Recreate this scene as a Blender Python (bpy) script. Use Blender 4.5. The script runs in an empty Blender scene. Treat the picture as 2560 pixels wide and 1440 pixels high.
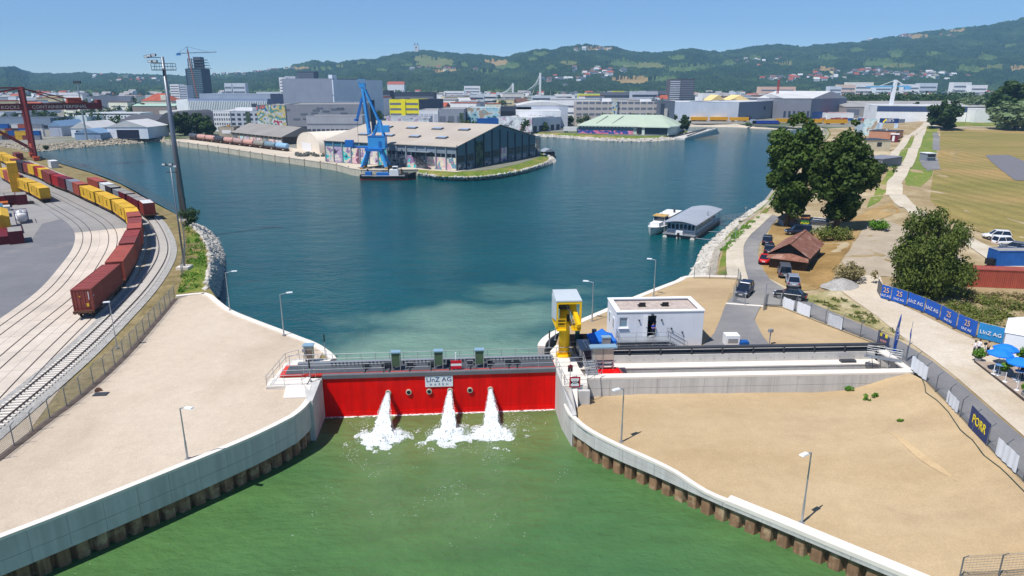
import bpy,bmesh,math,random
from mathutils import Vector,Matrix,noise
from mathutils.geometry import delaunay_2d_cdt
random.seed(11)
R = math.radians
sc = bpy.context.scene
col = sc.collection

# ------------------------------------------------------------------ camera, sky, sun, exposure
CAM_H = 33.6                                   # drone height above the water, metres
FOC = 1707.0                                   # 24 mm on a 36 mm wide sensor, in pixels of a 2560 wide picture
PITCH = math.atan(505 / FOC)
cam = bpy.data.objects.new('camera',bpy.data.cameras.new('camera'))
col.objects.link(cam)
cam.location = (0,0,CAM_H)
cam.rotation_euler = (R(90) - PITCH,0,0)
cam.data.sensor_width = 36
cam.data.lens = 36 * FOC / 2560
cam.data.clip_start = 1
cam.data.clip_end = 40000
sc.camera = cam

SUN_EL = R(62)
SUN_XY = Vector((-0.78,-0.63)).normalized()   # the sun stands behind the camera, to its left
world = bpy.data.worlds.new('World')
sc.world = world
world.use_nodes = True
wn = world.node_tree.nodes
sky = wn.new('ShaderNodeTexSky')
sky.sky_type = 'NISHITA'
sky.sun_disc = False
sky.sun_elevation = SUN_EL
sky.sun_rotation = math.atan2(SUN_XY.x,SUN_XY.y)
sky.altitude = 3000
sky.air_density = 1.0
sky.dust_density = 0.0
sky.ozone_density = 7.0
world.node_tree.links.new(sky.outputs[0],wn['Background'].inputs[0])
wn['Background'].inputs[1].default_value = 0.097
sun = bpy.data.objects.new('sun',bpy.data.lights.new('sun','SUN'))
col.objects.link(sun)
sun.data.energy = 4.2
sun.data.angle = R(0.5)
sun.data.color = (1.0,0.965,0.92)
sdir = Vector((-SUN_XY.x * math.cos(SUN_EL),-SUN_XY.y * math.cos(SUN_EL),-math.sin(SUN_EL)))
sun.rotation_euler = sdir.to_track_quat('-Z','Y').to_euler()
sun.location = (0,0,200)
sc.view_settings.view_transform = 'Standard'
sc.view_settings.look = 'None'
sc.view_settings.gamma = 1
sc.view_settings.use_curve_mapping = False
sc.view_settings.exposure = 0.42
sc.render.engine = 'CYCLES'
sc.cycles.max_bounces = 7
sc.cycles.diffuse_bounces = 4
sc.cycles.glossy_bounces = 2
sc.cycles.transmission_bounces = 2
sc.cycles.volume_bounces = 0
sc.cycles.transparent_max_bounces = 8
sc.cycles.caustics_reflective = False
sc.cycles.caustics_refractive = False
sc.cycles.use_denoising = True

# ------------------------------------------------------------------ surveying: where a sight line meets a level plane / a distance
CP,SP = math.cos(PITCH),math.sin(PITCH)
def ray(px,py):
    u = (px - 1280) / FOC; v = -(py - 720) / FOC
    return Vector((u,CP + v * SP,-SP + v * CP))
def P(px,py,z=4.2):
    d = ray(px,py); t = (z - CAM_H) / d.z
    return Vector((d.x * t,d.y * t,z))
def Q(px,py,Y):
    d = ray(px,py); t = Y / d.y
    return Vector((d.x * t,Y,CAM_H + d.z * t))
def S(p):
    dz = p[2] - CAM_H
    zc = p[1] * CP - dz * SP; yc = p[1] * SP + dz * CP
    return (1280 + FOC * p[0] / zc,720 - FOC * yc / zc)
def PS(l,z): return [P(a,b,z) for a,b in l]

# ------------------------------------------------------------------ mesh builder
class MB:
    def __init__(s): s.v = []; s.f = []; s.m = []; s.smooth = False
    def _add(s,vs,fs,m=0):
        o = len(s.v); s.v += [tuple(x) for x in vs]
        for f in fs: s.f.append(tuple(i + o for i in f)); s.m.append(m)
        return s
    def box(s,c,d,rz=0,m=0,taper=1.0):
        hx,hy,hz = d[0] / 2,d[1] / 2,d[2] / 2
        cs,sn = math.cos(rz),math.sin(rz); vs = []
        for z,k in ((-hz,1),(hz,taper)):
            for x,y in ((-hx,-hy),(hx,-hy),(hx,hy),(-hx,hy)):
                x *= k; y *= k
                vs.append((c[0] + x * cs - y * sn,c[1] + x * sn + y * cs,c[2] + z))
        return s._add(vs,[(3,2,1,0),(4,5,6,7),(0,1,5,4),(1,2,6,5),(2,3,7,6),(3,0,4,7)],m)
    def beam(s,a,b,w,h=None,m=0):
        a,b = Vector(a),Vector(b); h = h or w
        d = (b - a)
        if d.length < 1e-6: return s
        d.normalize()
        up = Vector((0,0,1)) if abs(d.z) < 0.95 else Vector((0,1,0))
        x = d.cross(up).normalized(); y = x.cross(d)
        vs = []
        for p in (a,b):
            for i,j in ((-1,-1),(1,-1),(1,1),(-1,1)):
                vs.append(p + x * (i * w / 2) + y * (j * h / 2))
        return s._add(vs,[(0,1,2,3),(7,6,5,4),(4,5,1,0),(5,6,2,1),(6,7,3,2),(7,4,0,3)],m)
    def tube(s,a,b,r0,r1=None,n=8,m=0,cap=True):
        a,b = Vector(a),Vector(b); r1 = r0 if r1 is None else r1
        d = (b - a).normalized()
        up = Vector((0,0,1)) if abs(d.z) < 0.95 else Vector((0,1,0))
        x = d.cross(up).normalized(); y = x.cross(d)
        vs = []
        for p,r in ((a,r0),(b,r1)):
            for i in range(n):
                t = 2 * math.pi * i / n
                vs.append(p + x * (r * math.cos(t)) + y * (r * math.sin(t)))
        fs = [(i,n + i,n + (i + 1) % n,(i + 1) % n) for i in range(n)]
        if cap: fs += [tuple(range(n)),tuple(reversed(range(n,2 * n)))]
        return s._add(vs,fs,m)
    def path(s,pts,r,n=6,m=0):
        for a,b in zip(pts,pts[1:]): s.tube(a,b,r,r,n,m)
        return s
    def prism(s,poly,z0,z1,m=0):
        n = len(poly)
        ar = sum(poly[i][0] * poly[(i + 1) % n][1] - poly[(i + 1) % n][0] * poly[i][1] for i in range(n))
        if ar < 0: poly = list(reversed(poly))
        f0 = (lambda p: z0) if not callable(z0) else z0
        f1 = (lambda p: z1) if not callable(z1) else z1
        vs = [(p[0],p[1],f0(p)) for p in poly] + [(p[0],p[1],f1(p)) for p in poly]
        fs = [tuple(reversed(range(n))),tuple(range(n,2 * n))] + [(i,(i + 1) % n,n + (i + 1) % n,n + i) for i in range(n)]
        return s._add(vs,fs,m)
    def side(s,prof,org,ax,ay,length,m=0):
        """extrude a profile [(a, z)] lying in the plane (ax, z) along ay by length"""
        org,ax,ay = Vector(org),Vector(ax),Vector(ay); n = len(prof); up = Vector((0,0,1))
        vs = [org + ax * a + up * z for a,z in prof] + [org + ax * a + up * z + ay * length for a,z in prof]
        fs = [tuple(range(n)),tuple(reversed(range(n,2 * n)))] + [(i,n + i,n + (i + 1) % n,(i + 1) % n) for i in range(n)]
        return s._add(vs,fs,m)
    def strip(s,A,B,m=0,closed=False):
        n = len(A); vs = list(A) + list(B)
        fs = [(i,(i + 1) % n,n + (i + 1) % n,n + i) for i in range(n if closed else n - 1)]
        return s._add(vs,fs,m)
    def lathe(s,c,prof,n=12,m=0,sx=1,sy=1):
        vs = []
        for r,z in prof:
            for i in range(n):
                t = 2 * math.pi * i / n
                vs.append((c[0] + sx * r * math.cos(t),c[1] + sy * r * math.sin(t),c[2] + z))
        fs = []
        for k in range(len(prof) - 1):
            for i in range(n):
                j = (i + 1) % n
                fs.append((k * n + i,k * n + j,(k + 1) * n + j,(k + 1) * n + i))
        return s._add(vs,fs,m)
    def quad(s,a,b,c,d,m=0): return s._add([a,b,c,d],[(0,1,2,3)],m)
    def poly(s,pts,m=0): return s._add(pts,[tuple(range(len(pts)))],m)
    def mesh(s,name,mats):
        me = bpy.data.meshes.new(name)
        me.from_pydata([tuple(p) for p in s.v],[],s.f)
        mats = mats if isinstance(mats,(list,tuple)) else [mats]
        for q in mats: me.materials.append(q)
        if len(mats) > 1: me.polygons.foreach_set('material_index',s.m)
        if s.smooth: me.polygons.foreach_set('use_smooth',[True] * len(me.polygons))
        me.update()
        return me

def tag(o,label=None,cat=None,group=None,kind=None):
    if label: o['label'] = label
    if cat: o['category'] = cat
    if group: o['group'] = group
    if kind: o['kind'] = kind
    return o
def link(o): col.objects.link(o); return o
XF = {}
def thing(name,label,cat,loc=(0,0,0),rz=0,group=None):
    o = link(bpy.data.objects.new(name,None))
    o.empty_display_size = 0.3
    o.location = loc; o.rotation_euler = (0,0,rz)
    XF[o.name] = Matrix.Translation(Vector(loc)) @ Matrix.Rotation(rz,4,'Z')
    return tag(o,label,cat,group)
def part(name,mb,mats,parent=None,w=False,kind=None,label=None):
    """a mesh object; with w the builder's coordinates are the world's, else the parent's"""
    me = mb.mesh(name,mats) if isinstance(mb,MB) else mb
    o = link(bpy.data.objects.new(name,me))
    if parent:
        o.parent = parent
        if w: o.matrix_parent_inverse = XF[parent.name].inverted()
    if kind: o['kind'] = kind
    if label: o['label'] = label
    if parent is not None and parent.name in XF: XF[o.name] = XF[parent.name]
    return o
def inst(name,me,parent,loc,rz=0,sc_=(1,1,1),mat=None):
    """one more object on shared mesh data, placed in its parent's coordinates"""
    o = link(bpy.data.objects.new(name,me)); o.parent = parent
    o.location = loc; o.rotation_euler = (0,0,rz); o.scale = sc_
    if mat: o.material_slots[0].link = 'OBJECT'; o.material_slots[0].material = mat
    return o
def solo(name,mb,mats,label,cat,group=None,kind=None):
    """a thing that is one mesh; origin moved to its base"""
    vs = mb.v
    c = Vector((sum(v[0] for v in vs) / len(vs),sum(v[1] for v in vs) / len(vs),min(v[2] for v in vs)))
    mb.v = [(v[0] - c.x,v[1] - c.y,v[2] - c.z) for v in vs]
    o = part(name,mb,mats); o.location = c
    return tag(o,label,cat,group,kind)
def struct(name,mb,mats): return tag(part(name,mb,mats),kind='structure')
KIDS = {}
def dup(root,loc,rz=0,label=None,group=None,s=1.0):
    r = link(root.copy()); r.location = loc; r.rotation_euler = (0,0,rz)
    r.scale = (s,s,s) if not isinstance(s,tuple) else s
    if label: r['label'] = label
    if group: r['group'] = group
    for ch in root.children:
        c = link(ch.copy()); c.parent = r
        for g in ch.children:
            d = link(g.copy()); d.parent = c
    return r

# ------------------------------------------------------------------ materials
def srgb(r,g,b):
    f = lambda c: (c / 255 / 12.92) if c / 255 <= 0.04045 else ((c / 255 + 0.055) / 1.055) ** 2.4
    return (f(r),f(g),f(b))
MATS = {}
def N(nt,typ,**kw):
    n = nt.nodes.new('ShaderNode' + typ)
    for k,v in kw.items():
        if k in n.inputs: n.inputs[k].default_value = v
        else: setattr(n,k,v)
    return n
def newmat(name):
    m = bpy.data.materials.new(name); m.use_nodes = True
    nt = m.node_tree
    return m,nt,nt.nodes['Principled BSDF'],nt.links.new
def mixc(nt,fac,a,b,mode='MIX'):
    n = nt.nodes.new('ShaderNodeMix'); n.data_type = 'RGBA'; n.blend_type = mode
    L = nt.links.new
    for sock,x in ((n.inputs[0],fac),(n.inputs[6],a),(n.inputs[7],b)):
        if hasattr(x,'is_output'): L(x,sock)
        elif isinstance(x,(int,float)): sock.default_value = x
        else: sock.default_value = tuple(x) + ((1,) if len(x) == 3 else ())
    return n.outputs[2]
def ramp(nt,fac,stops,interp='LINEAR'):
    n = nt.nodes.new('ShaderNodeValToRGB'); n.color_ramp.interpolation = interp
    e = n.color_ramp.elements
    while len(e) < len(stops): e.new(0.5)
    for i,(p,c) in enumerate(stops):
        e[i].position = p
        e[i].color = (c,c,c,1) if isinstance(c,(int,float)) else tuple(c) + (1,)
    nt.links.new(fac,n.inputs[0]); return n.outputs[0]
def pos(nt,scale=(1,1,1)):
    g = nt.nodes.new('ShaderNodeNewGeometry'); mp = nt.nodes.new('ShaderNodeMapping')
    mp.inputs['Scale'].default_value = scale
    nt.links.new(g.outputs['Position'],mp.inputs[0]); return mp.outputs[0]
def tex(nt,vec,scale,detail=4,rough=0.55,kind='NoiseTexture',out=0):
    n = nt.nodes.new('ShaderNodeTexNoise' if kind == 'NoiseTexture' else 'ShaderNodeTexVoronoi')
    n.inputs['Scale'].default_value = scale
    if kind == 'NoiseTexture':
        n.inputs['Detail'].default_value = detail; n.inputs['Roughness'].default_value = rough
    nt.links.new(vec,n.inputs['Vector']); return n.outputs[out]
def bumpify(nt,bs,h,strength,dist=0.1):
    b = nt.nodes.new('ShaderNodeBump'); b.inputs['Strength'].default_value = strength
    b.inputs['Distance'].default_value = dist
    nt.links.new(h,b.inputs['Height']); nt.links.new(b.outputs[0],bs.inputs['Normal'])
def mat(name,c,r=0.6,metal=0.0,var=0.12,s=0.6,rnd=0.0,bump=0.0,bs=8.0,streak=0.0,spec=0.4,dirt=None,dirt_s=0.25,dirt_lo=0.5):
    """paint, concrete, metal: a base colour with fine and broad unevenness, optional rain streaks and dirt"""
    if name in MATS: return MATS[name]
    m,nt,b,L = newmat(name)
    v = pos(nt)
    n1 = tex(nt,v,s,5)
    k = ramp(nt,n1,[(0.3,1 - var),(0.7,1 + var * 0.6)])
    cc = mixc(nt,1.0,c,k,'MULTIPLY')
    if streak:
        n2 = tex(nt,pos(nt,(1.6,1.6,0.08)),1.3,4)
        cc = mixc(nt,1.0,cc,ramp(nt,n2,[(0.35,1 - streak),(0.6,1.0)]),'MULTIPLY')
    if dirt:
        n3 = tex(nt,v,dirt_s,6,0.65)
        cc = mixc(nt,ramp(nt,n3,[(dirt_lo,0.0),(dirt_lo + 0.2,0.85)]),cc,dirt)
    if rnd:
        oi = nt.nodes.new('ShaderNodeObjectInfo')
        cc = mixc(nt,1.0,cc,ramp(nt,oi.outputs['Random'],[(0,1 - rnd),(1,1 + rnd * 0.5)]),'MULTIPLY')
    L(cc,b.inputs['Base Color'])
    b.inputs['Roughness'].default_value = r
    b.inputs['Metallic'].default_value = metal
    b.inputs['Specular IOR Level'].default_value = spec
    if bump: bumpify(nt,b,tex(nt,v,bs,4),bump,0.05)
    MATS[name] = m
    return m

# ------------------------------------------------------------------ small geometry tools
def crom(pts,step):
    """smooth polyline through pts (Catmull-Rom), one point about every step metres"""
    pts = [Vector(p) for p in pts]; out = []
    for i in range(len(pts) - 1):
        p0 = pts[max(i - 1,0)]; p1 = pts[i]; p2 = pts[i + 1]; p3 = pts[min(i + 2,len(pts) - 1)]
        n = max(1,int((p2 - p1).length / step))
        for k in range(n):
            t = k / n
            out.append(0.5 * ((2 * p1) + (p2 - p0) * t + (2 * p0 - 5 * p1 + 4 * p2 - p3) * t * t + (3 * p1 - p0 - 3 * p2 + p3) * t ** 3))
    out.append(pts[-1]); return out
def resample(pts,step):
    """points every step metres along a polyline, with tangents"""
    out = []; d = 0.0; need = 0.0
    for a,b in zip(pts,pts[1:]):
        a,b = Vector(a),Vector(b); l = (b - a).length
        while l > 1e-9 and need <= d + l:
            out.append((a + (b - a) * ((need - d) / l),(b - a).normalized())); need += step
        d += l
    return out
def plen(pts): return sum((Vector(b) - Vector(a)).length for a,b in zip(pts,pts[1:]))
def at_len(pts,s):
    d = 0.0
    for a,b in zip(pts,pts[1:]):
        a,b = Vector(a),Vector(b); l = (b - a).length
        if d + l >= s: return a + (b - a) * ((s - d) / l),(b - a).normalized()
        d += l
    return Vector(pts[-1]),(Vector(pts[-1]) - Vector(pts[-2])).normalized()
def offset(pts,d):
    """shift a polyline sideways (to the right of its direction) in plan"""
    out = []
    for i,p in enumerate(pts):
        a = Vector(pts[max(i - 1,0)]); b = Vector(pts[min(i + 1,len(pts) - 1)])
        t = (b - a); t.z = 0; t.normalize()
        out.append(Vector(p) + Vector((t.y,-t.x,0)) * d)
    return out
def inside(x,y,poly):
    r = False; n = len(poly); j = n - 1
    for i in range(n):
        xi,yi,xj,yj = poly[i][0],poly[i][1],poly[j][0],poly[j][1]
        if (yi > y) != (yj > y) and x < (xj - xi) * (y - yi) / (yj - yi) + xi: r = not r
        j = i
    return r
def patch(bnd,step=None,ctrl=(),nz=0.0,dz=0.0):
    """a piece of ground inside a boundary, heights carried in from boundary and control points"""
    b = []
    n = len(bnd)
    for i in range(n):
        p,q = Vector(bnd[i]),Vector(bnd[(i + 1) % n])
        k = max(1,int((q - p).length / step)) if step else 1
        b += [p + (q - p) * (j / k) for j in range(k)]
    src = [Vector(p) for p in bnd] + [Vector(c) for c in ctrl]
    if step and len(b) < 400: src = b + [Vector(c) for c in ctrl] * 3
    inn = []
    if step:
        xs = [p.x for p in b]; ys = [p.y for p in b]
        x = min(xs) + step / 2
        while x < max(xs):
            y = min(ys) + step / 2
            while y < max(ys):
                jx,jy = x + random.uniform(-.2,.2) * step,y + random.uniform(-.2,.2) * step
                if inside(jx,jy,b): inn.append((jx,jy))
                y += step
            x += step
    def hz(x,y):
        w = s = 0.0
        for p in src:
            k = 1.0 / (((p.x - x) ** 2 + (p.y - y) ** 2) ** 1.5 + 1e-3); w += k; s += k * p.z
        return s / w
    flat = max(p.z for p in src) - min(p.z for p in src) < 1e-4
    pts2 = [Vector((p.x,p.y)) for p in b] + [Vector(p) for p in inn]
    r = delaunay_2d_cdt(pts2,[],[list(range(len(b)))],1,1e-5)
    zb = {(round(p.x,4),round(p.y,4)): p.z for p in b}
    mb = MB()
    vs = []
    for p in r[0]:
        z = zb.get((round(p.x,4),round(p.y,4)))
        if z is None:
            z = src[0].z if flat else hz(p.x,p.y)
            if nz: z += nz * (noise.noise(Vector((p.x * .12,p.y * .12,3.1))) + .5 * noise.noise(Vector((p.x * .5,p.y * .5,7.7))))
        vs.append((p.x,p.y,z + dz))
    mb._add(vs,[tuple(f) for f in r[2]])
    for i,f in enumerate(mb.f):
        a,c,d = (Vector(mb.v[k]) for k in f[:3])
        if (c - a).cross(d - a).z < 0: mb.f[i] = tuple(reversed(f))
    mb.smooth = step is not None
    return mb
def ribbon(mb,line,w0,w1,z,m=0):
    A = [Vector((p.x,p.y,p.z + z)) for p in offset(line,w0)]; B = [Vector((p.x,p.y,p.z + z)) for p in offset(line,w1)]
    return mb.strip(B,A,m)
TEXT_CACHE = {}
def text_mesh(txt,size=1.0,ext=0.01,align='CENTER',font_sp=1.0):
    k = (txt,size,ext,align,font_sp)
    if k not in TEXT_CACHE:
        cu = bpy.data.curves.new('lettering','FONT'); cu.body = txt; cu.size = size; cu.extrude = ext
        cu.align_x = align; cu.align_y = 'CENTER'; cu.space_character = font_sp; cu.resolution_u = 2
        ob = bpy.data.objects.new('lettering',cu); col.objects.link(ob)
        dg = bpy.context.evaluated_depsgraph_get()
        me = bpy.data.meshes.new_from_object(ob.evaluated_get(dg)); me.name = 'lettering'
        bpy.data.objects.remove(ob); TEXT_CACHE[k] = me
    return TEXT_CACHE[k].copy()
def lettering(txt,size,parent,loc,xdir,up,m,sx=1.0,ext=0.01,sp=1.0,name='lettering',w=True,align='CENTER'):
    """flat raised letters: xdir is the writing direction, up the letters' up"""
    me = text_mesh(txt,size,ext,align,sp); me.materials.clear(); me.materials.append(m)
    x = Vector(xdir).normalized(); u = Vector(up).normalized(); n = x.cross(u)
    M = Matrix(((x.x * sx,u.x,n.x,loc[0]),(x.y * sx,u.y,n.y,loc[1]),(x.z * sx,u.z,n.z,loc[2]),(0,0,0,1)))
    me.transform(M)
    return part(name,me,None,parent,w=w)
# ------------------------------------------------------------------ ground materials
def ground_mat(name,c0,c1,s=0.25,fine=3.0,rough=0.95,bump=0.25,c2=None,s2=0.05,lo=0.5,stretch=(1,1,1),grain=0.10):
    """earth, gravel, grass: two tones mixed by noise, a third in broad patches, a fine grain"""
    m,nt,b,L = newmat(name); v = pos(nt,stretch); vf = pos(nt)
    cc = mixc(nt,ramp(nt,tex(nt,v,s,6,0.6),[(0.35,0.0),(0.65,1.0)]),c0,c1)
    if c2: cc = mixc(nt,ramp(nt,tex(nt,v,s2,5,0.6),[(lo,0.0),(lo + 0.14,1.0)]),cc,c2)
    cc = mixc(nt,1.0,cc,ramp(nt,tex(nt,vf,0.9,6,0.7),[(0.3,0.93),(0.7,1.05)]),'MULTIPLY')
    g = tex(nt,vf,fine,5,0.7)
    cc = mixc(nt,1.0,cc,ramp(nt,g,[(0.25,1 - grain * 1.6),(0.75,1 + grain)]),'MULTIPLY')
    L(cc,b.inputs['Base Color']); b.inputs['Roughness'].default_value = rough
    b.inputs['Specular IOR Level'].default_value = 0.15
    if bump: bumpify(nt,b,g,bump,0.08)
    MATS[name] = m
    return m
M_SAND = ground_mat('sand',srgb(188,165,131),srgb(175,151,115),0.09,7.0,c2=srgb(168,145,114),s2=0.05,stretch=(0.6,1.5,1),grain=0.11,bump=0.3)
M_SANDHEAP = ground_mat('sand_light',srgb(200,174,134),srgb(190,164,126),0.6,5.0)
M_GRAVEL = ground_mat('gravel',srgb(203,188,169),srgb(193,177,157),0.08,7.0,c2=srgb(184,168,149),s2=0.06,stretch=(0.8,0.5,1),grain=0.11,bump=0.3)
M_EARTH = ground_mat('earth',srgb(170,152,120),srgb(146,126,90),0.15,3.0,c2=srgb(196,180,150),s2=0.04,lo=0.52,grain=0.15)
M_DRYSLOPE = ground_mat('dry_grass',srgb(164,134,86),srgb(134,108,66),0.25,2.5,c2=srgb(172,146,102),s2=0.08,grain=0.2)
M_FIELD = ground_mat('meadow',srgb(148,132,80),srgb(126,120,66),0.06,1.2,c2=srgb(162,136,88),s2=0.018,lo=0.44,stretch=(0.35,1,1),grain=0.16)
def mow(m):                                     # mown strips of the flying field
    nt = m.node_tree; b = nt.nodes['Principled BSDF']; src = b.inputs['Base Color'].links[0].from_socket; w = nt.nodes.new('ShaderNodeTexWave'); w.bands_direction = 'X'; w.inputs['Scale'].default_value = 0.05; w.inputs['Distortion'].default_value = 2.5; w.inputs['Detail'].default_value = 3
    nt.links.new(pos(nt,(1,.25,1)),w.inputs['Vector']); nt.links.new(mixc(nt,1.0,src,ramp(nt,w.outputs['Color'],[(0.3,0.91),(0.7,1.05)]),'MULTIPLY'),b.inputs['Base Color'])
mow(M_FIELD)
M_GREEN = ground_mat('levee_grass',srgb(100,122,52),srgb(128,136,66),0.2,1.6,c2=srgb(160,148,84),s2=0.06,lo=0.54,grain=0.22)
M_LAWN = ground_mat('bank_grass',srgb(92,116,44),srgb(122,132,58),0.35,2.0,c2=srgb(158,138,84),s2=0.09,lo=0.5,grain=0.25,bump=0.6)
M_PATH = ground_mat('path_gravel',srgb(202,192,174),srgb(186,174,154),0.3,4.0)
M_LOT = ground_mat('lot_gravel',srgb(208,198,182),srgb(196,182,162),0.12,3.5,c2=srgb(186,170,146),s2=0.07,grain=0.1)
M_PALE = ground_mat('pale_gravel',srgb(176,162,142),srgb(164,150,130),0.3,4.0)
M_ASPH = ground_mat('asphalt',srgb(132,130,130),srgb(120,119,120),0.15,6.0,c2=srgb(146,143,139),s2=0.06,grain=0.08,bump=0.15)
M_YARD = ground_mat('yard_asphalt',srgb(124,124,128),srgb(112,113,118),0.05,6.0,c2=srgb(150,145,138),s2=0.03,lo=0.53,grain=0.06,bump=0.1)
M_YARD2 = ground_mat('yard_patch',srgb(150,148,146),srgb(140,138,136),0.1,6.0,grain=0.06,bump=0.1)
M_SLAB = ground_mat('track_concrete',srgb(208,196,182),srgb(196,184,170),0.15,5.0,c2=srgb(182,172,160),s2=0.1,lo=0.55,grain=0.06,bump=0.1)
M_BALLAST = ground_mat('ballast',srgb(178,176,172),srgb(158,154,148),1.2,6.0,grain=0.3,bump=0.8)
M_VERGE = ground_mat('dry_verge',srgb(150,134,98),srgb(120,108,72),0.4,2.5,c2=srgb(124,122,64),s2=0.15,lo=0.56,grain=0.28,bump=0.6)
M_CITY = ground_mat('city_ground',srgb(150,145,138),srgb(122,122,112),0.01,0.15,c2=srgb(84,98,60),s2=0.006,lo=0.5,grain=0.12,bump=0)
M_QUAY = ground_mat('quay_concrete',srgb(206,194,176),srgb(188,176,158),0.06,2.0,grain=0.08,c2=srgb(170,160,144),s2=0.03,lo=0.56)
M_CONC = mat('concrete',srgb(198,194,188),0.85,var=0.10,s=0.5,streak=0.10,bump=0.1,dirt=srgb(168,162,152),dirt_lo=0.58)
M_CAP = mat('concrete_cap',srgb(222,214,203),0.85,var=0.07,s=0.6,bump=0.1)
M_CWALL = mat('concrete_wall',srgb(196,194,190),0.85,var=0.08,s=0.35,streak=0.16,bump=0.1,dirt=srgb(176,172,164),dirt_lo=0.56,dirt_s=0.5)
M_PILE = mat('rusty_pile',srgb(146,112,84),0.85,var=0.25,s=1.2,streak=0.35,bump=0.2,dirt=srgb(196,170,136),dirt_s=0.8,dirt_lo=0.5)
M_ROCK = mat('riprap_stone',srgb(196,190,180),0.95,var=0.3,s=0.5,bump=0.3,dirt=srgb(160,152,138),dirt_s=0.4)
M_STEEL = mat('galvanised_steel',srgb(168,172,176),0.45,0.5,var=0.1)
M_DGREY = mat('dark_grey_paint',srgb(62,64,70),0.5,var=0.1)
M_BLACK = mat('black_rubber',srgb(26,27,30),0.6,var=0.1)
M_RUST = mat('rusty_iron',srgb(96,66,50),0.85,var=0.25,s=2.0)
M_RAIL = mat('rail_steel',srgb(84,72,66),0.5,0.4,var=0.2,s=3.0)
M_WHITE = mat('white_paint',srgb(226,226,226),0.6,var=0.05)

# ------------------------------------------------------------------ water
def water_mat(name,deep,tint,plume=None,pc=srgb(118,148,130),amp=(24,20,0)):
    m,nt,b,L = newmat(name); v = pos(nt)
    cc = mixc(nt,ramp(nt,tex(nt,pos(nt,(0.5,1,1)),0.035,4),[(0.35,0.0),(0.7,1.0)]),deep,tint)
    if plume:                                  # cloudy water stirred up behind the gate
        g = nt.nodes.new('ShaderNodeNewGeometry')
        n = tex(nt,v,0.07,5,0.6,out=1)
        a = nt.nodes.new('ShaderNodeVectorMath'); a.operation = 'MULTIPLY_ADD'
        L(n,a.inputs[0]); a.inputs[1].default_value = amp; L(g.outputs['Position'],a.inputs[2])
        for cx,cy,rx,ry,k in plume:
            mp = nt.nodes.new('ShaderNodeMapping'); mp.vector_type = 'TEXTURE'
            mp.inputs['Location'].default_value = (cx + amp[0] / 2,cy + amp[1] / 2,0); mp.inputs['Scale'].default_value = (rx,ry,1000)
            L(a.outputs[0],mp.inputs[0])
            ln = nt.nodes.new('ShaderNodeVectorMath'); ln.operation = 'LENGTH'; L(mp.outputs[0],ln.inputs[0])
            cc = mixc(nt,ramp(nt,ln.outputs['Value'],[(0.45,k),(1.0,0.0)]),cc,pc)
    cc = mixc(nt,1.0,cc,ramp(nt,tex(nt,pos(nt,(0.35,0.9,1)),0.5,5,0.65),[(0.3,0.86),(0.7,1.12)]),'MULTIPLY')
    L(cc,b.inputs['Base Color'])
    b.inputs['Roughness'].default_value = 0.10; b.inputs['IOR'].default_value = 1.33; b.inputs['Specular IOR Level'].default_value = 0.4
    h1 = tex(nt,pos(nt,(1.0,1.5,1)),0.9,5,0.6); h2 = tex(nt,pos(nt,(0.7,1.2,1)),0.18,3)
    ad = nt.nodes.new('ShaderNodeMath'); ad.operation = 'MULTIPLY_ADD'; ad.inputs[1].default_value = 1.6
    L(h2,ad.inputs[0]); L(h1,ad.inputs[2])
    bumpify(nt,b,ad.outputs[0],0.9,0.28)
    MATS[name] = m
    return m
GL,GR = P(805,938,4.8),P(1390,920,4.8)   # front top corners of the gate
EX = (GR - GL).normalized(); EY = Vector((-EX.y,EX.x,0)); GW = (GR - GL).length
def GF(u,v,z): return Vector((GL.x + EX.x * u + EY.x * v,GL.y + EX.y * u + EY.y * v,z))
GATE_RZ = math.atan2(EX.y,EX.x)
a_,b_ = GF(-60,1.5,0),GF(80,1.5,0)
mb = MB().quad((-160,0,0),(160,0,0),(b_.x + 40,b_.y,0),(a_.x - 80,a_.y,0))
struct('water_channel',mb,water_mat('channel_water',srgb(80,114,62),srgb(66,106,66),[(GF(12,-4,0).x,GF(12,-4,0).y,22,8,.55),(GF(12,-14,0).x,GF(12,-14,0).y,14,9,.3)],srgb(108,122,76),(9,7,0)))
mb = MB().quad((-900,a_.y + 0.4,0.004),(b_.x + 400,b_.y + 0.4,0.004),(700,900,0.004),(-900,900,0.004))
struct('water_basin',mb,water_mat('basin_water',srgb(2,70,78),srgb(8,80,84),
       [(-9,82,22,15,0.85),(-18,77,14,7,0.5),(-4,98,20,9,0.65),(2,112,14,6,0.3),(-16,96,12,4,0.3)]))

# ------------------------------------------------------------------ shore lines
WL = crom(PS([(-560,1560),(-280,1450),(0,1344),(139,1291),(278,1236),(417,1180),(556,1123),(640,1087),(702,1057),(740,1037),(765,1015),(780,995)],4.3),1.0)
WLB = crom(PS([(847,915),(846,905),(835,888),(815,872),(790,857),(745,840),(720,830),(640,800),(580,775),(545,750),(530,737),(512,731),(440,738)],4.3),1.0)
WRB = crom(PS([(1362,868),(1364,860),(1371,851),(1385,840),(1400,832),(1520,780),(1610,741),(1700,706),(1730,694),(1845,695)],4.6),1.0)

# left land: yard, rails and gravel apron share one level base
left = WL + [GF(0,0,4.3),GF(0,3.2,4.3)] + WLB[:-8] + PS([(520,715),(524,680),(526,640),(516,603),(485,572),(462,548),(442,537),(390,510),(300,460),(225,432),(150,410),(92,388),(40,372),(-100,355),(-900,340)],4.1) + [Vector((-700,300,4.1)),Vector((-300,20,4.1)),Vector((-60,20,4.1))]
for p in left: p.z = 4.1
T_LEFT = struct('ground_terminal',patch(left),M_VERGE)
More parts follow.
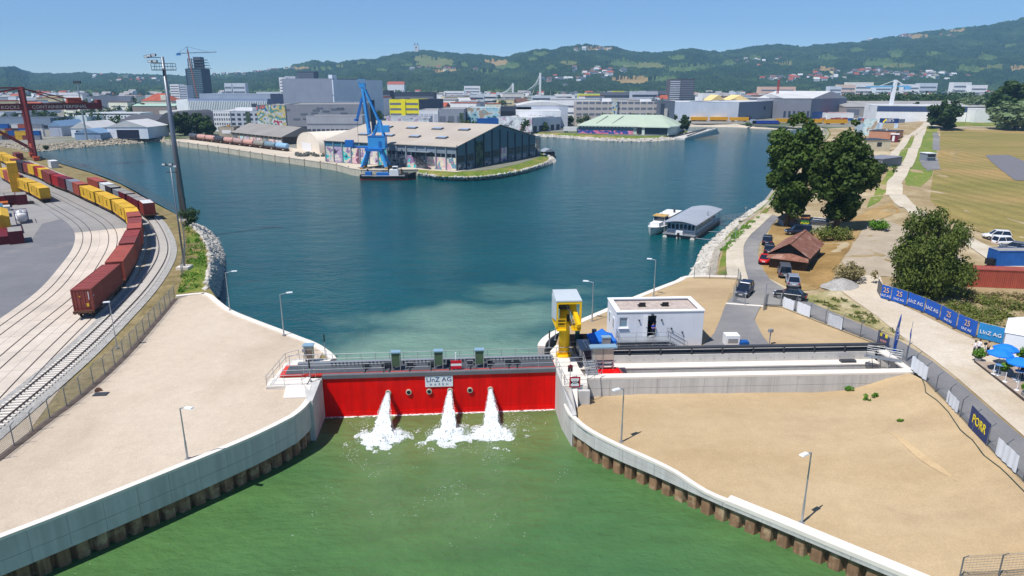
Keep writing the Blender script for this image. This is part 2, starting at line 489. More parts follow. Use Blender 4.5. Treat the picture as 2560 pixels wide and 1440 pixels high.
# far land: harbour quays, peninsula and the city plain, out to the horizon
nb_l = [(-200,358),(0,358),(92,362),(175,356),(250,349),(375,343),(412,343)]
qy_l = [(415,350),(540,367),(670,387),(770,401),(845,412),(905,425),(1045,424)]
pn_l = [(1045,424),(1070,426),(1112,428),(1175,428),(1237,423),(1290,411),(1330,399),(1345,394),(1352,391),(1345,388),(1335,381),(1322,370),(1300,352)]
fs_l = [(1270,334),(1315,328),(1415,333),(1515,339),(1615,340),(1675,337),(1700,331),(1716,326)]
il_l = [(1700,314),(1722,309),(1840,309),(1890,313),(1960,316),(2045,316),(2075,322)]
far_line = nb_l + qy_l[:-1] + pn_l + fs_l + il_l
far = PS(far_line,2.5) + [Vector((420,330,2.5)),Vector((6800,330,2.5)),Vector((6800,5900,2.5)),Vector((-6800,5900,2.5)),Vector((-6800,380,2.5))]
struct('ground_city',patch(far),M_CITY)
# right land: heights surveyed from control points
rb = [(1845,697,4.6),(1790,690,3.9),(1795,655,3.8),(1803,625,3.8),(1826,600,3.8),(1860,560,3.8),(1890,535,3.8),(1925,508,3.8),(1970,445,3.8),(2010,402,3.8),(2050,362,3.8),(2072,335,3.6),(2066,322,3.4),(2150,316,3.8),(2300,303,4.2),(2420,298,4),(2560,297,4),(3000,297,4),(3300,400,4),(3300,700,5),(3300,1100,5),(3000,1450,4.5),
      (2640,1290,4.4),(2560,1209,4.5),(2487,1137,4.6),(2392,1034,4.7),(2312,952,4.8),(2192,860,4.8),(2085,819,4.8),(1952,767,4.8),(1910,764,4.75),(1815,757,4.75),(1830,725,4.7)]
rc = [(1990,640,4.2),(1950,600,4.2),(2000,560,4.2),(2050,620,4.3),(2010,690,4.5),(1900,700,4.7),(1980,720,4.7),(1880,640,4.4),(2120,640,6.2),(2150,600,6.5),(2200,560,6.5),(2180,640,6.3),(2090,660,5.4),(2200,690,6.0),
      (2310,315,6.5),(2298,340,6.5),(2285,370,6.5),(2255,420,6.5),(2235,460,6.5),(2245,490,6.5),(2280,525,6.5),(2340,560,6.4),(2400,590,6.2),(2500,645,5.7),
      (2255,330,4),(2235,380,4),(2200,440,4),(2170,490,4),(2130,545,4.2),(2080,480,4),(2340,330,4.2),(2338,400,4.2),(2325,470,4.2),(2390,555,4.4),(2480,610,4.8),(2450,400,4.1),(2500,500,4.3),(2560,450,4.1),(2700,400,4.1),(2700,560,4.4),(2420,480,4.2),(2400,340,4.1),(2500,330,4.1),
      (2250,760,5),(2400,800,5),(2480,900,5),(2560,950,5),(2700,900,5),(2100,740,4.9),(2300,700,5.3),(2450,720,5.3),(2560,760,5.3),(2560,1060,4.9),(2700,1150,4.8)]
T_RIGHT = struct('ground_levee',patch([P(*p) for p in rb],5.0,[P(*p) for p in rc],0.03),M_EARTH)
# sand behind the slot, round the control house
rs = [P(p.x,p.y,4.7) if False else Vector((p.x,p.y,4.7)) for p in WRB[4:]] + PS([(1830,725),(1815,757),(1910,764),(1952,767),(2085,819),(2192,860),(2195,868)],4.7) + [GF(60.6,3.6,4.7),GF(26.4,3.6,4.7),GF(25.2,6,4.7)]
T_BACK = struct('ground_control_house',patch(rs,3.0,[],0.05),M_SAND)

# ------------------------------------------------------------------ front sand, falling from the fence to the quay wall
CHA,CHB = P(1466,945,4.8),P(2285,930,4.8)      # front top edge of the gate slot wall
def onwall(px,py,A=CHA,B=CHB):
    d = ray(px,py); n = Vector((-(B.y - A.y),B.x - A.x,0))
    t = n.dot(Vector((A.x,A.y,0))) / n.dot(Vector((d.x,d.y,0)))
    return Vector((d.x * t,d.y * t,CAM_H + d.z * t))
_wr = [(1409,1048,3.3),(1416,1068,3.3),(1437,1090,3.25),(1472,1115,3.15),(1545,1150,3.0),(1610,1177,2.9),(1680,1208,2.75),(1760,1245,2.2),(1850,1283,2.2),(1940,1320,2.2),(2100,1388,2.2),(2300,1472,2.2),(2800,1690,2.2)]
WR = crom([Vector((P(a,b,1.6).x,P(a,b,1.6).y,z)) for a,b,z in _wr],1.0)
WRI = offset(WR,-0.5)
fs = [p + Vector((0,0,-0.06 if p.z < 2.3 else -0.35)) for p in WRI] + [P(3000,1600,3.5),P(3000,1450,4.4),P(2640,1290,4.3),P(2560,1209,4.5),P(2487,1137,4.6),P(2392,1034,4.7),P(2312,952,4.8),P(2290,940,4.8)] + [onwall(*p) for p in [(2275,933),(2220,945),(2170,961),(2120,975),(2045,981),(1920,981),(1600,985),(1485,992)]] + [P(1445,1018,3.0),P(1412,1020,3.0)]
T_SAND = struct('ground_sand',patch(fs,1.6,[P(1600,1050,2.9),P(1800,1050,2.9),P(2000,1050,2.9),P(1800,1150,2.6),P(2000,1200,2.5),P(2150,1080,3.1),P(2200,1020,3.5),P(2300,1150,3.2),P(2250,1300,2.6),P(2450,1300,3.1),P(2400,1400,2.7),P(2340,1080,3.8)],0.09),M_SAND)

from mathutils.bvhtree import BVHTree
def bvh_of(o): return BVHTree.FromPolygons([o.matrix_world @ v.co for v in o.data.vertices],[tuple(p.vertices) for p in o.data.polygons])
BV = [bvh_of(o) for o in (T_RIGHT,T_BACK,T_SAND)]
ORG = Vector((0,0,CAM_H))
def G(px,py):
    """the point of the ground seen at a pixel"""
    d = ray(px,py).normalized(); best = None
    for b in BV:
        h = b.ray_cast(ORG,d)
        if h[0] is not None and (best is None or h[3] < best[1]): best = (h[0],h[3])
    return best[0].copy() if best else P(px,py,4.2)
def gz(x,y,default=4.2):
    zs = [h[0].z for h in (b.ray_cast(Vector((x,y,60)),Vector((0,0,-1))) for b in BV) if h[0] is not None]
    return max(zs) if zs else default
def drape(pxl,step,dz,w=False):
    """a sheet lying on the surveyed ground inside a closed outline"""
    bnd = [p if w else G(*p) for p in pxl]
    mb = patch(bnd,step)
    mb.v = [(x,y,gz(x,y,z) + dz) for x,y,z in mb.v]
    return mb
def drape_path(pxl,width,dz,step=1.5,n=4,w=False):
    line = crom([p if w else G(*p) for p in pxl],step); mb = MB(); rows = []
    for k in range(n + 1):
        wv = (k / n - 0.5) * width
        rows.append([Vector((p.x,p.y,gz(p.x,p.y,p.z) + dz)) for p in offset(line,wv + (random.uniform(-.15,.15) if k in (0,n) else 0))])
    for a,b in zip(rows,rows[1:]): mb.strip(b,a)
    mb.smooth = True
    return mb,line
def zone(name,mb,m):
    o = struct(name,mb,m); BV.append(bvh_of(o)); return o
def sweep(mb,line,w0,w1,z0,z1,m=0,ends=True):
    """a bar with a rectangular section swept along a line; offsets to the right, heights from the line"""
    A = offset(line,w0); B = offset(line,w1)
    a0 = [p + Vector((0,0,z0)) for p in A]; a1 = [p + Vector((0,0,z1)) for p in A]
    b0 = [p + Vector((0,0,z0)) for p in B]; b1 = [p + Vector((0,0,z1)) for p in B]
    mb.strip(a1,b1,m); mb.strip(b1,b0,m); mb.strip(b0,a0,m); mb.strip(a0,a1,m)
    if ends:
        mb.quad(a0[0],a1[0],b1[0],b0[0],m); mb.quad(b0[-1],b1[-1],a1[-1],a0[-1],m)
    return mb
def trim(line,s0,s1):
    L_ = plen(line); s1 = min(s1,L_); n = max(2,int((s1 - s0) / 1.0) + 1)
    return [at_len(line,s0 + (s1 - s0) * i / n)[0] for i in range(n + 1)]
def quay_wall(name,label,line,sgn,top,zc,cap_w,rows,pw=2.4,piles=True,capmat=None,drop=0.0,pile_len=None):
    """concrete wall with joints, coping and rusty sheet piles; sgn +1 when the water is to the right of the line"""
    t = thing(name,label,'quay wall',(line[0].x,line[0].y,0))
    ln = [Vector((p.x,p.y,0)) for p in line]; zt = [p.z for p in line]
    Z = lambda s: at_len(line,min(s,plen(line) - .01))[0].z
    mb = MB(); sweep(mb,[Vector((p.x,p.y,0)) for p in line],-0.62 * sgn,-0.05 * sgn,zc + 0.02,top - 0.1)
    if max(zt) - min(zt) < 0.3: part('wall_core',mb,MATS['concrete'],t,w=True)
    mb = MB(); sweep(mb,line,-cap_w * sgn,0.02 * sgn,-0.22,0.0); part('coping',mb,capmat or M_CAP,t,w=True)
    L_ = plen(ln); k = int(L_ / pw)
    for i in range(k):
        a,ta = at_len(ln,i * pw + 0.012); b,tb = at_len(ln,(i + 1) * pw - 0.012)
        na = Vector((ta.y,-ta.x,0)) * sgn; nb = Vector((tb.y,-tb.x,0)) * sgn
        za,zb = Z(i * pw) - 0.225,Z((i + 1) * pw) - 0.225
        cuts = [0.0] + rows + [1.0]
        for r0,r1 in zip(cuts,cuts[1:]):
            g = 0.014
            mb = MB(); vs = []
            for p,n_,zz in ((a,na,za),(b,nb,zb)):
                lo = zc + (zz - zc) * r0 + g; hi = zc + (zz - zc) * r1 - g
                for off in (-0.30,0.0):
                    vs += [p + n_ * off + Vector((0,0,lo)),p + n_ * off + Vector((0,0,hi))]
            mb._add(vs,[(2,6,7,3),(0,1,5,4),(1,3,7,5),(0,4,6,2),(0,2,3,1),(4,5,7,6)] if sgn > 0 else [(2,3,7,6),(0,4,5,1),(1,5,7,3),(0,2,6,4),(0,1,3,2),(4,6,7,5)])
            part('panel',mb,M_CWALL,t,w=True)
    if piles:
        me = MB()
        pr = [(-0.56,-0.45),(-0.38,0.02),(-0.32,0.06),(0.32,0.06),(0.38,0.02),(0.56,-0.45)]
        lo_,hi_ = -1.0,zc
        me.strip([Vector((a,-b * 1.0,lo_)) for a,b in pr],[Vector((a,-b,hi_)) for a,b in pr])
        me.strip([Vector((-0.7,0.45,lo_)),Vector((-0.56,0.45,lo_))],[Vector((-0.7,0.45,hi_)),Vector((-0.56,0.45,hi_))])
        me = me.mesh('pile',M_PILE)
        for i,(p,d) in enumerate(resample(ln,1.26)):
            if i == 0 or (pile_len and i * 1.26 > pile_len): continue
            n_ = Vector((d.y,-d.x,0)) * sgn
            q = p - n_ * 0.32
            inst('pile',me,t,Vector((q.x - line[0].x,q.y - line[0].y,0)),math.atan2(n_.y,n_.x) + R(90))
        mb = MB(); sweep(mb,ln,-1.0 * sgn,-0.74 * sgn,-1.0,zc); part('backing',mb,M_PILE,t,w=True)
    return t
for p in WL: p.z = 4.3
wlt = trim(WL,max(0,plen(WL) - 62),plen(WL))
quay_wall('quay_wall','curved pale concrete quay wall in shade beside the gravel apron, dark sheet piles below',wlt,1,4.3,1.45,0.55,[0.42])
quay_wall('quay_wall','sunlit curved concrete wall with rusty brown sheet piles along the sand',trim(WR,0,60),1,2.2,1.55,0.42,[0.5],pw=3.2)
mb = MB(); w2 = trim(WR,19.5,60); sweep(mb,[Vector((p.x,p.y,2.2)) for p in w2],-0.95,0.03,-0.3,0.03)
solo('coping_slab',mb,M_CAP,'wide white concrete coping slab along the lower sand edge','coping')
def basin_edge(label,line,z,w=0.75):
    t = thing('basin_wall',label,'quay wall',(line[0].x,line[0].y,0))
    ln = [Vector((p.x,p.y,z)) for p in line]
    n = max(1,int(plen(ln) / 4.0)); L_ = plen(ln)
    for i in range(n):
        mb = MB(); sweep(mb,trim(ln,i * L_ / n + 0.01,(i + 1) * L_ / n - 0.01),-0.02,w,-0.3,0.0); part('coping',mb,M_CAP,t,w=True)
    mb = MB(); sweep(mb,ln,0.06,w - 0.05,-z - 0.8,-0.3); part('wall_face',mb,M_CWALL,t,w=True)
basin_edge('white coping and concrete wall along the basin edge of the gravel apron',list(reversed(WLB[2:])),4.34)
basin_edge('white coping and concrete wall along the basin beside the control house',list(reversed(WRB)),4.74,0.85)

# ------------------------------------------------------------------ gravel apron, verge, rails
fence_l = PS([(437,747),(390,802),(300,902),(185,1002),(140,1035),(50,1104),(14,1132),(-60,1190)],4.2)
apron = [Vector(p) for p in fence_l] + PS([(-300,1380)],4.2) + [Vector((p.x,p.y,4.2)) for p in offset(wlt,-0.5)] + [GF(-0.3,-3,4.2),GF(-3.9,-1.5,4.2),GF(-3.9,4.4,4.2),GF(-1.5,5.2,4.2)] + [Vector((p.x,p.y,4.2)) for p in offset(WLB,-0.3)[5:-2]]
struct('ground_gravel',patch(apron,1.7,[],0.05),M_GRAVEL)
# rail centre lines
ROOF = [(190,731),(250,685),(295,646),(327,585),(339,562),(337,540),(332,525),(312,507),(267,485),(217,465),(175,447),(135,435),(110,422),(86,412),(60,406),(32,395),(0,379),(-60,355)]
_t3 = [P(*p,8.2) for p in ROOF]
d0 = (_t3[0] - _t3[1]).normalized()
_t3 = [_t3[0] + d0 * 45 + Vector((3.2,0,0)),_t3[0] + d0 * 20 + Vector((0.8,0,0))] + _t3
T3 = crom([Vector((p.x,p.y,4.2)) for p in _t3],1.5)
for _ in range(30):
    T3 = [T3[0]] + [(T3[i - 1] + T3[i] * 2 + T3[i + 1]) / 4 for i in range(1,len(T3) - 1)] + [T3[-1]]
T2 = offset(T3,-4.4); T1 = offset(T3,-8.9)
TB = crom([Vector((x,y,4.3)) for x,y in [(-45.6,45),(-47.4,57.8),(-49.5,71.6),(-52.6,85.5),(-55.9,99.0),(-62.4,118.5),(-69.35,132.6),(-75.9,143.7),(-81.5,152.7),(-93,167.5),(-119,196),(-150,229),(-200,283)]],1.5)
for _ in range(20):
    TB = [TB[0]] + [(TB[i - 1] + TB[i] * 2 + TB[i + 1]) / 4 for i in range(1,len(TB) - 1)] + [TB[-1]]
struct('ballast_bed',ribbon(MB(),TB,-2.1,2.3,-0.10),M_BALLAST)
struct('gravel_strip',ribbon(MB(),T3,1.5,4.2,-0.075),M_PALE)
yard = [p + Vector((0,0,-.06)) for p in offset(T3,-10.5)] + [Vector((-700,330,4.14)),Vector((-700,120,4.14)),Vector((-100,20,4.14))]
struct('yard_asphalt',patch(yard),M_YARD)
struct('yard_track_lane',ribbon(MB(),T3,-11,1.6,-0.035),M_YARD2)
s_end = 118
SL = trim(T3,0,s_end)
t = thing('track_slab','pale concrete slabs with embedded rails beside the container train','pavement',SL[0])
for i in range(int(s_end / 6)):
    for a,b in ((-11,-6.7),(-6.65,-2.25),(-2.2,1.6)):
        mb = MB(); ribbon(mb,trim(T3,i * 6 + 0.02,i * 6 + 5.98),a,b,-0.025); part('slab',mb,M_SLAB,t,w=True)
t['kind'] = 'structure'
for pl in ([(0,520),(60,505),(112,520),(150,548),(105,560),(78,600),(0,610)],[(0,455),(40,470),(75,500),(0,520)]):
    struct('yard_patch',MB().poly([p for p in PS(pl,4.148)][::-1]),M_YARD2)
slm = MB().box((0,0,0),(0.26,2.5,0.16)).mesh('sleeper',M_CAP)
def track(label,line,sleepers,zr):
    t = thing('railway_track',label,'railway',line[0])
    for s in (-0.75,0.75):
        mb = MB(); sweep(mb,line,s - 0.05,s + 0.05,zr - .12,zr); part('rail',mb,M_RAIL,t,w=True)
    if sleepers:
        for p,d in resample(trim(line,0,120),0.62):
            inst('sleeper',slm,t,p - line[0] + Vector((0,0,-0.05)),math.atan2(d.y,d.x))
track('ballasted railway track with pale sleepers beside the wire fence',TB,True,0.16)
track('rails set in concrete under the curved container train',T3,False,0.02)
track('middle pair of rails set in the pale concrete slabs',T2,False,0.02)
track('rails set in concrete nearest the asphalt yard',T1,False,0.02)

# ------------------------------------------------------------------ covers on the apron
solo('manhole_cover',MB().tube(P(246,977,4.2),P(246,977,4.27),.34,.34,18),M_RUST,'round rusty manhole cover on the gravel apron by the fence','manhole cover')
solo('drain_grate',MB().box(P(252,985,4.24),(1.3,.8,.06),.1),M_DGREY,'dark rectangular drain grate on the gravel apron by the fence','drain grate')
# ------------------------------------------------------------------ fences
M_WIRE = mat('fence_wire',srgb(150,156,160),0.5,0.6)
M_FPOST = mat('fence_post',srgb(120,128,134),0.5,0.5)
def wire_fence(name,label,line,h,step=2.5,top='plain',wires=11,toward=0.0,zf=None,w=0.012):
    t = thing(name,label,'fence',line[0])
    rs_ = resample(line,step)
    for i,(p,d) in enumerate(rs_):
        if zf: p.z = zf(p.x,p.y)
        n_ = Vector((d.y,-d.x,0)) * toward
        mb = MB().beam(p,p + Vector((0,0,h)),0.07,0.07)
        if top == 'bent': mb.beam(p + Vector((0,0,h)),p + Vector((0,0,h + 0.42)) + n_ * 0.38,0.05,0.05)
        part('post',mb,M_FPOST,t,w=True)
        if i + 1 < len(rs_):
            q = rs_[i + 1][0].copy()
            if zf: q.z = zf(q.x,q.y)
            mb = MB()
            for k in range(wires):
                z = 0.08 + (h - 0.12) * k / (wires - 1)
                mb.beam(p + Vector((0,0,z)),q + Vector((0,0,z)),w,w)
            nv = int((q - p).length / 0.22)
            for k in range(1,nv):
                a = p + (q - p) * (k / nv); mb.beam(a,a + Vector((0,0,h)),0.006,0.006)
            if top == 'bent':
                for f in (0.4,0.95): mb.beam(p + n_ * (0.38 * f) + Vector((0,0,h + 0.42 * f)),q + n_ * (0.38 * f) + Vector((0,0,h + 0.42 * f)),0.01,0.01)
            part('wire_panel',mb,M_WIRE,t,w=True,kind='stuff')
    return t
wire_fence('wire_fence','tall grey wire fence between railway verge and gravel apron',trim(crom(fence_l,1),0,70),1.9,2.5,'bent',12,-1,None,0.016)
fl2 = PS([(455,690),(463,640),(458,580),(448,545),(430,527),(390,505),(300,456),(225,428),(150,407),(100,390)],4.1)
wire_fence('wire_fence','grey wire fence along the basin bank behind the container trains',crom(fl2,2),2.0,3.0,'bent',8,1,None,0.02)
mb = MB(); ln = trim(crom(fence_l,1),0,70); sweep(mb,offset(ln,-0.1),-0.35,0.35,-0.09,0.04)
solo('fence_base',mb,mat('dark_soil',srgb(104,90,80),0.9,var=0.3,s=2.0),'strip of dark soil under the wire fence by the gravel apron','soil strip',kind='stuff')

# ------------------------------------------------------------------ lamps
M_LAMPHEAD = mat('lamp_head',srgb(226,230,234),0.35)
def lamp_post(label,base,h,arm,hd=0.5,name='street_lamp',r=0.07):
    """arm is the plan vector from the pole to the luminaire"""
    t = thing(name,label,'street lamp',base,0,'slim steel lamps on the aprons')
    mb = MB(); mb.tube((0,0,0),(0,0,h * 0.35),r * 1.25,r * 1.25,8); mb.tube((0,0,h * 0.35),(0,0,h),r * 0.95,r * 0.75,8); mb.smooth = False
    part('pole',mb,M_STEEL,t)
    a = Vector((arm[0],arm[1],0)); e = a * 0.6 + Vector((0,0,h + 0.12))
    part('arm',MB().tube((0,0,h - 0.03),e,0.045,0.04,6),M_STEEL,t)
    rz = math.atan2(arm[1],arm[0]); f = a * 0.85 + Vector((0,0,h + 0.13))
    mb = MB().box(f,(0.75,0.36,0.09),rz,0,0.85); lo = part('luminaire',mb,M_LAMPHEAD,t)
    part('lens',MB().box(f - Vector((0,0,0.055)),(0.5,0.26,0.02),rz),M_WHITE,lo)
    part('base_plate',MB().box((0,0,0.03),(0.34,0.34,0.06)),M_STEEL,t)
def lampH(px,py,ptop,z):
    b = P(px,py,z); return b,Q(ptop[0],ptop[1],b.y).z - z
for (px,py,tp,z,arm,lb) in [
    (469,1147,(455,1020),4.2,(0.95,-0.25),'lamp at the coping of the shaded quay wall, arm over the gravel'),
    (575,776,(567,682),4.3,(1.2,0.5),'lamp nearest the rocky bank corner of the gravel apron'),
    (710,838,(703,736),4.3,(1.2,0.5),'lamp on the basin coping between the rocky corner and gate'),
    (1480,803,(1483,706),4.7,(-1.1,0.3),'lamp on the basin coping between yellow crane and white house'),
    (1634,741,(1637,650),4.7,(-1.0,0.3),'lamp on the basin coping behind the white control house')]:
    b,h = lampH(px,py,tp,z); lamp_post(lb + ', slim and grey',b,h,arm)
for (px,py,tp,arm,lb) in [(1553,1105,(1556,972),(-0.85,-0.45),'slim grey lamp on the sand below the gate slot wall'),(2004,1307,(2016,1131),(-0.85,-0.55),'slim grey lamp on the sand beside the wide white coping')]:
    b = G(px,py); lamp_post(lb,b,Q(tp[0],tp[1],b.y).z - b.z,arm)
b = P(293,870,4.2); lamp_post('thin rusty-headed post lamp behind the wire fence beside the railway',b,Q(273,757,b.y).z - 4.2,(-0.3,-0.1),r=0.05)
def floodmast(label,base,top,r0,tall):
    t = thing('floodlight_mast',label,'floodlight mast',base)
    h = top
    mb = MB(); mb.tube((0,0,0),(0,0,h),r0,r0 * 0.42,14); mb.smooth = True; part('mast',mb,mat('mast_steel',srgb(120,126,136),0.4,0.5,var=0.15,s=0.3),t)
    hz = h * 0.925
    if tall:
        mb = MB()
        for x in (-2.3,2.3):
            for y in (-0.7,0.7): mb.beam((x,y,hz),(x,y,hz + 1.3),0.07)
        for z in (hz + 0.02,hz + 0.7,hz + 1.3):
            for y in (-0.7,0.7): mb.beam((-2.3,y,z),(2.3,y,z),0.07)
            for x in (-2.3,2.3): mb.beam((x,-0.7,z),(x,0.7,z),0.07)
        for x in (-1.2,1.2):
            for y in (-0.7,0.7): mb.beam((x,y,hz),(x,y,hz + 1.3),0.05)
        part('service_basket',mb,M_DGREY,t)
        part('basket_floor',MB().box((0,0,hz - 0.06),(4.6,1.5,0.08)),M_DGREY,t)
        for i,(x,z) in enumerate(((-2.6,hz + 1.7),(-1.5,hz + 1.75),(-2.6,h + 0.2),(-1.6,h + 0.35),(-3.2,h))):
            o = part('floodlight',MB().box((x,-0.3,z),(0.9,0.5,0.5),0.2),M_DGREY,t)
            part('lamp_glass',MB().box((x,-0.57,z),(0.7,0.03,0.38),0.2),M_LAMPHEAD,o)
        part('cross_arm',MB().beam((-3.4,0,h - 0.2),(0.2,0,h - 0.1),0.12).beam((-2.8,0,hz + 1.5),(0,0,hz + 1.45),0.1),M_DGREY,t)
    else:
        part('cross_arm',MB().beam((-1.0,0,h - 0.1),(1.0,0,h - 0.1),0.12).beam((-0.9,0.2,h - 1.2),(0.9,0.2,h - 1.2),0.12),M_DGREY,t)
        for x,z in ((-0.9,h + 0.1),(0.2,h + 0.1),(0.9,h - 0.2)):
            o = part('floodlight',MB().box((x,-0.2,z),(0.6,0.4,0.4),0.3),M_DGREY,t)
            part('lamp_glass',MB().box((x,-0.41,z),(0.44,0.03,0.3),0.3),M_LAMPHEAD,o)
    part('foundation',MB().box((0,0,0.25),(2.0,2.0,0.5)),M_CAP,t)
b = P(462,552,4.1); floodmast('very tall grey floodlight mast with caged platform on the basin bank',b,Q(410,142,b.y).z - 4.1,0.75,True)
b = P(462,672,4.1); floodmast('thin floodlight mast at the bend of the ballasted railway track',b,Q(430,412,b.y).z - 4.1,0.17,False)

# ------------------------------------------------------------------ containers and wagons
def rib_side(mb,x0,x1,y,z0,z1,sgn,pitch,dep,m=0,axis=0):
    """corrugated sheet along x at y (axis 0) or along y at x (axis 1)"""
    n = max(2,int(abs(x1 - x0) / pitch)); A = []; B = []
    for i in range(n):
        for f,d in ((0.0,0),(0.25,1),(0.5,1),(0.75,0)):
            a = x0 + (x1 - x0) * (i + f) / n; q = y - sgn * dep * d
            p = (a,q) if axis == 0 else (q,a)
            A.append(Vector((p[0],p[1],z0))); B.append(Vector((p[0],p[1],z1)))
    p = (x1,y) if axis == 0 else (y,x1)
    A.append(Vector((p[0],p[1],z0))); B.append(Vector((p[0],p[1],z1)))
    if (sgn > 0) == (axis == 0): mb.strip(B,A,m)
    else: mb.strip(A,B,m)
CT = {}
def container_parts(L_,H_,fine=True):
    """corrugated box of length L_ along x, end doors at -x; shared meshes"""
    k = (round(L_,1),round(H_,1),fine)
    if k in CT: return CT[k]
    W = 2.44; x = L_ / 2 - 0.08; y = W / 2 - 0.05; ph = 0.28 if fine else 0.7
    b = MB()
    rib_side(b,-x,x,-y,0.15,H_ - 0.12,-1,ph,0.05); rib_side(b,-x,x,y,0.15,H_ - 0.12,1,ph,0.05)
    rib_side(b,-y,y,x,0.15,H_ - 0.12,1,ph,0.05,axis=1)
    b.box((0,0,0.12),(L_ - 0.1,W - 0.12,0.12))
    rf = MB().box((0,0,H_ - 0.06),(L_ - 0.1,W - 0.1,0.05))
    n = int(L_ / 1.5)
    for i in range(n): rf.box((-L_ / 2 + (i + 0.5) * L_ / n,0,H_ - 0.03),(L_ / n * 0.55,W - 0.5,0.03))
    fr = MB()
    for sx in (-1,1):
        for sy in (-1,1): fr.box((sx * (L_ / 2 - 0.07),sy * (W / 2 - 0.07),H_ / 2),(0.14,0.14,H_))
    for sy in (-1,1):
        for z in (0.08,H_ - 0.06): fr.box((0,sy * (W / 2 - 0.05),z),(L_ - 0.28,0.1,0.13))
    for sx in (-1,1):
        for z in (0.08,H_ - 0.06): fr.box((sx * (L_ / 2 - 0.06),0,z),(0.12,W - 0.28,0.13))
    dr = MB().box((-L_ / 2 + 0.08,0,H_ / 2),(0.06,W - 0.3,H_ - 0.3))
    for yy in (-0.75,-0.3,0.3,0.75): dr.tube((-L_ / 2 + 0.02,yy,0.2),(-L_ / 2 + 0.02,yy,H_ - 0.2),0.025,0.025,5)
    dr.box((-L_ / 2 + 0.04,0,H_ / 2),(0.03,0.03,H_ - 0.32))
    mk = MB().box((0,0,0),(0.02,0.45,1.5)).mesh('door_mark',M_BLACK)
    m0 = M_WHITE
    CT[k] = (b.mesh('container_body',m0),rf.mesh('container_roof',m0),fr.mesh('container_frame',m0),dr.mesh('container_door',m0),mk)
    return CT[k]
def cmat(name,c): return mat(name,c,0.55,var=0.14,s=0.8,rnd=0.10,streak=0.14,dirt=tuple(x * 0.6 for x in c),dirt_lo=0.62)
C_RED = cmat('container_red',srgb(150,60,52)); C_BROWN = cmat('container_brown',srgb(138,64,55)); C_BRICK = cmat('container_brick',srgb(168,82,64)); C_CRIM = cmat('container_crimson',srgb(168,40,42))
C_YEL = cmat('container_yellow',srgb(224,178,44)); C_GREY = cmat('container_grey',srgb(134,138,148)); C_BLUE = cmat('container_blue',srgb(28,92,168)); C_ORG = cmat('container_orange',srgb(206,112,52)); C_WHT = cmat('container_white',srgb(214,214,212)); C_MAR = cmat('container_maroon',srgb(110,28,40)); C_DK = cmat('container_dark',srgb(64,52,58)); C_TEAL = cmat('container_teal',srgb(62,116,142)); C_TARP = cmat('grey_tarpaulin',srgb(158,154,146))
def container(label,loc,rz,L_,m,H_=2.9,roofm=None,marks=0,fine=False,group=None,name='shipping_container'):
    b,rf,fr,dr,mk = container_parts(L_,H_,fine)
    t = thing(name,label,'container',loc,rz,group)
    inst('body',b,t,(0,0,0),mat=m); inst('roof',rf,t,(0,0,0),mat=roofm or m); inst('frame',fr,t,(0,0,0),mat=m); inst('door',dr,t,(0,0,0),mat=m)
    for sy in ((-1,1) if marks else ()):
        inst('marking',mk,t,(0,sy * (1.22 + 0.006),H_ * 0.5),R(90))
    return t
WG = {}
def wagon(label,loc,rz,L_,group,m=None):
    k = round(L_,1)
    if k not in WG:
        f = MB().box((0,0,1.0),(L_,2.3,0.16))
        for y in (-1.1,1.1): f.box((0,y,0.84),(L_ * 0.72,0.1,0.36))
        f.box((-L_ / 2 - 0.1,0,1.0),(0.2,2.5,0.3)).box((L_ / 2 + 0.1,0,1.0),(0.2,2.5,0.3))
        for s in (-1,1):
            for y in (-0.88,0.88): f.tube((s * (L_ / 2 + 0.15),y,1.0),(s * (L_ / 2 + 0.55),y,1.0),0.16,0.2,8)
        g = MB().box((0,0,0.55),(2.4,1.9,0.3))
        for x in (-0.9,0.9): g.box((x,1.02,0.55),(0.5,0.12,0.4)).box((x,-1.02,0.55),(0.5,0.12,0.4))
        wh = MB()
        for y in (-0.78,0.78): wh.tube((0,y - 0.06,0.46),(0,y + 0.06,0.46),0.46,0.46,12)
        wh.tube((0,-0.7,0.46),(0,0.7,0.46),0.08,0.08,6)
        WG[k] = (f.mesh('wagon_frame',M_RUST),g.mesh('bogie',M_BLACK),wh.mesh('wheelset',M_RUST))
    f,g,wh = WG[k]
    t = thing('flat_wagon',label,'wagon',loc,rz,group)
    inst('frame',f,t,(0,0,0),mat=m or M_RUST)
    for s in (-1,1):
        bo = inst('bogie',g,t,(s * (L_ / 2 - 2.0),0,0))
        for x in (-0.9,0.9): inst('wheelset',wh,bo,(x,0,0))
    return t
ORDW = 'first second third fourth fifth sixth seventh eighth ninth tenth eleventh twelfth thirteenth fourteenth fifteenth sixteenth seventeenth eighteenth nineteenth twentieth'.split()
ORDW += ['twenty-' + w for w in ORDW[:9]] + ['thirtieth'] + ['thirty-' + w for w in ORDW[:9]]
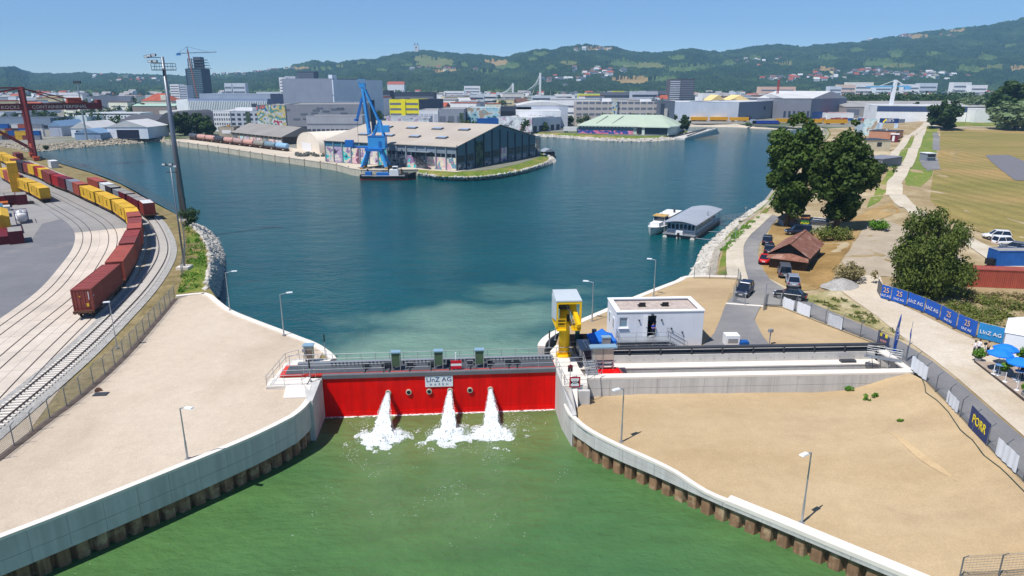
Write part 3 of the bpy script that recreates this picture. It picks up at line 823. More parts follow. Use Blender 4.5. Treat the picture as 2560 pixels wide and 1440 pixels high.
def train(line,s0,cars,zr,tname,grp):
    """cars: list of wagons, each a list of (length, material, colour word, height, roof material, marks)"""
    s = s0; i = 0
    ordw = ORDW
    for wi,load in enumerate(cars):
        L_ = sum(c[0] for c in load) + 0.08 * (len(load) - 1); W = L_ + 0.35
        p,d = at_len(line,s + W / 2); a,_ = at_len(line,s); b,_ = at_len(line,s + W); d = (b - a).normalized()
        p = (p + (a + b) / 2) / 2
        rz = math.atan2(d.y,d.x)
        wagon('flat container wagon, %s from the open end of the %s' % (ordw[wi],tname),Vector((p.x,p.y,line[0].z + zr)),rz,W,'flat wagons under the ' + tname)
        x = -L_ / 2
        for (cl,m,cw,H_,rm,mk) in load:
            c = p + d * (x + cl / 2); x += cl + 0.08; 
            k_ = container('%s container, %s from the open end of the %s' % (cw,ordw[i],tname),Vector((c.x,c.y,line[0].z + zr + 1.09)),rz,cl,m,H_,rm,mk,True,'containers on the ' + tname); i += 1
            if i == 1 and m is C_BROWN: part('hazard_label',MB().box((-cl / 2 - .02,-.55,.75),(.02,.3,.45)).box((-cl / 2 - .02,.25,1.95),(.02,.14,.16)),C_YEL,k_); part('marking',MB().box((-cl / 2 - .02,-.8,2.0),(.02,.07,1.1)).box((-cl / 2 + .5,-1.23,1.9),(.3,.02,.08)),M_WHITE,k_)
        s += W + 1.15
    return s
Y = (7.15,C_YEL,'yellow swap-body',2.75,None,1)
rd = lambda L_,m,w: (L_,m,w,2.9,None,0)
s3 = [s for s in range(0,60) if at_len(T3,s)[0].y > 84.6][0] + 0.0
train(T3,s3,[[rd(13.6,C_BROWN,'brown-red')],[rd(12.2,C_BRICK,'brick red')],[rd(6.06,C_BROWN,'dull brown-red'),rd(6.06,C_RED,'faded red')],[rd(6.06,C_BRICK,'brick red'),rd(6.06,C_BROWN,'brown-red')],[rd(6.06,C_BRICK,'brick red'),rd(6.06,C_YEL,'yellow')],[Y,Y],[Y,Y],[Y,Y],[rd(7.3,C_BRICK,'orange-red'),rd(7.3,C_GREY,'blue-grey')],[rd(7.3,C_MAR,'maroon'),rd(7.3,C_CRIM,'bright red')],[rd(13.6,C_BROWN,'long brown')],[rd(6.06,C_YEL,'yellow'),rd(6.06,C_CRIM,'red')],[rd(7.3,C_YEL,'yellow'),rd(6.06,C_BROWN,'brown')],[rd(12.2,C_DK,'dark')],[rd(6.06,C_BROWN,'brown'),rd(6.06,C_YEL,'yellow')],[Y,Y],[Y,Y]],0.02,'long curved train',None)
s1 = [s for s in range(0,200) if at_len(T1,s)[0].y > 178][0]
train(T1,s1,[[Y,Y],[Y,Y],[rd(7.3,C_BRICK,'brick red'),rd(7.3,C_ORG,'orange')],[rd(7.3,C_BRICK,'red'),rd(7.3,C_YEL,'yellow')]],0.02,'short yellow train',None)
tp = (6.06,C_MAR,'maroon low',2.3,C_TARP,0)
sb = [s for s in range(0,200) if at_len(TB,s)[0].y > 153][0]
train(TB,sb,[[(6.06,C_RED,'white-roofed red',2.6,C_WHT,0)],[tp,tp],[tp,(6.06,C_GREY,'dark grey',2.2,C_TARP,0)],[(6.06,C_DK,'dark',2.4,C_TARP,0),(6.06,C_WHT,'off-white',2.5,None,0)],[(12.2,C_BRICK,'long brick red',2.6,None,0)]],0.18,'siding by the bank fence',None)
# stacks on the asphalt
yd = math.atan2(0.80,-0.60)
def yc(label,px,py,rz,L_,m,lev=0,roofm=None,H_=2.6,dx=0.0,dy=0.0,marks=0):
    p = P(px,py,4.15); ax = Vector((math.cos(rz),math.sin(rz),0)); p += ax * (L_ / 2) + Vector((dx,dy,0))
    return container(label,p + Vector((0,0,lev * (H_ + 0.02))),rz,L_,m,H_,roofm,marks,True,'containers standing on the asphalt yard')
for k,w in enumerate(('bottom','middle','top')): yc('yellow container, %s of the stack of three on the yard' % w,43,480,yd,7.15,C_YEL,k,None,2.75,0,0,1)
yc('maroon container with grey roof, beside the yellow stack, nearer the rails',57,512,yd,6.06,C_MAR,0,C_TARP)
yc('maroon container with grey roof, middle of three by the yellow stack',30,513,yd,6.06,C_MAR,0,C_TARP)
yc('maroon container with grey roof, at the picture edge by the yellow stack',2,516,yd,6.06,C_MAR,0,C_TARP)
yc('yellow container, upper of two at the picture edge beyond the stack',-2,437,yd,12.2,C_YEL,1)
yc('dark container, lower of two at the picture edge beyond the stack',-2,437,yd,12.2,C_DK,0)
yc('grey-roofed maroon container standing alone at the yard front',44,610,yd,6.06,C_MAR,0,C_TARP,2.5)
yc('dark red low container beside the grey-roofed one at the yard front',8,612,yd,12.2,C_MAR,0,None,1.6)
yc('teal-blue container at the picture edge on the yard',-3,545,yd,6.06,C_TEAL,0,None,2.6)
yc('orange low container behind the white tank container',8,520,yd,6.06,C_ORG,0,None,1.3)
yc('white low crate behind the white tank container',12,528,yd,3.0,C_WHT,0,None,1.1)
# ridged yellow container and white tank container
p = P(14,588,4.15); ax = Vector((math.cos(yd),math.sin(yd),0)); L_ = 12.0
t = thing('ridged_container','yellow container with a pitched tarpaulin roof on the yard','container',p + ax * 6,yd)
mb = MB(); rib_side(mb,-6,6,-1.25,1.4,3.7,-1,0.3,0.05); rib_side(mb,-6,6,1.25,1.4,3.7,1,0.3,0.05); part('body',mb,C_YEL,t)
mb = MB().side([(-1.28,3.7),(1.28,3.7),(0,4.25)],(-6.05,0,0),(0,1,0),(1,0,0),12.1); part('roof',mb,C_YEL,t)
part('end_wall',MB().box((-5.98,0,2.55),(0.06,2.4,2.3)),C_YEL,t); part('end_wall',MB().box((5.98,0,2.55),(0.06,2.4,2.3)),C_YEL,t)
part('floor',MB().box((0,0,1.33),(12,2.4,0.12)),C_DK,t)
for x in (-5,-2.5,2.5,5):
    for y in (-1.0,1.0): part('leg',MB().box((x,y,0.63),(0.12,0.12,1.27)),M_RUST,t)
p = P(58,560,4.15)
t = thing('tank_container','white tank container in a steel frame on the yard','container',p + ax * 3,yd)
mb = MB(); n = 16
rng = [(-2.75,0.55),(-2.65,0.9),(-2.4,1.08),(2.4,1.08),(2.65,0.9),(2.75,0.55)]
vs = [(x,r * math.cos(2 * math.pi * i / n),1.35 + r * math.sin(2 * math.pi * i / n)) for x,r in rng for i in range(n)]
fs = [(k * n + i,k * n + (i + 1) % n,(k + 1) * n + (i + 1) % n,(k + 1) * n + i) for k in range(5) for i in range(n)] + [tuple(reversed(range(n))),tuple(range(5 * n,6 * n))]
mb._add(vs,fs); mb.smooth = True; part('tank',mb,M_WHITE,t)
mb = MB()
for sx in (-3,3):
    for sy in (-1.17,1.17): mb.beam((sx,sy,0),(sx,sy,2.6),0.12)
    for z in (0.06,2.54): mb.beam((sx,-1.17,z),(sx,1.17,z),0.11)
    mb.beam((sx,-1.17,0.1),(sx,0,0.7),0.08).beam((sx,1.17,0.1),(sx,0,0.7),0.08)
for sy in (-1.17,1.17):
    for z in (0.06,2.54): mb.beam((-3,sy,z),(3,sy,z),0.1)
part('frame',mb,mat('frame_violet',srgb(96,88,130),0.5),t)
part('walkway',MB().box((0,0,2.5),(2.6,0.5,0.05)),M_STEEL,t)
# white box by the fence
container('small white container behind the long train by the bank fence',P(126,420,4.1) + Vector((0,2,0)),math.atan2(.73,-.68),6.06,C_WHT,2.6,M_WHITE)
container('brown container standing beside the foot of the red gantry crane',P(47,398,4.1),math.atan2(.73,-.68),9.0,C_BROWN,2.6)
# ------------------------------------------------------------------ red gantry crane
M_GAN = mat('gantry_red',srgb(122,40,40),0.55,var=0.15,s=0.5,dirt=srgb(150,74,50),dirt_lo=0.6)
M_GANO = mat('gantry_orange',srgb(190,82,46),0.55,var=0.15)
C0 = Vector((-203,294,4.1)); vd = Vector((-0.61,0.79,0)); ud = Vector((0.79,0.61,0))
t = thing('gantry_crane','dark red container gantry crane with long lettered girder','crane',C0)
W_ = lambda u,v,z: C0 + ud * u + vd * v + Vector((0,0,z))
for v in (-10,10):
    part('leg',MB().beam(W_(0,v,1.5),W_(0,v * 0.92,29),1.0,1.2),M_GAN,t,w=True)
    part('leg',MB().beam(W_(-42,v,1.5),W_(-42,v * 0.92,22),1.2,1.4),M_GAN,t,w=True)
    part('brace',MB().beam(W_(-1,v,4.5),W_(-22,v * 0.9,20.5),0.7),M_GAN,t,w=True)
    part('girder',MB().beam(W_(-70,v * 0.35,21.2),W_(27,v * 0.35,21.2),1.0,2.6),M_GAN,t,w=True)
    part('stay',MB().beam(W_(0,v * 0.6,28.6),W_(23,v * 0.35,22.4),0.35).beam(W_(0,v * 0.6,28.9),W_(15,v * 0.35,22.4),0.25),M_GAN,t,w=True)
    part('stay',MB().beam(W_(0,v * 0.6,28.8),W_(-28,v * 0.35,22.4),0.5),M_GAN,t,w=True)
    part('bogie',MB().box(W_(0,v,0.9),(2.0,7.5,1.3),math.atan2(vd.y,vd.x) - R(90)),M_GANO,t,w=True)
    part('top_beam',MB().beam(W_(0,v * 0.9,28.8),W_(-50,v * 0.6,28.4),0.5),M_GAN,t,w=True)
part('sill_beam',MB().beam(W_(0,-10,5),W_(0,10,5),1.0,1.3),M_GANO,t,w=True)
part('portal_beam',MB().beam(W_(0,-9.5,28.6),W_(0,9.5,28.6),1.0,1.2),M_GAN,t,w=True)
part('boom_end',MB().box(W_(27,0,21.8),(1.6,8,3.9),math.atan2(ud.y,ud.x)),M_GAN,t,w=True)
part('trolley_house',MB().box(W_(18,0,23.6),(5.2,5,2.2),math.atan2(ud.y,ud.x)),M_GANO,t,w=True)
part('walkway',MB().beam(W_(-70,-4.6,22.0),W_(25,-4.6,22.0),0.9,0.1),M_DGREY,t,w=True)
M_LET = mat('white_lettering',srgb(228,226,222),0.6)
up = Vector((0,0,1))
lettering('CONTAINERTERMINAL',1.9,t,W_(12.2,-4.08,21.1),ud,up,M_LET,1.0,sp=1.0)
lettering('KOCKS',1.9,t,W_(-5.0,-4.08,21.1),ud,up,M_LET,1.0)
part('logo_stroke',MB().beam(W_(-10.8,-4.05,20.4),W_(-9.2,-4.05,21.7),0.06,0.5).beam(W_(-9.2,-4.05,21.7),W_(-8.6,-4.05,21.9),0.06,0.35),M_LET,t,w=True)

# ------------------------------------------------------------------ rock banks
def rocks(name,label,top,bot,n,s0,s1,m=None,spread=0.0):
    """loose stones lying on the slope between two lines"""
    mb = MB(); ico = bmesh.new(); bmesh.ops.create_icosphere(ico,subdivisions=1,radius=1)
    V = [v.co.copy() for v in ico.verts]; Fs = [tuple(v.index for v in f.verts) for f in ico.faces]; ico.free()
    LT,LB = plen(top),plen(bot)
    A = [at_len(top,LT * i / 60)[0] for i in range(61)]; B = [at_len(bot,LB * i / 60)[0] for i in range(61)]
    mb.strip(A,B) if False else None
    for _ in range(n):
        f = random.random() * 59.999; i = int(f); f -= i
        a = A[i].lerp(A[i + 1],f); b = B[i].lerp(B[i + 1],f)
        g = random.random(); p = a.lerp(b,g); s = random.uniform(s0,s1) * (0.7 + random.random() * 0.6)
        q = Matrix.Rotation(random.random() * 6.3,3,'Z') @ Matrix.Rotation(random.random() * 3,3,'X')
        sq = Vector((random.uniform(.7,1.2),random.uniform(.6,1.0),random.uniform(.45,.8))) * s
        mb._add([p + q @ Vector((v.x * sq.x,v.y * sq.y,v.z * sq.z)) * random.uniform(.85,1.1) + Vector((0,0,s * 0.12)) for v in V],Fs)
    return tag(part(name,mb,m or M_ROCK),label,'riprap',kind='stuff')
def bank(name,top,bot,m):
    LT,LB = plen(top),plen(bot); n = max(8,int(LT / 4))
    A = [at_len(top,LT * i / n)[0] for i in range(n + 1)]; B = [at_len(bot,LB * i / n)[0] for i in range(n + 1)]
    C = [a.lerp(b,0.5) + Vector((0,0,0.25 * noise.noise(a * 0.2))) for a,b in zip(A,B)]
    mb = MB(); mb.strip(C,A); mb.strip(B,C)
    for i,f in enumerate(mb.f):
        a,c,d = (Vector(mb.v[k]) for k in f[:3])
        if (c - a).cross(d - a).z < 0: mb.f[i] = tuple(reversed(f))
    return struct(name,mb,m)
M_BANK = ground_mat('bank_rubble',srgb(186,178,164),srgb(160,150,134),0.6,2.0,grain=0.3,bump=0.8)
# left green corner
lt_top = crom(PS([(512,728),(517,700),(522,660),(518,620),(498,585),(472,562),(455,545),(430,530),(390,507),(300,458),(225,430),(150,408),(92,388)],4.05),2)
lt_bot = crom(PS([(542,746),(552,715),(560,665),(557,630),(534,588),(492,560),(470,550),(447,540),(395,513),(305,464),(230,435),(155,412),(97,391)],-0.3),2)
bank('bank_terminal',lt_top,lt_bot,M_BANK)
rocks('riprap','pale boulders on the bank corner beside the gravel apron',trim(lt_top,0,62),trim(lt_bot,0,66),2600,0.28,0.6)
lt_g = PS([(440,735),(508,730),(513,700),(518,660),(514,622),(495,590),(470,566),(462,575),(470,620),(468,660),(455,700)],4.13)
struct('bank_grass',patch(lt_g,2.0,[],0.25,0.0),M_LAWN)
# north-west bank
nb_top = [p + Vector((0,0,0.02)) for p in crom(PS(nb_l,2.5),4)]
nb_bot = crom(PS([(-200,388),(0,388),(92,381),(175,373),(250,366),(375,358),(414,357)],-0.3),4)
bank('bank_north',nb_top,nb_bot,M_BANK)
rocks('riprap','grey and cream stones on the far bank beyond the red gantry crane',nb_top,nb_bot,2600,0.5,1.1,mat('bank_stone',srgb(170,160,142),0.95,var=0.4,s=0.3,dirt=srgb(120,112,96),dirt_s=0.2))
# peninsula
pn_top = crom(PS([(1045,432),(1070,437),(1112,442),(1175,443),(1237,438),(1300,427),(1347,413),(1368,405),(1376,399),(1368,391),(1352,383),(1335,372),(1308,352)],1.5),3)
pn_bot = crom(PS([(1045,441),(1070,446),(1112,451),(1175,452),(1237,447),(1300,435),(1352,421),(1377,413),(1388,405),(1381,392),(1362,384),(1345,372),(1320,352)],-0.3),3)
pn_in = [p + Vector((0,0,0.02)) for p in crom(PS(pn_l,2.5),3)]
bank('bank_peninsula',pn_in,pn_top,M_LAWN)
bank('bank_peninsula_stone',pn_top,pn_bot,M_BANK)
rocks('riprap','white boulders round the tip of the warehouse peninsula',pn_top,pn_bot,2200,0.4,0.8)
# far shore
fr_top = crom(PS([(1293,340),(1315,335),(1415,340),(1515,346),(1615,347),(1680,343),(1707,337),(1724,330)],1.2),5)
fr_bot = crom(PS([(1293,345),(1315,341),(1415,347),(1515,354),(1615,355),(1683,351),(1712,344),(1732,331)],-0.3),5)
fr_in = [p + Vector((0,0,0.02)) for p in crom(PS(fs_l,2.5),5)]
bank('bank_far_shore',fr_in,fr_top,M_LAWN); bank('bank_far_stone',fr_top,fr_bot,M_BANK)
rocks('riprap','pale stones along the far shore below the mint-roofed hall',fr_top,fr_bot,1500,0.5,1.0)
in_top = [p + Vector((0,0,0.02)) for p in crom(PS(il_l,2.5),6)]
in_bot = crom(PS([(1696,324),(1722,318),(1840,319),(1890,322),(1960,325),(2045,326),(2070,338)],-0.3),6)
bank('bank_inlet',in_top,in_bot,M_QUAY)
# right shore
rt_top = crom(PS([(1790,690),(1795,655),(1803,625),(1826,600),(1860,560),(1890,535),(1925,508),(1970,445),(2010,402),(2050,362),(2072,335),(2066,322)],3.85),3)
rt_bot = crom(PS([(1715,700),(1742,660),(1752,630),(1783,600),(1833,558),(1870,532),(1903,508),(1950,447),(1990,404),(2030,364),(2055,338),(2050,325)],-0.3),3)
bank('bank_levee',rt_top,rt_bot,M_BANK)
rocks('riprap','white boulders on the bank between houseboat and asphalt lane',[a.lerp(b,.35) for a,b in zip(trim(rt_top,0,90),trim(rt_bot,0,95))],trim(rt_bot,0,95),2600,0.3,0.6)
rt_mid = [a.lerp(b,.45) for a,b in zip([at_len(rt_top,plen(rt_top) * i / 40)[0] for i in range(41)],[at_len(rt_bot,plen(rt_bot) * i / 40)[0] for i in range(41)])]
g_ = bank('bank_levee_grass',[p + Vector((0,0,.12)) for p in offset(rt_top,1.0)[6:]],[p + Vector((0,0,.25)) for p in rt_mid[3:]],M_LAWN)
# ------------------------------------------------------------------ people
M_SKIN = mat('skin',srgb(196,142,112),0.6,var=0.05); M_HAIR = mat('dark_hair',srgb(40,30,26),0.7)
M_NAVY = mat('navy_cloth',srgb(26,32,58),0.85); M_DCLOTH = mat('dark_cloth',srgb(34,34,40),0.85); M_WCLOTH = mat('white_cloth',srgb(232,232,236),0.85); M_BCLOTH = mat('blue_cloth',srgb(24,66,168),0.85); M_TAN = mat('tan_cloth',srgb(176,156,128),0.85); M_LBLUE = mat('light_blue_cloth',srgb(120,150,200),0.85)
def person(label,loc,rz,h=1.76,top=None,legs=None,pose='stand',seated=False):
    """one continuous skinned body; facing local +y"""
    k = h / 1.76
    J = {'pel': (0,0,.95),'wa': (0,0,1.1),'ch': (0,.01,1.32),'ne': (0,.01,1.49),'he': (0,.03,1.60),'to': (0,.03,1.72),
         'lh': (-.10,0,.90),'lk': (-.12,.03,.50),'la': (-.12,0,.08),'lf': (-.13,.16,.04),'rh': (.10,0,.90),'rk': (.12,.03,.50),'ra': (.13,-.02,.08),'rf': (.14,.14,.04),
         'ls': (-.19,0,1.42),'le': (-.26,-.02,1.14),'lw': (-.25,.10,.90),'lg': (-.25,.15,.80),'rs': (.19,0,1.42),'re': (.26,-.02,1.14),'rw': (.25,.10,.90),'rg': (.25,.15,.80)}
    if pose == 'hold': J.update({'lw': (-.08,.28,1.18),'lg': (0,.32,1.2),'rw': (.10,.28,1.22),'rg': (.02,.34,1.26),'le': (-.27,.05,1.14),'re': (.27,.05,1.14)})
    if pose == 'camera': J.update({'lw': (-.12,.30,1.42),'lg': (-.06,.36,1.5),'rw': (.12,.30,1.42),'rg': (.06,.36,1.5),'le': (-.28,.14,1.22),'re': (.28,.14,1.22)})
    if pose == 'lean': J.update({'ne': (0,.12,1.47),'he': (0,.2,1.56),'to': (0,.22,1.68),'ch': (0,.07,1.31),'lw': (-.2,.4,1.1),'lg': (-.18,.48,1.12),'rw': (.2,.4,1.1),'rg': (.18,.48,1.12),'le': (-.27,.18,1.14),'re': (.27,.18,1.14),'ls': (-.19,.06,1.4),'rs': (.19,.06,1.4)})
    E_ = [('pel','wa'),('wa','ch'),('ch','ne'),('ne','he'),('he','to'),('pel','lh'),('lh','lk'),('lk','la'),('la','lf'),('pel','rh'),('rh','rk'),('rk','ra'),('ra','rf'),('ch','ls'),('ls','le'),('le','lw'),('lw','lg'),('ch','rs'),('rs','re'),('re','rw'),('rw','rg')]
    rad = {'pel': .15,'wa': .14,'ch': .16,'ne': .06,'he': .095,'to': .075,'lh': .10,'lk': .065,'la': .045,'lf': .045,'ls': .075,'le': .05,'lw': .035,'lg': .04}
    names = list(J); me = bpy.data.meshes.new('person_body')
    me.from_pydata([Vector(J[n]) * k for n in names],[(names.index(a),names.index(b)) for a,b in E_],[])
    ob = bpy.data.objects.new('person',me); col.objects.link(ob)
    md = ob.modifiers.new('skin','SKIN'); md.use_smooth_shade = True
    for i,n in enumerate(names):
        r = rad.get(n,rad.get('l' + n[1:],.06)) * k
        d = me.skin_vertices[0].data[i]; d.radius = (r * (1.15 if n in ('pel','wa','ch') else 1),r * (.78 if n in ('pel','wa','ch') else 1)); d.use_root = n == 'pel'
    ob.modifiers.new('subd','SUBSURF').levels = 1
    dg = bpy.context.evaluated_depsgraph_get(); m2 = bpy.data.meshes.new_from_object(ob.evaluated_get(dg))
    bpy.data.objects.remove(ob)
    m2.materials.clear()
    for q in (M_SKIN,top or M_WCLOTH,legs or M_NAVY,M_BLACK): m2.materials.append(q)
    for p in m2.polygons:
        c = p.center / k; p.use_smooth = True
        arm = abs(c.x) > .215 or c.y > .2
        p.material_index = 3 if c.z < .09 else 2 if c.z < .96 and not (arm and c.z > .7) else 0 if c.z > 1.475 or (arm and c.z < 1.24) or c.y > .2 else 1
    t = thing('person',label,'person',loc,rz); part('body',m2,None,t)
    hm = MB(); hm.lathe(Vector(J['to']) * k + Vector((0,-.015,-.03)),[(.098 * k,-.07),(.106 * k,0),(.085 * k,.06),(.03 * k,.085)],10); hm.smooth = True; part('hair',hm,M_HAIR,t)
    return t

# ------------------------------------------------------------------ the red sliding flood gate
M_REDG = mat('gate_red',srgb(238,10,6),0.42,var=0.12,s=0.5,streak=0.18,dirt=srgb(176,8,8),dirt_s=0.6,dirt_lo=0.62,spec=0.2)
M_REDD = mat('gate_deck_red',srgb(206,62,48),0.6,var=0.12,s=0.8)
M_STRIP = mat('gate_strip',srgb(104,104,108),0.6,var=0.12)
M_GREENC = mat('cabinet_green',srgb(72,92,68),0.6,var=0.08); M_ROOFB = mat('cabinet_roof',srgb(128,158,178),0.45,var=0.06)
M_PUMP = mat('pump_dark',srgb(44,50,56),0.5,var=0.15); M_BEIGE = mat('panel_beige',srgb(186,180,160),0.6)
GO = (GL.x,GL.y,0)
gate = thing('flood_gate','long red sliding steel flood gate across the harbour mouth','gate',GO,GATE_RZ)
npan = 8
for i in range(npan):
    u0,u1 = GW * i / npan,GW * (i + 1) / npan
    part('skin_panel',MB().box(((u0 + u1) / 2,0.15,2.45),(u1 - u0 - 0.008,0.3,3.9)),M_REDG,gate)
    part('lower_panel',MB().box(((u0 + u1) / 2,0.13,-0.4),(u1 - u0 - 0.008,0.34,1.78)),M_REDG,gate)
part('deck',MB().box((GW / 2 - 2.2,1.75,4.62),(GW + 4.4,2.8,0.2)),M_REDD,gate)
part('walkway_grating',MB().box((GW / 2 - 2.0,1.85,4.735),(GW + 3.9,2.3,0.03)),mat('grating_grey',srgb(78,82,88),.6,var=.2,s=2),gate)
part('edge_strip',MB().box((GW / 2,0.1,4.6),(GW,0.5,0.4)),M_STRIP,gate)
part('back_skin',MB().box((GW / 2,3.1,2.2),(GW,0.2,5.2)),M_REDG,gate)
part('service_duct',MB().box((GW / 2 - 1.5,2.7,4.95),(GW + 3,0.5,0.45)),M_STEEL,gate)
mb = MB()
for i in range(60): mb.box((0.6 + i * 0.4,2.43,5.0),(0.16,0.05,0.3))
part('duct_ribs',mb,M_PUMP,gate,kind='stuff')
pipe = MB(); n = 14
for r0,r1,y0,y1 in ((0.30,0.30,-0.16,0.0),): pipe.tube((0,y0,0),(0,y1,0),r0,r1,n)
pm = pipe.mesh('outlet',M_BEIGE); bo = MB().tube((0,-0.175,0),(0,-0.165,0),0.2,0.2,n).mesh('bore',M_BLACK)
jets = []
for i,(px,py) in enumerate([(971,980),(1022,981),(1073,979),(1125,974),(1175,976),(1226,971)]):
    u = (6.71,8.84,10.99,13.19,15.30,17.48)[i]; o = inst('outlet',pm,gate,(u,0,2.6)); inst('bore',bo,o,(0,0,0))
sg = part('sign_board',MB().box((12.06,-0.06,3.72),(2.9,0.06,1.22)),M_WHITE,gate)
M_LOGO = mat('logo_blue',srgb(52,74,130),0.6)
def GLet(txt,size,u,v,z,m,sx=1,parent=gate,sp=1.0): return lettering(txt,size,parent,(u,v,z),(1,0,0),(0,0,1),m,sx,0.008,sp,w=False)
GLet('LInZ AG',0.72,12.06,-0.10,3.92,M_LOGO,1.05)
GLet('HAFEN',0.34,12.06,-0.10,3.38,M_LOGO,1.0,sp=2.3)
for u in (7.58,12.05,16.38):
    c = part('control_cabinet',MB().box((u,1.0,5.95),(0.86,0.5,1.5)),M_GREENC,gate)
    part('cabinet_roof',MB().box((u,1.0,6.78),(1.02,0.72,0.12)),M_ROOFB,c)
    mb = MB()
    for x in (-0.44,0.44): mb.box((u + x,0.76,5.6),(0.07,0.07,2.1)).box((u + x,1.24,5.6),(0.07,0.07,2.1))
    part('cabinet_legs',mb,M_STEEL,c)
fl = part('flag_sign',MB().box((13.9,0.5,5.62),(1.14,0.05,0.34)).box((13.9,0.5,5.02),(1.14,0.05,0.34)),mat('flag_red',srgb(200,16,40),0.6),gate,label='red white red flag board on the gate deck')
part('flag_band',MB().box((13.9,0.5,5.32),(1.14,0.045,0.26)),M_WHITE,fl)
part('flag_pole',MB().tube((13.85,0.6,4.7),(13.85,0.6,6.5),0.05,0.05,8).box((13.85,0.6,6.3),(0.12,0.12,0.7)),M_WHITE,fl)
for u in (4.3,6.3,6.9,9.0,11.2,13.2,15.4,17.5,19.5,20.4):
    mb = MB().box((u,1.7,4.98),(0.62,0.6,0.34)); mb.tube((u - 0.3,1.75,5.2),(u + 0.32,1.75,5.2),0.2,0.2,10); mb.tube((u,1.2,4.8),(u,1.2,5.25),0.09,0.09,8)
    part('pump',mb,M_PUMP,gate)
    part('pipe_run',MB().tube((u,0.25,4.78),(u,1.5,4.86),0.07,0.07,6),M_PUMP,gate)
def railing(parent,pts,h=1.1,step=1.5,m=None,rails=(1.0,0.55),r=0.024,name='railing'):
    mb = MB()
    for a,b in zip(pts,pts[1:]):
        a,b = Vector(a),Vector(b); n = max(1,int((b - a).length / step))
        for i in range(n + 1): p = a + (b - a) * (i / n); mb.tube(p,p + Vector((0,0,h)),r,r,5)
        for f in rails: mb.tube(a + Vector((0,0,h * f)),b + Vector((0,0,h * f)),r * 1.1,r * 1.1,5)
    return part(name,mb,m or M_STEEL,parent)
railing(gate,[(-4.0,3.15,4.72),(GW + 2,3.15,4.72)],1.15,1.5,r=0.03)
railing(gate,[(-4.0,0.3,4.72),(6.4,0.3,4.72)],1.1,2.0)
railing(gate,[(8.6,0.3,4.72),(11.2,0.3,4.72)],1.1,1.3); railing(gate,[(15.0,0.3,4.72),(15.7,0.3,4.72)],1.1,1.3); railing(gate,[(17.2,0.3,4.72),(GW,0.3,4.72)],1.1,1.5)

# ------------------------------------------------------------------ piers
pier = thing('gate_pier','white concrete pier with steel railings at the gravel end of the gate','pier',GO,GATE_RZ)
part('block',MB().prism([(-5.2,-2.0),(-1.4,-2.1),(-0.02,-0.6),(-0.02,-0.02),(-4.2,-0.02),(-4.2,3.4),(0.0,3.4),(0,5.2),(-3.6,5.6),(-4.8,4.5)],-1,4.5),M_CAP,pier)
part('side_wall',MB().prism([(-0.02,-0.6),(-0.02,-5.0),(-0.6,-5.0),(-1.4,-2.1)],-1,lambda p: 4.62 if p[1] > -3 else 4.3),M_CWALL,pier)
part('step_block',MB().prism([(-3.2,-2.02),(-0.7,-2.02),(-0.7,-4.2),(-3.0,-4.2)],3.9,lambda p: 4.62 if p[1] > -3 else 4.36),M_CAP,pier)
part('front_slab',MB().box((-3.2,-1.05,4.57),(4.0,2.0,0.14)),M_CAP,pier)
railing(pier,[(-5.1,-1.95,4.64),(-1.6,-1.95,4.64),(-0.6,-0.3,4.64)],1.1,1.6)
railing(pier,[(-5.1,-1.95,4.64),(-4.7,4.4,4.5),(-3.5,5.4,4.5),(-0.4,5.0,4.5)],1.1,1.6)
c = thing('control_cabinet','grey-brown cabinet with flat roof on the pier beside the gravel','cabinet',GF(-2.2,4.6,4.5),GATE_RZ)
part('body',MB().box((0,0,1.15),(0.95,0.7,1.4)),M_BEIGE,c); part('roof',MB().box((0,0,1.95),(1.15,0.9,0.12)),M_ROOFB,c); part('door',MB().box((0.1,-0.36,1.0),(0.6,0.02,1.0)),mat('cabinet_brown',srgb(120,104,92),0.6),c); part('meter_box',MB().box((-0.45,-0.42,1.45),(0.35,0.14,0.35)),M_STEEL,c)
part('leg',MB().box((-0.4,0,0.22),(0.08,0.6,0.45)),M_STEEL,c); part('leg',MB().box((0.4,0,0.22),(0.08,0.6,0.45)),M_STEEL,c)
def signal_mast(label,loc,h,m,headm):
    t = thing('signal_mast',label,'signal',loc); part('pole',MB().tube((0,0,0),(0,0,h),0.05,0.04,8),m,t); part('head',MB().lathe((0,0,h - 0.1),[(0.06,0),(0.09,0.1),(0.07,0.9),(0.01,1.0)],8),headm,t); part('foot',MB().box((0,0,0.03),(0.25,0.25,0.06)),m,t)
M_DGRN = mat('dark_green',srgb(24,62,58),0.5)
signal_mast('dark green marker mast on the pier beside the gravel',GF(-0.55,5.0,4.5),2.2,M_STEEL,M_DGRN)
signal_mast('small black signal post on the basin coping by the yellow crane',P(1373,868,4.7),1.2,M_STEEL,M_BLACK)
signal_mast('slim grey aerial on the basin coping beside the yellow crane',P(1388,850,4.7),1.4,M_STEEL,M_STEEL)
signal_mast('dark signal post on the gate pier railing near the gravel',GF(-1.0,-0.9,4.6),1.5,M_STEEL,M_BLACK)

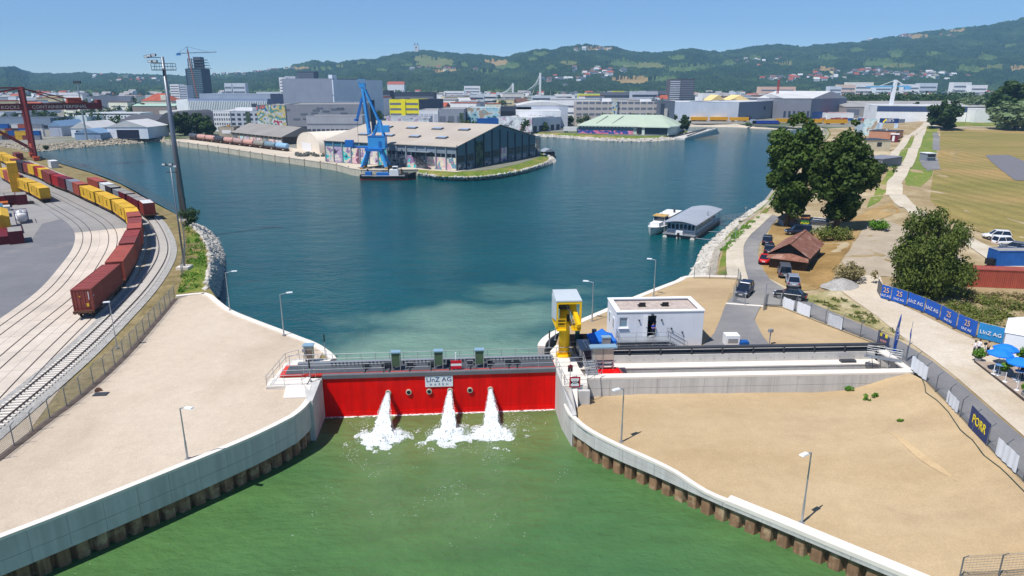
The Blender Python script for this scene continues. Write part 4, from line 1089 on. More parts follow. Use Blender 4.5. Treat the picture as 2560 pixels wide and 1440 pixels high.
pr = thing('gate_pier','white concrete pier with the square red and white sign','pier',GO,GATE_RZ)
part('block',MB().prism([(GW + 0.02,5.0),(GW + 0.02,-4.3),(GW + 2.6,-4.45),(GW + 2.78,-2.82),(GW + 2.5,-0.02),(GW + 2.5,3.6),(GW + 2.6,6.2),(GW + 1,7)],-1,4.72),M_CAP,pr)
part('channel_face',MB().prism([(GW - 0.02,0.02),(GW + 0.02,-4.3),(GW + 0.5,-8.2),(GW + 0.9,-8.0),(GW + 0.9,-4.3),(GW + 0.4,0.0)],-1,lambda p: 4.78 if p[1] > -5 else 3.35),M_CWALL,pr)
part('buttress',MB().prism([(GW + 0.95,-4.4),(GW + 1.55,-4.45),(GW + 1.4,-5.85),(GW + 0.75,-5.8)],2.5,lambda p: 4.6 if p[1] > -5 else 3.05),M_CAP,pr)
part('side_block',MB().prism([(GW + 1.6,-4.46),(GW + 2.74,-4.55),(GW + 2.74,-5.0),(GW + 1.6,-4.95)],2.5,4.35),M_CWALL,pr)
railing(pr,[(GW + 0.3,-4.2,4.72),(GW + 2.6,-4.35,4.72),(GW + 4.4,-2.6,4.8)],1.1,1.1); railing(pr,[(GW + 0.25,-4.1,4.72),(GW + 0.1,0.2,4.72)],1.1,1.2)
railing(pr,[(GW + 0.1,0.3,4.72),(GW + 3.0,0.3,4.72)],1.1,1.2)
M_SRED = mat('sign_red',srgb(176,20,36),0.5); M_SWH = mat('sign_white',srgb(222,228,230),0.5)
s_ = thing('clearance_sign','square red-framed white sign reading 25 on the pier','sign',GF(GW + 1.25,-4.6,4.2),GATE_RZ)
part('frame',MB().box((0,0,1.0),(1.1,0.05,1.1)),M_SRED,s_); part('plate',MB().box((0,-0.03,1.0),(0.82,0.03,0.84)),M_SWH,s_)
for sx in (-1,1): part('arrow',MB().poly([(sx * 0.41,-0.05,1.2),(sx * 0.41,-0.05,0.8),(sx * 0.18,-0.05,1.0)][::sx]),M_BLACK,s_)
lettering('25',0.42,s_,(0,-0.055,1.0),(1,0,0),(0,0,1),M_BLACK,w=False)
part('post',MB().beam((-0.3,0.06,0.5),(-0.3,0.06,1.5),0.06).beam((0.3,0.06,0.5),(0.3,0.06,1.5),0.06),M_STEEL,s_)
s_ = thing('signal_light','round dark signal lamp above the square red and white sign','signal',GF(GW + 1.1,-2.6,4.72),GATE_RZ)
part('pole',MB().tube((0,0,0),(0,0,1.1),0.05,0.05,8),M_STEEL,s_); part('board',MB().box((0,0,1.1),(0.5,0.06,0.7)),M_BLACK,s_); part('lens',MB().tube((0,-0.16,1.35),(0,-0.03,1.35),0.2,0.2,12),M_MAROON if 'M_MAROON' in globals() else C_MAR,s_)

# ------------------------------------------------------------------ slot in which the gate retracts
CX = (CHB - CHA); CL = CX.length; CRZ = math.atan2(CX.y,CX.x)
slot = thing('gate_slot','long pale concrete slot beside the gate with white wall tops','dock',(CHA.x,CHA.y,0),CRZ)
npn = 14
for i in range(npn):
    u0,u1 = CL * i / npn + 0.012,CL * (i + 1) / npn - 0.012
    part('panel',MB().box(((u0 + u1) / 2,0.13,4.1),(u1 - u0,0.3,0.98)),M_CWALL,slot)
    part('panel',MB().box(((u0 + u1) / 2,0.13,2.6),(u1 - u0,0.3,1.96)),M_CWALL,slot)
part('wall_core',MB().box((CL / 2,0.55,2.0),(CL,0.7,5.0)),M_CONC,slot)
part('front_coping',MB().box((CL / 2 + 0.3,0.5,4.7),(CL + 0.6,1.05,0.2)),M_CAP,slot)
part('floor',MB().box((CL / 2,2.8,0.4),(CL + 2,4.2,0.4)),M_CONC,slot)
part('inner_wall',MB().box((CL / 2 - 1,5.0,1.85),(CL + 0.5,0.6,3.7)),M_CONC,slot)
part('ledge',MB().box((CL / 2 - 1,5.35,3.75),(CL + 0.5,1.4,0.14)),M_CAP,slot)
part('back_wall',MB().box((CL / 2 - 1,6.35,2.3),(CL + 0.5,0.8,4.9)),M_CONC,slot)
part('end_wall',MB().box((CL + 0.25,3.4,2.2),(0.7,6.0,4.9)),M_CONC,slot)
part('end_coping',MB().box((CL + 0.3,3.6,4.76),(1.5,6.4,0.16)),M_CAP,slot)
part('debris_grate',MB().box((CL - 4.2,5.3,3.95),(1.7,0.6,0.24)),M_DGREY,slot)
mb = MB()
for i in range(int(CL / 1.6)): mb.box((1 + i * 1.6,5.94,4.2),(0.07,0.03,0.07))
part('wall_bolts',mb,M_DGREY,slot,kind='stuff')
gb = thing('guide_beam','long dark steel guide beam on brackets along the back of the gate slot','beam',(CHA.x,CHA.y,4.75),CRZ)
part('top_flange',MB().box((CL / 2 + 1.0,6.3,0.78),(CL - 1.2,0.5,0.16)),M_DGREY,gb)
part('web',MB().box((CL / 2 + 1.0,6.42,0.42),(CL - 1.2,0.12,0.58)),mat('beam_grey',srgb(74,80,90),0.45,var=0.12),gb)
part('cover_strip',MB().box((CL / 2 + 1.0,6.1,0.6),(CL - 1.4,0.06,0.08)),M_CAP,gb)
part('lower_flange',MB().box((CL / 2 + 1.0,6.3,0.1),(CL - 1.2,0.46,0.12)),M_DGREY,gb)
for i in range(10): part('bracket',MB().box((2.2 + i * (CL - 3) / 9,6.15,0.35),(0.14,0.4,0.7)),M_DGREY,gb)
# red end carriage of the gate in the slot
rc_ = thing('gate_carriage','bright red end carriage of the gate sitting in the slot','gate carriage',GF(GW + 4.1,-0.9,0),CRZ)
part('housing',MB().box((1.4,0.4,4.15),(2.3,2.6,0.5)),M_REDG,rc_)
part('sloped_plate',MB().prism([(2.6,-1.0),(3.8,-1.0),(3.4,1.5),(2.6,1.5)],3.0,lambda p: 4.55 if p[0] < 3 else 3.7),M_REDG,rc_)
part('leg',MB().box((0.6,0.4,2.2),(0.6,2.0,3.4)),M_REDG,rc_); part('leg',MB().box((2.2,0.4,2.2),(0.6,2.0,3.4)),M_REDG,rc_)
sw = thing('switch_cabinet','pair of tall beige panels under a blue-grey roof by the gate slot','cabinet',GF(GW + 3.9,0.4,4.4),GATE_RZ)
for x in (0.6,1.75):
    p_ = part('panel',MB().box((x,0,1.75),(1.05,0.55,1.3)),M_BEIGE,sw); part('frame',MB().box((x,0.02,1.75),(1.12,0.5,1.4)),M_STEEL,p_)
part('roof',MB().box((1.18,0,2.55),(2.9,1.0,0.16)),M_ROOFB,sw)
for x in (0.1,1.18,2.3): part('leg',MB().box((x,-0.25,0.55),(0.09,0.09,1.2)).box((x,0.25,0.55),(0.09,0.09,1.2)),M_STEEL,sw)
part('base_frame',MB().box((1.2,0,0.85),(2.5,0.6,0.1)).box((1.2,0,0.4),(2.5,0.6,0.08)),M_STEEL,sw)
st = thing('access_stairs','grey steel grating stairs between pier and beige cabinet panels','stairs',GF(GW + 2.95,-2.0,4.8),GATE_RZ)
for i in range(6): part('tread',MB().box((0.55,i * 0.42,0.08 + i * 0.1),(1.1,0.36,0.05)),M_STEEL,st)
part('stringer',MB().beam((0,-0.2,0.02),(0,2.4,0.6),0.05,0.18).beam((1.1,-0.2,0.02),(1.1,2.4,0.6),0.05,0.18),M_STEEL,st)
railing(st,[(0,-0.2,0.05),(0,2.4,0.6)],1.0,0.9); railing(st,[(1.1,-0.2,0.05),(1.1,2.4,0.6)],1.0,0.9)
mh = thing('machine_housing','grey rounded machine housing beside the yellow crane column','machine',GF(GW + 3.0,2.4,4.72),GATE_RZ)
part('hood',MB().prism([(0,0),(1.4,0),(1.4,2.6),(0,2.6)],0.3,lambda p: 1.35 if p[1] > 1 else 1.1),M_STEEL,mh)
part('stripe',MB().box((0.7,1.2,1.34),(0.1,2.2,0.1)).box((1.0,1.2,1.34),(0.1,2.2,0.1)),M_WHITE,mh); part('skid',MB().box((0.7,1.3,0.15),(1.6,2.8,0.3)),M_DGREY,mh); part('panel',MB().box((0.7,-0.03,0.7),(0.9,0.05,0.6)),M_DGREY,mh)
mh = thing('electric_cabinet','tall grey electric cabinet at the corner of the white house','cabinet',GF(GW + 6.1,3.6,4.72),GATE_RZ)
part('body',MB().box((0,0,1.1),(0.9,0.6,1.9)),M_STEEL,mh); part('roof',MB().box((0,0,2.1),(1.05,0.75,0.1)),M_ROOFB,mh); part('plinth',MB().box((0,0,0.08),(0.95,0.65,0.16)),M_CAP,mh)
mh = thing('dark_enclosure','dark fenced equipment pit behind the yellow crane column','enclosure',GF(GW + 1.6,5.0,4.72),GATE_RZ)
part('pit_wall',MB().box((2.0,1.3,0.75),(4.2,0.15,1.5)),M_BLACK,mh); part('pit_wall',MB().box((4.1,0.6,0.75),(0.12,1.4,1.5)),M_BLACK,mh); part('post',MB().box((1.7,1.1,1.2),(0.5,0.3,2.0)),M_DGRN,mh); part('post',MB().box((3.6,0.9,1.2),(0.5,0.3,2.0)),M_DGREY,mh)
railing(mh,[(-0.5,-0.1,0),(4.4,-0.1,0)],1.1,1.2)
person('person in light blue shirt and dark trousers leaning at the machine housing',GF(GW + 4.75,1.7,4.72),GATE_RZ + R(60),1.78,M_LBLUE,M_DCLOTH,'lean')
person('person in blue shirt standing beside the small blue canopy',GF(GW + 3.9,4.5,4.72),GATE_RZ + R(20),1.76,M_WCLOTH,M_BCLOTH,'hold')
# blue canopy
M_CAN = mat('canopy_blue',srgb(16,108,206),0.7,var=0.06)
t = thing('canopy_tent','small bright blue pop-up canopy beside the white house','tent',GF(GW + 5.9,5.0,4.72),GATE_RZ)
mb = MB(); n = 8; ring = [(-1.45,-1.2),(0,-1.2),(1.45,-1.2),(1.45,0),(1.45,1.2),(0,1.2),(-1.45,1.2),(-1.45,0)]
r0 = [Vector((x,y,1.55 if i % 2 == 0 else 1.42)) for i,(x,y) in enumerate(ring)]; r1 = [Vector((x * 0.45,y * 0.45,1.95)) for x,y in ring]; r2 = [Vector((x * 0.04,y * 0.04,2.55)) for x,y in ring]
mb.strip(r0,r1,closed=True); mb.strip(r1,r2,closed=True); part('roof',mb,M_CAN,t)
mb = MB(); mb.strip([p - Vector((0,0,1.3 if p.y < 0.5 else 0.35)) for p in r0],r0,closed=True); part('valance',mb,M_CAN,t)
for x in (-1.4,1.4):
    for y in (-1.15,1.15): part('leg',MB().box((x,y,0.75),(0.05,0.05,1.5)),M_STEEL,t)

# ------------------------------------------------------------------ yellow crane
M_YCR = mat('crane_yellow',srgb(236,188,6),0.45,var=0.08,s=1.0); M_CRG = mat('crane_hood',srgb(186,194,200),0.5,var=0.08)
yc_ = thing('slewing_crane','yellow column crane with grey-hooded head at the end of the gate','crane',GF(25.9,3.75,4.72),GATE_RZ)
mb = MB(); mb.tube((0,0,0.25),(0,0,5.6),0.62,0.58,20); mb.smooth = True; part('column',mb,M_YCR,yc_)
mb = MB(); mb.tube((0,0,0),(0,0,0.28),0.95,0.85,20)
for i in range(12): mb.box((0.78 * math.cos(i * .52),0.78 * math.sin(i * .52),0.32),(0.08,0.08,0.12))
part('flange',mb,M_YCR,yc_)
part('hatch',MB().box((0.3,-0.62,4.6),(0.3,0.1,0.8)),M_BLACK,yc_)
x0,x1,y0,y1,zb_,zt_ = -1.4,1.35,-2.9,0.45,4.0,7.3
part('roof',MB().prism([(x0,y0),(x1,y0),(x1 - 0.05,y1),(x0 + 0.05,y1)],zt_ - 0.15,lambda p: zt_ + (0.25 if p[1] > 0 else 0)),M_CRG,yc_)
part('side_hood',MB().prism([(x0,y0),(x0 + 0.06,y0),(x0 + 0.06,y1),(x0,y1)],lambda p: zt_ - (2.2 if p[1] < 0 else 2.9),zt_ - 0.16),M_CRG,yc_)
for x,y in ((x0 + 0.15,y0 + 0.12),(x1 - 0.12,y0 + 0.12),(x0 + 0.15,y1 - 0.15),(x1 - 0.12,y1 - 0.15)):
    part('post',MB().box((x,y,(zb_ + zt_) / 2),(0.2,0.2,zt_ - zb_ - 0.2)),M_YCR,yc_)
part('header',MB().box((0.05,y0 + 0.1,zt_ - 0.28),(x1 - x0 - 0.3,0.14,0.26)),M_YCR,yc_)
for a,b in ((x0 + 0.1,x0 + 1.1),(x1 - 1.0,x1 - 0.1)):
    f = part('platform',MB().box(((a + b) / 2,-1.4,zb_ + 0.06),(b - a,3.5,0.12)).box(((a + b) / 2,y0 + 0.05,zb_ + 0.2),(b - a,0.06,0.3)),M_YCR,yc_)
    railing(f,[(a,y0 + 0.06,zb_ + 0.1),(b,y0 + 0.06,zb_ + 0.1)],1.15,0.5,M_YCR,(1,0.66,0.33),0.03); railing(f,[(a if a < 0 else b,y0 + 0.06,zb_ + 0.1),(a if a < 0 else b,y1,zb_ + 0.1)],1.15,0.7,M_YCR,(1,0.5),0.03)
part('slew_ring',MB().tube((0,0,5.6),(0,0,5.9),0.8,0.8,16),M_PUMP,yc_)
part('machinery',MB().box((-0.2,-0.3,6.4),(1.0,0.9,1.1)),M_PUMP,yc_)
part('jib',MB().beam((0.35,-0.9,6.95),(0.95,-3.6,4.7),0.42,0.6),M_YCR,yc_)
mb = MB()
for x in (-0.05,0.2): mb.beam((x,-1.0,6.4),(x + 0.35,-3.3,4.9),0.05)
for i in range(8): f = i / 7; mb.beam((-0.05 + .35 * f,-1.0 - 2.3 * f,6.4 - 1.5 * f),(0.2 + .35 * f,-1.0 - 2.3 * f,6.4 - 1.5 * f),0.04)
part('ladder',mb,M_STEEL,yc_)

# ------------------------------------------------------------------ white control house
M_HW = mat('house_white',srgb(214,218,226),0.8,var=0.04,s=0.5,streak=0.04); M_PAR = mat('parapet_white',srgb(232,232,234),0.7,var=0.03)
M_GLASS = mat('window_glass',srgb(120,146,160),0.15,var=0.1,s=0.8,spec=0.8); M_DKGLASS = mat('dark_glass',srgb(22,32,46),0.12,var=0.2,s=0.5,spec=0.8)
M_RGRAV = ground_mat('roof_gravel',srgb(196,182,172),srgb(172,158,150),1.5,7.0,grain=0.2)
hs = thing('control_house','white flat-roofed control house with open door beside the gate slot','building',GF(32.2,5.75,4.6),GATE_RZ - R(1.2))
HWd,HD,HH = 10.1,5.3,4.3
dx0,dx1,dz0,dz1 = 3.62,4.62,1.35,3.85
wx0,wx1,wz0,wz1 = 0.3,1.35,2.45,3.7
def wall_with_holes(mb,W,Hh,holes,th,y=0.0):
    xs = sorted({0,W,*[h[0] for h in holes],*[h[1] for h in holes]}); zs = sorted({0,Hh,*[h[2] for h in holes],*[h[3] for h in holes]})
    for a,b in zip(xs,xs[1:]):
        for c_,d_ in zip(zs,zs[1:]):
            if not any(h[0] <= a and b <= h[1] and h[2] <= c_ and d_ <= h[3] for h in holes): mb.box(((a + b) / 2,y + th / 2,(c_ + d_) / 2),(b - a,th,d_ - c_))
mb = MB(); wall_with_holes(mb,HWd,HH,[(dx0,dx1,dz0,dz1),(wx0,wx1,wz0,wz1)],0.25); part('front_wall',mb,M_HW,hs)
part('side_wall',MB().box((0.125,HD / 2 + 0.13,HH / 2),(0.25,HD - 0.25,HH)),M_HW,hs); part('side_wall',MB().box((HWd - 0.125,HD / 2 + 0.13,HH / 2),(0.25,HD - 0.25,HH)),M_HW,hs)
part('rear_wall',MB().box((HWd / 2,HD - 0.12,HH / 2),(HWd - 0.5,0.24,HH)),M_HW,hs)
part('floor',MB().box((HWd / 2,HD / 2,1.25),(HWd - 0.5,HD - 0.5,0.2)),M_DGREY,hs)
rf = part('roof',MB().box((HWd / 2,HD / 2,HH - 0.35),(HWd - 0.5,HD - 0.5,0.25)),M_RGRAV,hs)
mb = MB().box((HWd / 2,0.2,HH + 0.06),(HWd + 0.16,0.56,0.12)).box((HWd / 2,HD - 0.2,HH + 0.06),(HWd + 0.16,0.56,0.12)).box((0.2,HD / 2,HH + 0.06),(0.56,HD - 0.96,0.12)).box((HWd - 0.2,HD / 2,HH + 0.06),(0.56,HD - 0.96,0.12))
part('parapet_cap',mb,M_PAR,hs)
for x in (3.55,6.3): part('roof_hatch',MB().box((x,2.6,HH + 0.02),(0.75,0.12,0.55)).box((x,2.9,HH - 0.15),(0.85,0.7,0.12)),M_BLACK,rf)
wf = part('window',MB().box((0.825,0.12,wz0 + 0.05),(1.05,0.16,0.1)).box((0.825,0.12,wz1 - 0.05),(1.05,0.16,0.1)).box((wx0 + 0.05,0.12,3.075),(0.1,0.16,1.05)).box((wx1 - 0.05,0.12,3.075),(0.1,0.16,1.05)),M_PAR,hs)
part('pane',MB().box((0.825,0.14,3.075),(0.86,0.04,1.06)),M_GLASS,wf); part('sill',MB().box((0.825,-0.06,wz0 - 0.05),(1.2,0.2,0.06)),M_PAR,wf)
dr = part('door',MB().box((dx0 - 0.3,-0.12,(dz0 + dz1) / 2),(0.5,0.06,dz1 - dz0)),M_PAR,hs,label='white door leaf standing open'); part('handle',MB().box((dx0 - 0.15,-0.17,2.5),(0.12,0.04,0.04)),M_DGREY,dr)
for y in (1.4,3.6): f = part('window',MB().box((-0.02,y,2.6),(0.06,0.8,1.3)),M_PAR,hs); part('pane',MB().box((-0.06,y,2.6),(0.03,0.62,1.1)),M_GLASS,f)
for x,z in ((2.6,3.35),(5.2,3.35),(6.4,2.3),(7.7,1.8)): part('wall_lamp',MB().box((x,-0.1,z),(0.16,0.2,0.14)),M_DGREY,hs)
part('door_lamp',MB().box((4.1,-0.14,4.0),(0.3,0.28,0.1)),M_DGREY,hs)
pf = thing('access_platform','grey steel grating platform and stairs in front of the white house','platform',GF(32.2,5.75,4.6),GATE_RZ - R(1.2))
part('grating',MB().box((2.9,-0.85,1.28),(6.0,1.6,0.08)),M_STEEL,pf)
for x in (0.1,2.0,3.9,5.8): part('support',MB().box((x,-1.55,0.62),(0.09,0.09,1.25)).box((x,-0.2,0.62),(0.09,0.09,1.25)),M_STEEL,pf)
for i in range(6): part('tread',MB().box((6.2 + i * 0.32,-0.85,1.1 - i * 0.2),(0.3,1.3,0.05)),M_STEEL,pf)
railing(pf,[(0,-1.6,1.3),(5.9,-1.6,1.3),(7.9,-1.6,0.1)],1.1,1.5); railing(pf,[(0,-0.1,1.3),(0,-1.6,1.3)],1.1,1.5); railing(pf,[(5.9,-0.15,1.3),(7.9,-0.15,0.1)],1.1,1.5)
railing(pf,[(-0.6,-2.3,0.1),(5.9,-2.3,0.1)],1.1,1.3)
d_ = GF(32.2,5.75,4.6)
person('person in blue shirt and dark trousers standing in the open doorway of the white house',GF(36.45,5.45,5.93),GATE_RZ + R(200),1.76,M_BCLOTH,M_DCLOTH,'hold')
# aggregate and post behind the house
c = G(1835,866); t = thing('generator_box','white box unit with small blue crate behind the guide beam','machine',c + Vector((0,0.4,0)),0.0)
part('body',MB().box((-0.2,0.2,0.65),(1.6,1.3,1.3)),M_WHITE,t); part('crate',MB().box((1.1,-0.2,0.3),(1.1,0.9,0.6)),C_BLUE,t); part('vent',MB().box((-0.2,-0.46,0.7),(1.1,0.03,0.5)),M_STEEL,t)
c = G(1923,862); t = thing('meter_post','short grey post with small tilted box on the sand by the asphalt','post',c); part('pole',MB().box((0,0,0.8),(0.1,0.1,1.6)),M_STEEL,t); part('box',MB().box((0,0,1.75),(0.5,0.35,0.35),0.4),M_STEEL,t)

# ------------------------------------------------------------------ water jets
def foam_mat():
    m,nt,b,L = newmat('white_water'); b.inputs['Base Color'].default_value = (0.86,0.9,0.9,1); b.inputs['Roughness'].default_value = 0.5
    v = pos(nt,(1,1,.45)); cc = mixc(nt,ramp(nt,tex(nt,v,5.0,5,.65),[(.35,0.),(.62,1.)]),(0.62,0.68,0.68),(0.9,0.92,0.92)); L(cc,b.inputs['Base Color']); b.inputs['Roughness'].default_value = 0.6
    L(ramp(nt,tex(nt,v,7.0,5,.7),[(.36,0.),(.47,1.)]),b.inputs['Alpha'])
    MATS['foam'] = m; return m
M_FOAM = foam_mat()
def blob(mb,p,s,st=1.0):
    a = [Vector((random.gauss(0,1),random.gauss(0,1),random.gauss(0,1))).normalized() * s * random.uniform(.6,1.2) for _ in range(4)]
    a = [Vector((v.x,v.y,v.z * st)) for v in a]
    mb._add([p + v for v in a],[(0,1,2),(0,2,3),(0,3,1),(1,3,2)])
def jet(label,u,land_u,land_v,wid,grp):
    t = thing('water_jet',label,'water jet',GF(land_u,land_v,0),GATE_RZ,grp)
    a = Vector((u - land_u,-0.15 - land_v,2.62)); b = Vector((0,0,0))
    pt = lambda f: Vector((a.x + (b.x - a.x) * f,a.y + (b.y - a.y) * f,a.z * (1 - 0.15 * f - 0.85 * f * f)))
    mb = MB(); n = 36; rows = []
    for k in range(81):
        f = k / 80; c = pt(f); r = 0.16 + (wid * 0.33) * f ** 1.3; ring = []
        for i in range(n):
            th = 2 * math.pi * i / n; q = Vector((math.cos(th),0.55 * math.sin(th),0.55 * math.sin(th))); w = Vector((2.2 * math.cos(th),2.2 * math.sin(th),0))
            ring.append(c + q * r * (1 + (.12 + .3 * f) * noise.noise(w + Vector((u * 3,0,f * 7))) + (.1 + .22 * f) * noise.noise(w * 3 + Vector((0,u,f * 22))) + random.uniform(-.06,.06)))
        rows.append(ring)
    for x,y in zip(rows,rows[1:]): mb.strip(x,y,closed=True)
    part('stream',mb,M_FOAM,t)
    mb = MB()
    for _ in range(2600):
        f = random.random() ** 0.8; c = pt(f); r = 0.17 + wid * 0.36 * f ** 1.3; th = random.random() * 6.28; rr = r * random.uniform(.9,1.35)
        blob(mb,c + Vector((math.cos(th) * rr,.6 * math.sin(th) * rr,.6 * math.sin(th) * rr)),random.uniform(.015,.05),1.8)
    part('spray',mb,M_FOAM,t,kind='stuff')
    mb = MB(); rows = []; m_ = 72
    for k in range(22):
        f = k / 21; ring = []
        for i in range(m_):
            th = 6.2832 * i / m_; w = Vector((math.cos(th) * 1.7,math.sin(th) * 1.7,u)); R_ = wid * (1.0 + .28 * noise.noise(w) + .22 * noise.noise(w * 3.1) + .12 * noise.noise(w * 8)); r = R_ * f
            x,y = math.cos(th) * r,-.35 + .82 * math.sin(th) * r; lump = noise.noise(Vector((x * 2.2,y * 2.2,u))) + .7 * noise.noise(Vector((x * 6,y * 6,u)))
            ring.append(Vector((x,y,.015 + max(0,(1 - f * f)) * (.42 + .30 * lump) * (1 - .35 * f) + (.05 * max(0,lump) if f < .98 else 0))))
        rows.append(ring)
    for x,y in zip(rows,rows[1:]): mb.strip(x,y,closed=True)
    part('splash',mb,M_FOAM,t)
    mb = MB()
    for _ in range(2600):
        th = random.random() * 6.28; r = wid * random.uniform(.55,1.3); blob(mb,Vector((math.cos(th) * r,-.35 + .82 * math.sin(th) * r,.03 + abs(random.gauss(0,.14)))),random.uniform(.015,.06),.9)
    part('droplets',mb,M_FOAM,t,kind='stuff')
    mb = MB()
    for _ in range(9000):
        th = random.random() * 6.28; r = wid * (0.8 + abs(random.gauss(0,.5)))
        x,y = math.cos(th) * r,-.5 + .8 * math.sin(th) * r - random.random() * .8
        nn = noise.noise(Vector((x * .9,y * .9,u)))
        if nn < -0.02 + 0.25 * (r / wid - .6): continue
        s = random.uniform(.02,.08); q = random.random() * 6.28
        mb.poly([(x + s * math.cos(q + i * 1.26) * random.uniform(.5,1.5),y + s * .6 * math.sin(q + i * 1.26),.02 + random.random() * .015) for i in range(5)])
    part('foam',mb,M_FOAM,t,kind='stuff')
jet('broadest white water jet pouring from the gate, farthest from the lettered sign',6.71,6.4,-4.6,2.05,'water jets pouring from the gate')
jet('middle white water jet pouring from the gate below the lettered sign',13.19,12.95,-4.3,1.75,'water jets pouring from the gate')
jet('white water jet pouring from the gate nearest the pier with the red-framed sign',17.48,17.4,-4.6,1.95,'water jets pouring from the gate')
mb = MB()
for _ in range(5200):
    u = random.uniform(1,GW - .5); v = -abs(random.gauss(0,9)) - .3
    nn = noise.noise(Vector((u * .33,v * .22,4.2))) + .55 * noise.noise(Vector((u * 1.1,v * .8,1.2)))
    if nn < .30: continue
    p = GF(u,v,.012); s = random.uniform(.008,.03); q = random.random() * 6.28
    mb.poly([(p.x + s * 1.8 * math.cos(q + i * 1.57),p.y + s * math.sin(q + i * 1.57),.012 + random.random() * .01) for i in range(4)])
for _ in range(900):
    u = random.uniform(.1,GW - .1); p = GF(u,random.uniform(-.35,-.02),.015); s = random.uniform(.03,.1)
    mb.poly([(p.x + s * 1.6 * math.cos(i * 1.57 + 1),p.y + s * math.sin(i * 1.57 + 1),.015 + random.random() * .01) for i in range(4)])
tag(part('foam',mb,M_FOAM),'scattered foam flecks drifting on the green water below the gate','foam',kind='stuff')
# ------------------------------------------------------------------ ground zones of the right bank
zone('meadow',drape([(2352,324),(2560,324),(2900,332),(3000,560),(2700,640),(2560,615),(2480,590),(2420,570),(2362,540),(2325,500),(2332,440),(2346,380)],5,0.05),M_FIELD)
zone('lawn',drape([(2362,301),(2480,300),(2560,302),(2900,302),(2900,316),(2560,316),(2352,316)],6,0.05),M_LAWN)
zone('levee_grass',drape([(2252,372),(2218,430),(2188,480),(2166,520),(2200,502),(2226,480),(2226,455),(2252,415),(2276,375),(2292,340),(2264,350)],4,0.06),M_GREEN)
zone('levee_grass',drape([(2320,314),(2344,318),(2342,380),(2330,440),(2300,468),(2268,466),(2262,445),(2280,405),(2296,370),(2308,335)],4,0.06),M_GREEN)
zone('dry_slope',drape([(1912,690),(1905,620),(1930,562),(1990,540),(2080,556),(2160,532),(2230,505),(2250,530),(2195,550),(2150,580),(2125,620),(2100,655),(2080,700),(2040,725),(1990,728)],2.5,0.05),M_DRYSLOPE)
zone('pale_platform',drape([(2104,656),(2128,620),(2152,582),(2196,548),(2240,560),(2400,640),(2440,690),(2215,692),(2160,690),(2132,680)],3,0.07),M_PALE)
zone('lot',drape([(2100,725),(2160,690),(2200,690),(2215,745),(2300,785),(2400,835),(2500,880),(2700,930),(2800,1250),(2560,1092),(2480,1022),(2400,952),(2330,896),(2265,850),(2240,830),(2190,790)],3,0.06),M_LOT)
zone('verge_right',drape([(2000,742),(2090,722),(2190,792),(2242,832),(2262,852),(2190,822),(2100,786),(2040,765)],2,0.055),ground_mat('weedy_gravel',srgb(186,168,130),srgb(120,124,66),0.35,2.5,c2=srgb(190,176,146),s2=0.12,lo=0.5,grain=0.25))
zone('road',drape([(1757,866),(1785,835),(1800,800),(1812,766),(1822,752),(1850,720),(1846,690),(1844,650),(1849,615),(1868,590),(1900,565),(1932,538),(1950,542),(1930,562),(1914,588),(1900,608),(1894,635),(1902,668),(1925,700),(1970,728),(2040,764),(2110,794),(2190,828),(2262,860),(2332,905),(2402,960),(2480,1030),(2560,1098),(2660,1190),(2700,1330),(2560,1204),(2487,1133),(2392,1030),(2312,948),(2192,857),(2085,816),(1952,764),(1905,763),(1897,776),(1886,800),(1906,840),(1926,866)],2.0,0.08),M_ASPH)
zone('bank_verge',drape([(1795,686),(1800,655),(1808,627),(1831,602),(1865,562),(1894,538),(1916,520),(1922,526),(1898,552),(1868,576),(1846,602),(1836,625),(1834,655),(1836,686)],2,0.06),M_LAWN)
mb,_ = drape_path([(2316,306),(2312,314),(2298,340),(2283,375),(2258,420),(2236,458),(2242,488),(2275,522),(2330,558),(2400,592),(2450,618),(2510,655),(2620,720)],4.2,0.12,2.0); zone('levee_path',mb,M_PATH)
mb,_ = drape_path([(2312,316),(2290,330),(2266,345),(2250,370),(2228,400)],3.6,0.1,3); zone('side_path',mb,M_PATH)
mb,_ = drape_path([(2330,300),(2342,318),(2420,318),(2560,318),(2900,322)],5,0.12,4); zone('field_path',mb,M_PATH)
mb,_ = drape_path([(1846,700),(1838,655),(1840,615),(1858,588),(1890,560),(1915,535)],3.0,0.07,2); zone('lane_verge',mb,M_PATH)
zone('asphalt_pad',drape([(2332,332),(2346,332),(2352,376),(2332,376)],4,0.11),M_ASPH)
zone('model_runway',drape([(2464,388),(2522,388),(2640,430),(2600,450),(2540,452),(2500,424)],4,0.11),mat('runway_grey',srgb(112,110,114),0.9,var=0.06))
zone('asphalt_pad',drape([(2298,400),(2345,396),(2352,424),(2318,428)],4,0.11),M_ASPH)
zone('sand_streak',drape([(2222,1080),(2245,1088),(2330,1150),(2400,1205),(2385,1200),(2300,1150)],1.0,0.03),M_SANDHEAP)
random.seed(43); mb = MB()
for _ in range(260):
    px,py = random.uniform(1450,2540),random.uniform(990,1430); p = G(px,py); s_ = random.uniform(.012,.04)
    if inside(p.x,p.y,fs): mb.box(p + Vector((0,0,s_ * .3)),(s_ * 2,s_ * 1.5,s_),random.random() * 3,0,.6)
tag(part('loose_stones',mb,mat('stone_brown',srgb(132,116,98),.9,var=.3)),'loose dark clods scattered on the brown sand','stones',kind='stuff')
p0 = G(2105,716)
mb = MB(); mb.lathe(p0 + Vector((0,0,-.15)),[(3.1,0),(2.4,.35),(1.4,.95),(.5,1.3),(.02,1.4)],18,sy=.8)
mb.v = [(x + .25 * noise.noise(Vector((x,y,z))),y + .25 * noise.noise(Vector((y,x,z))),z + .12 * noise.noise(Vector((x * 2,y * 2,0)))) for x,y,z in mb.v]; mb.smooth = True
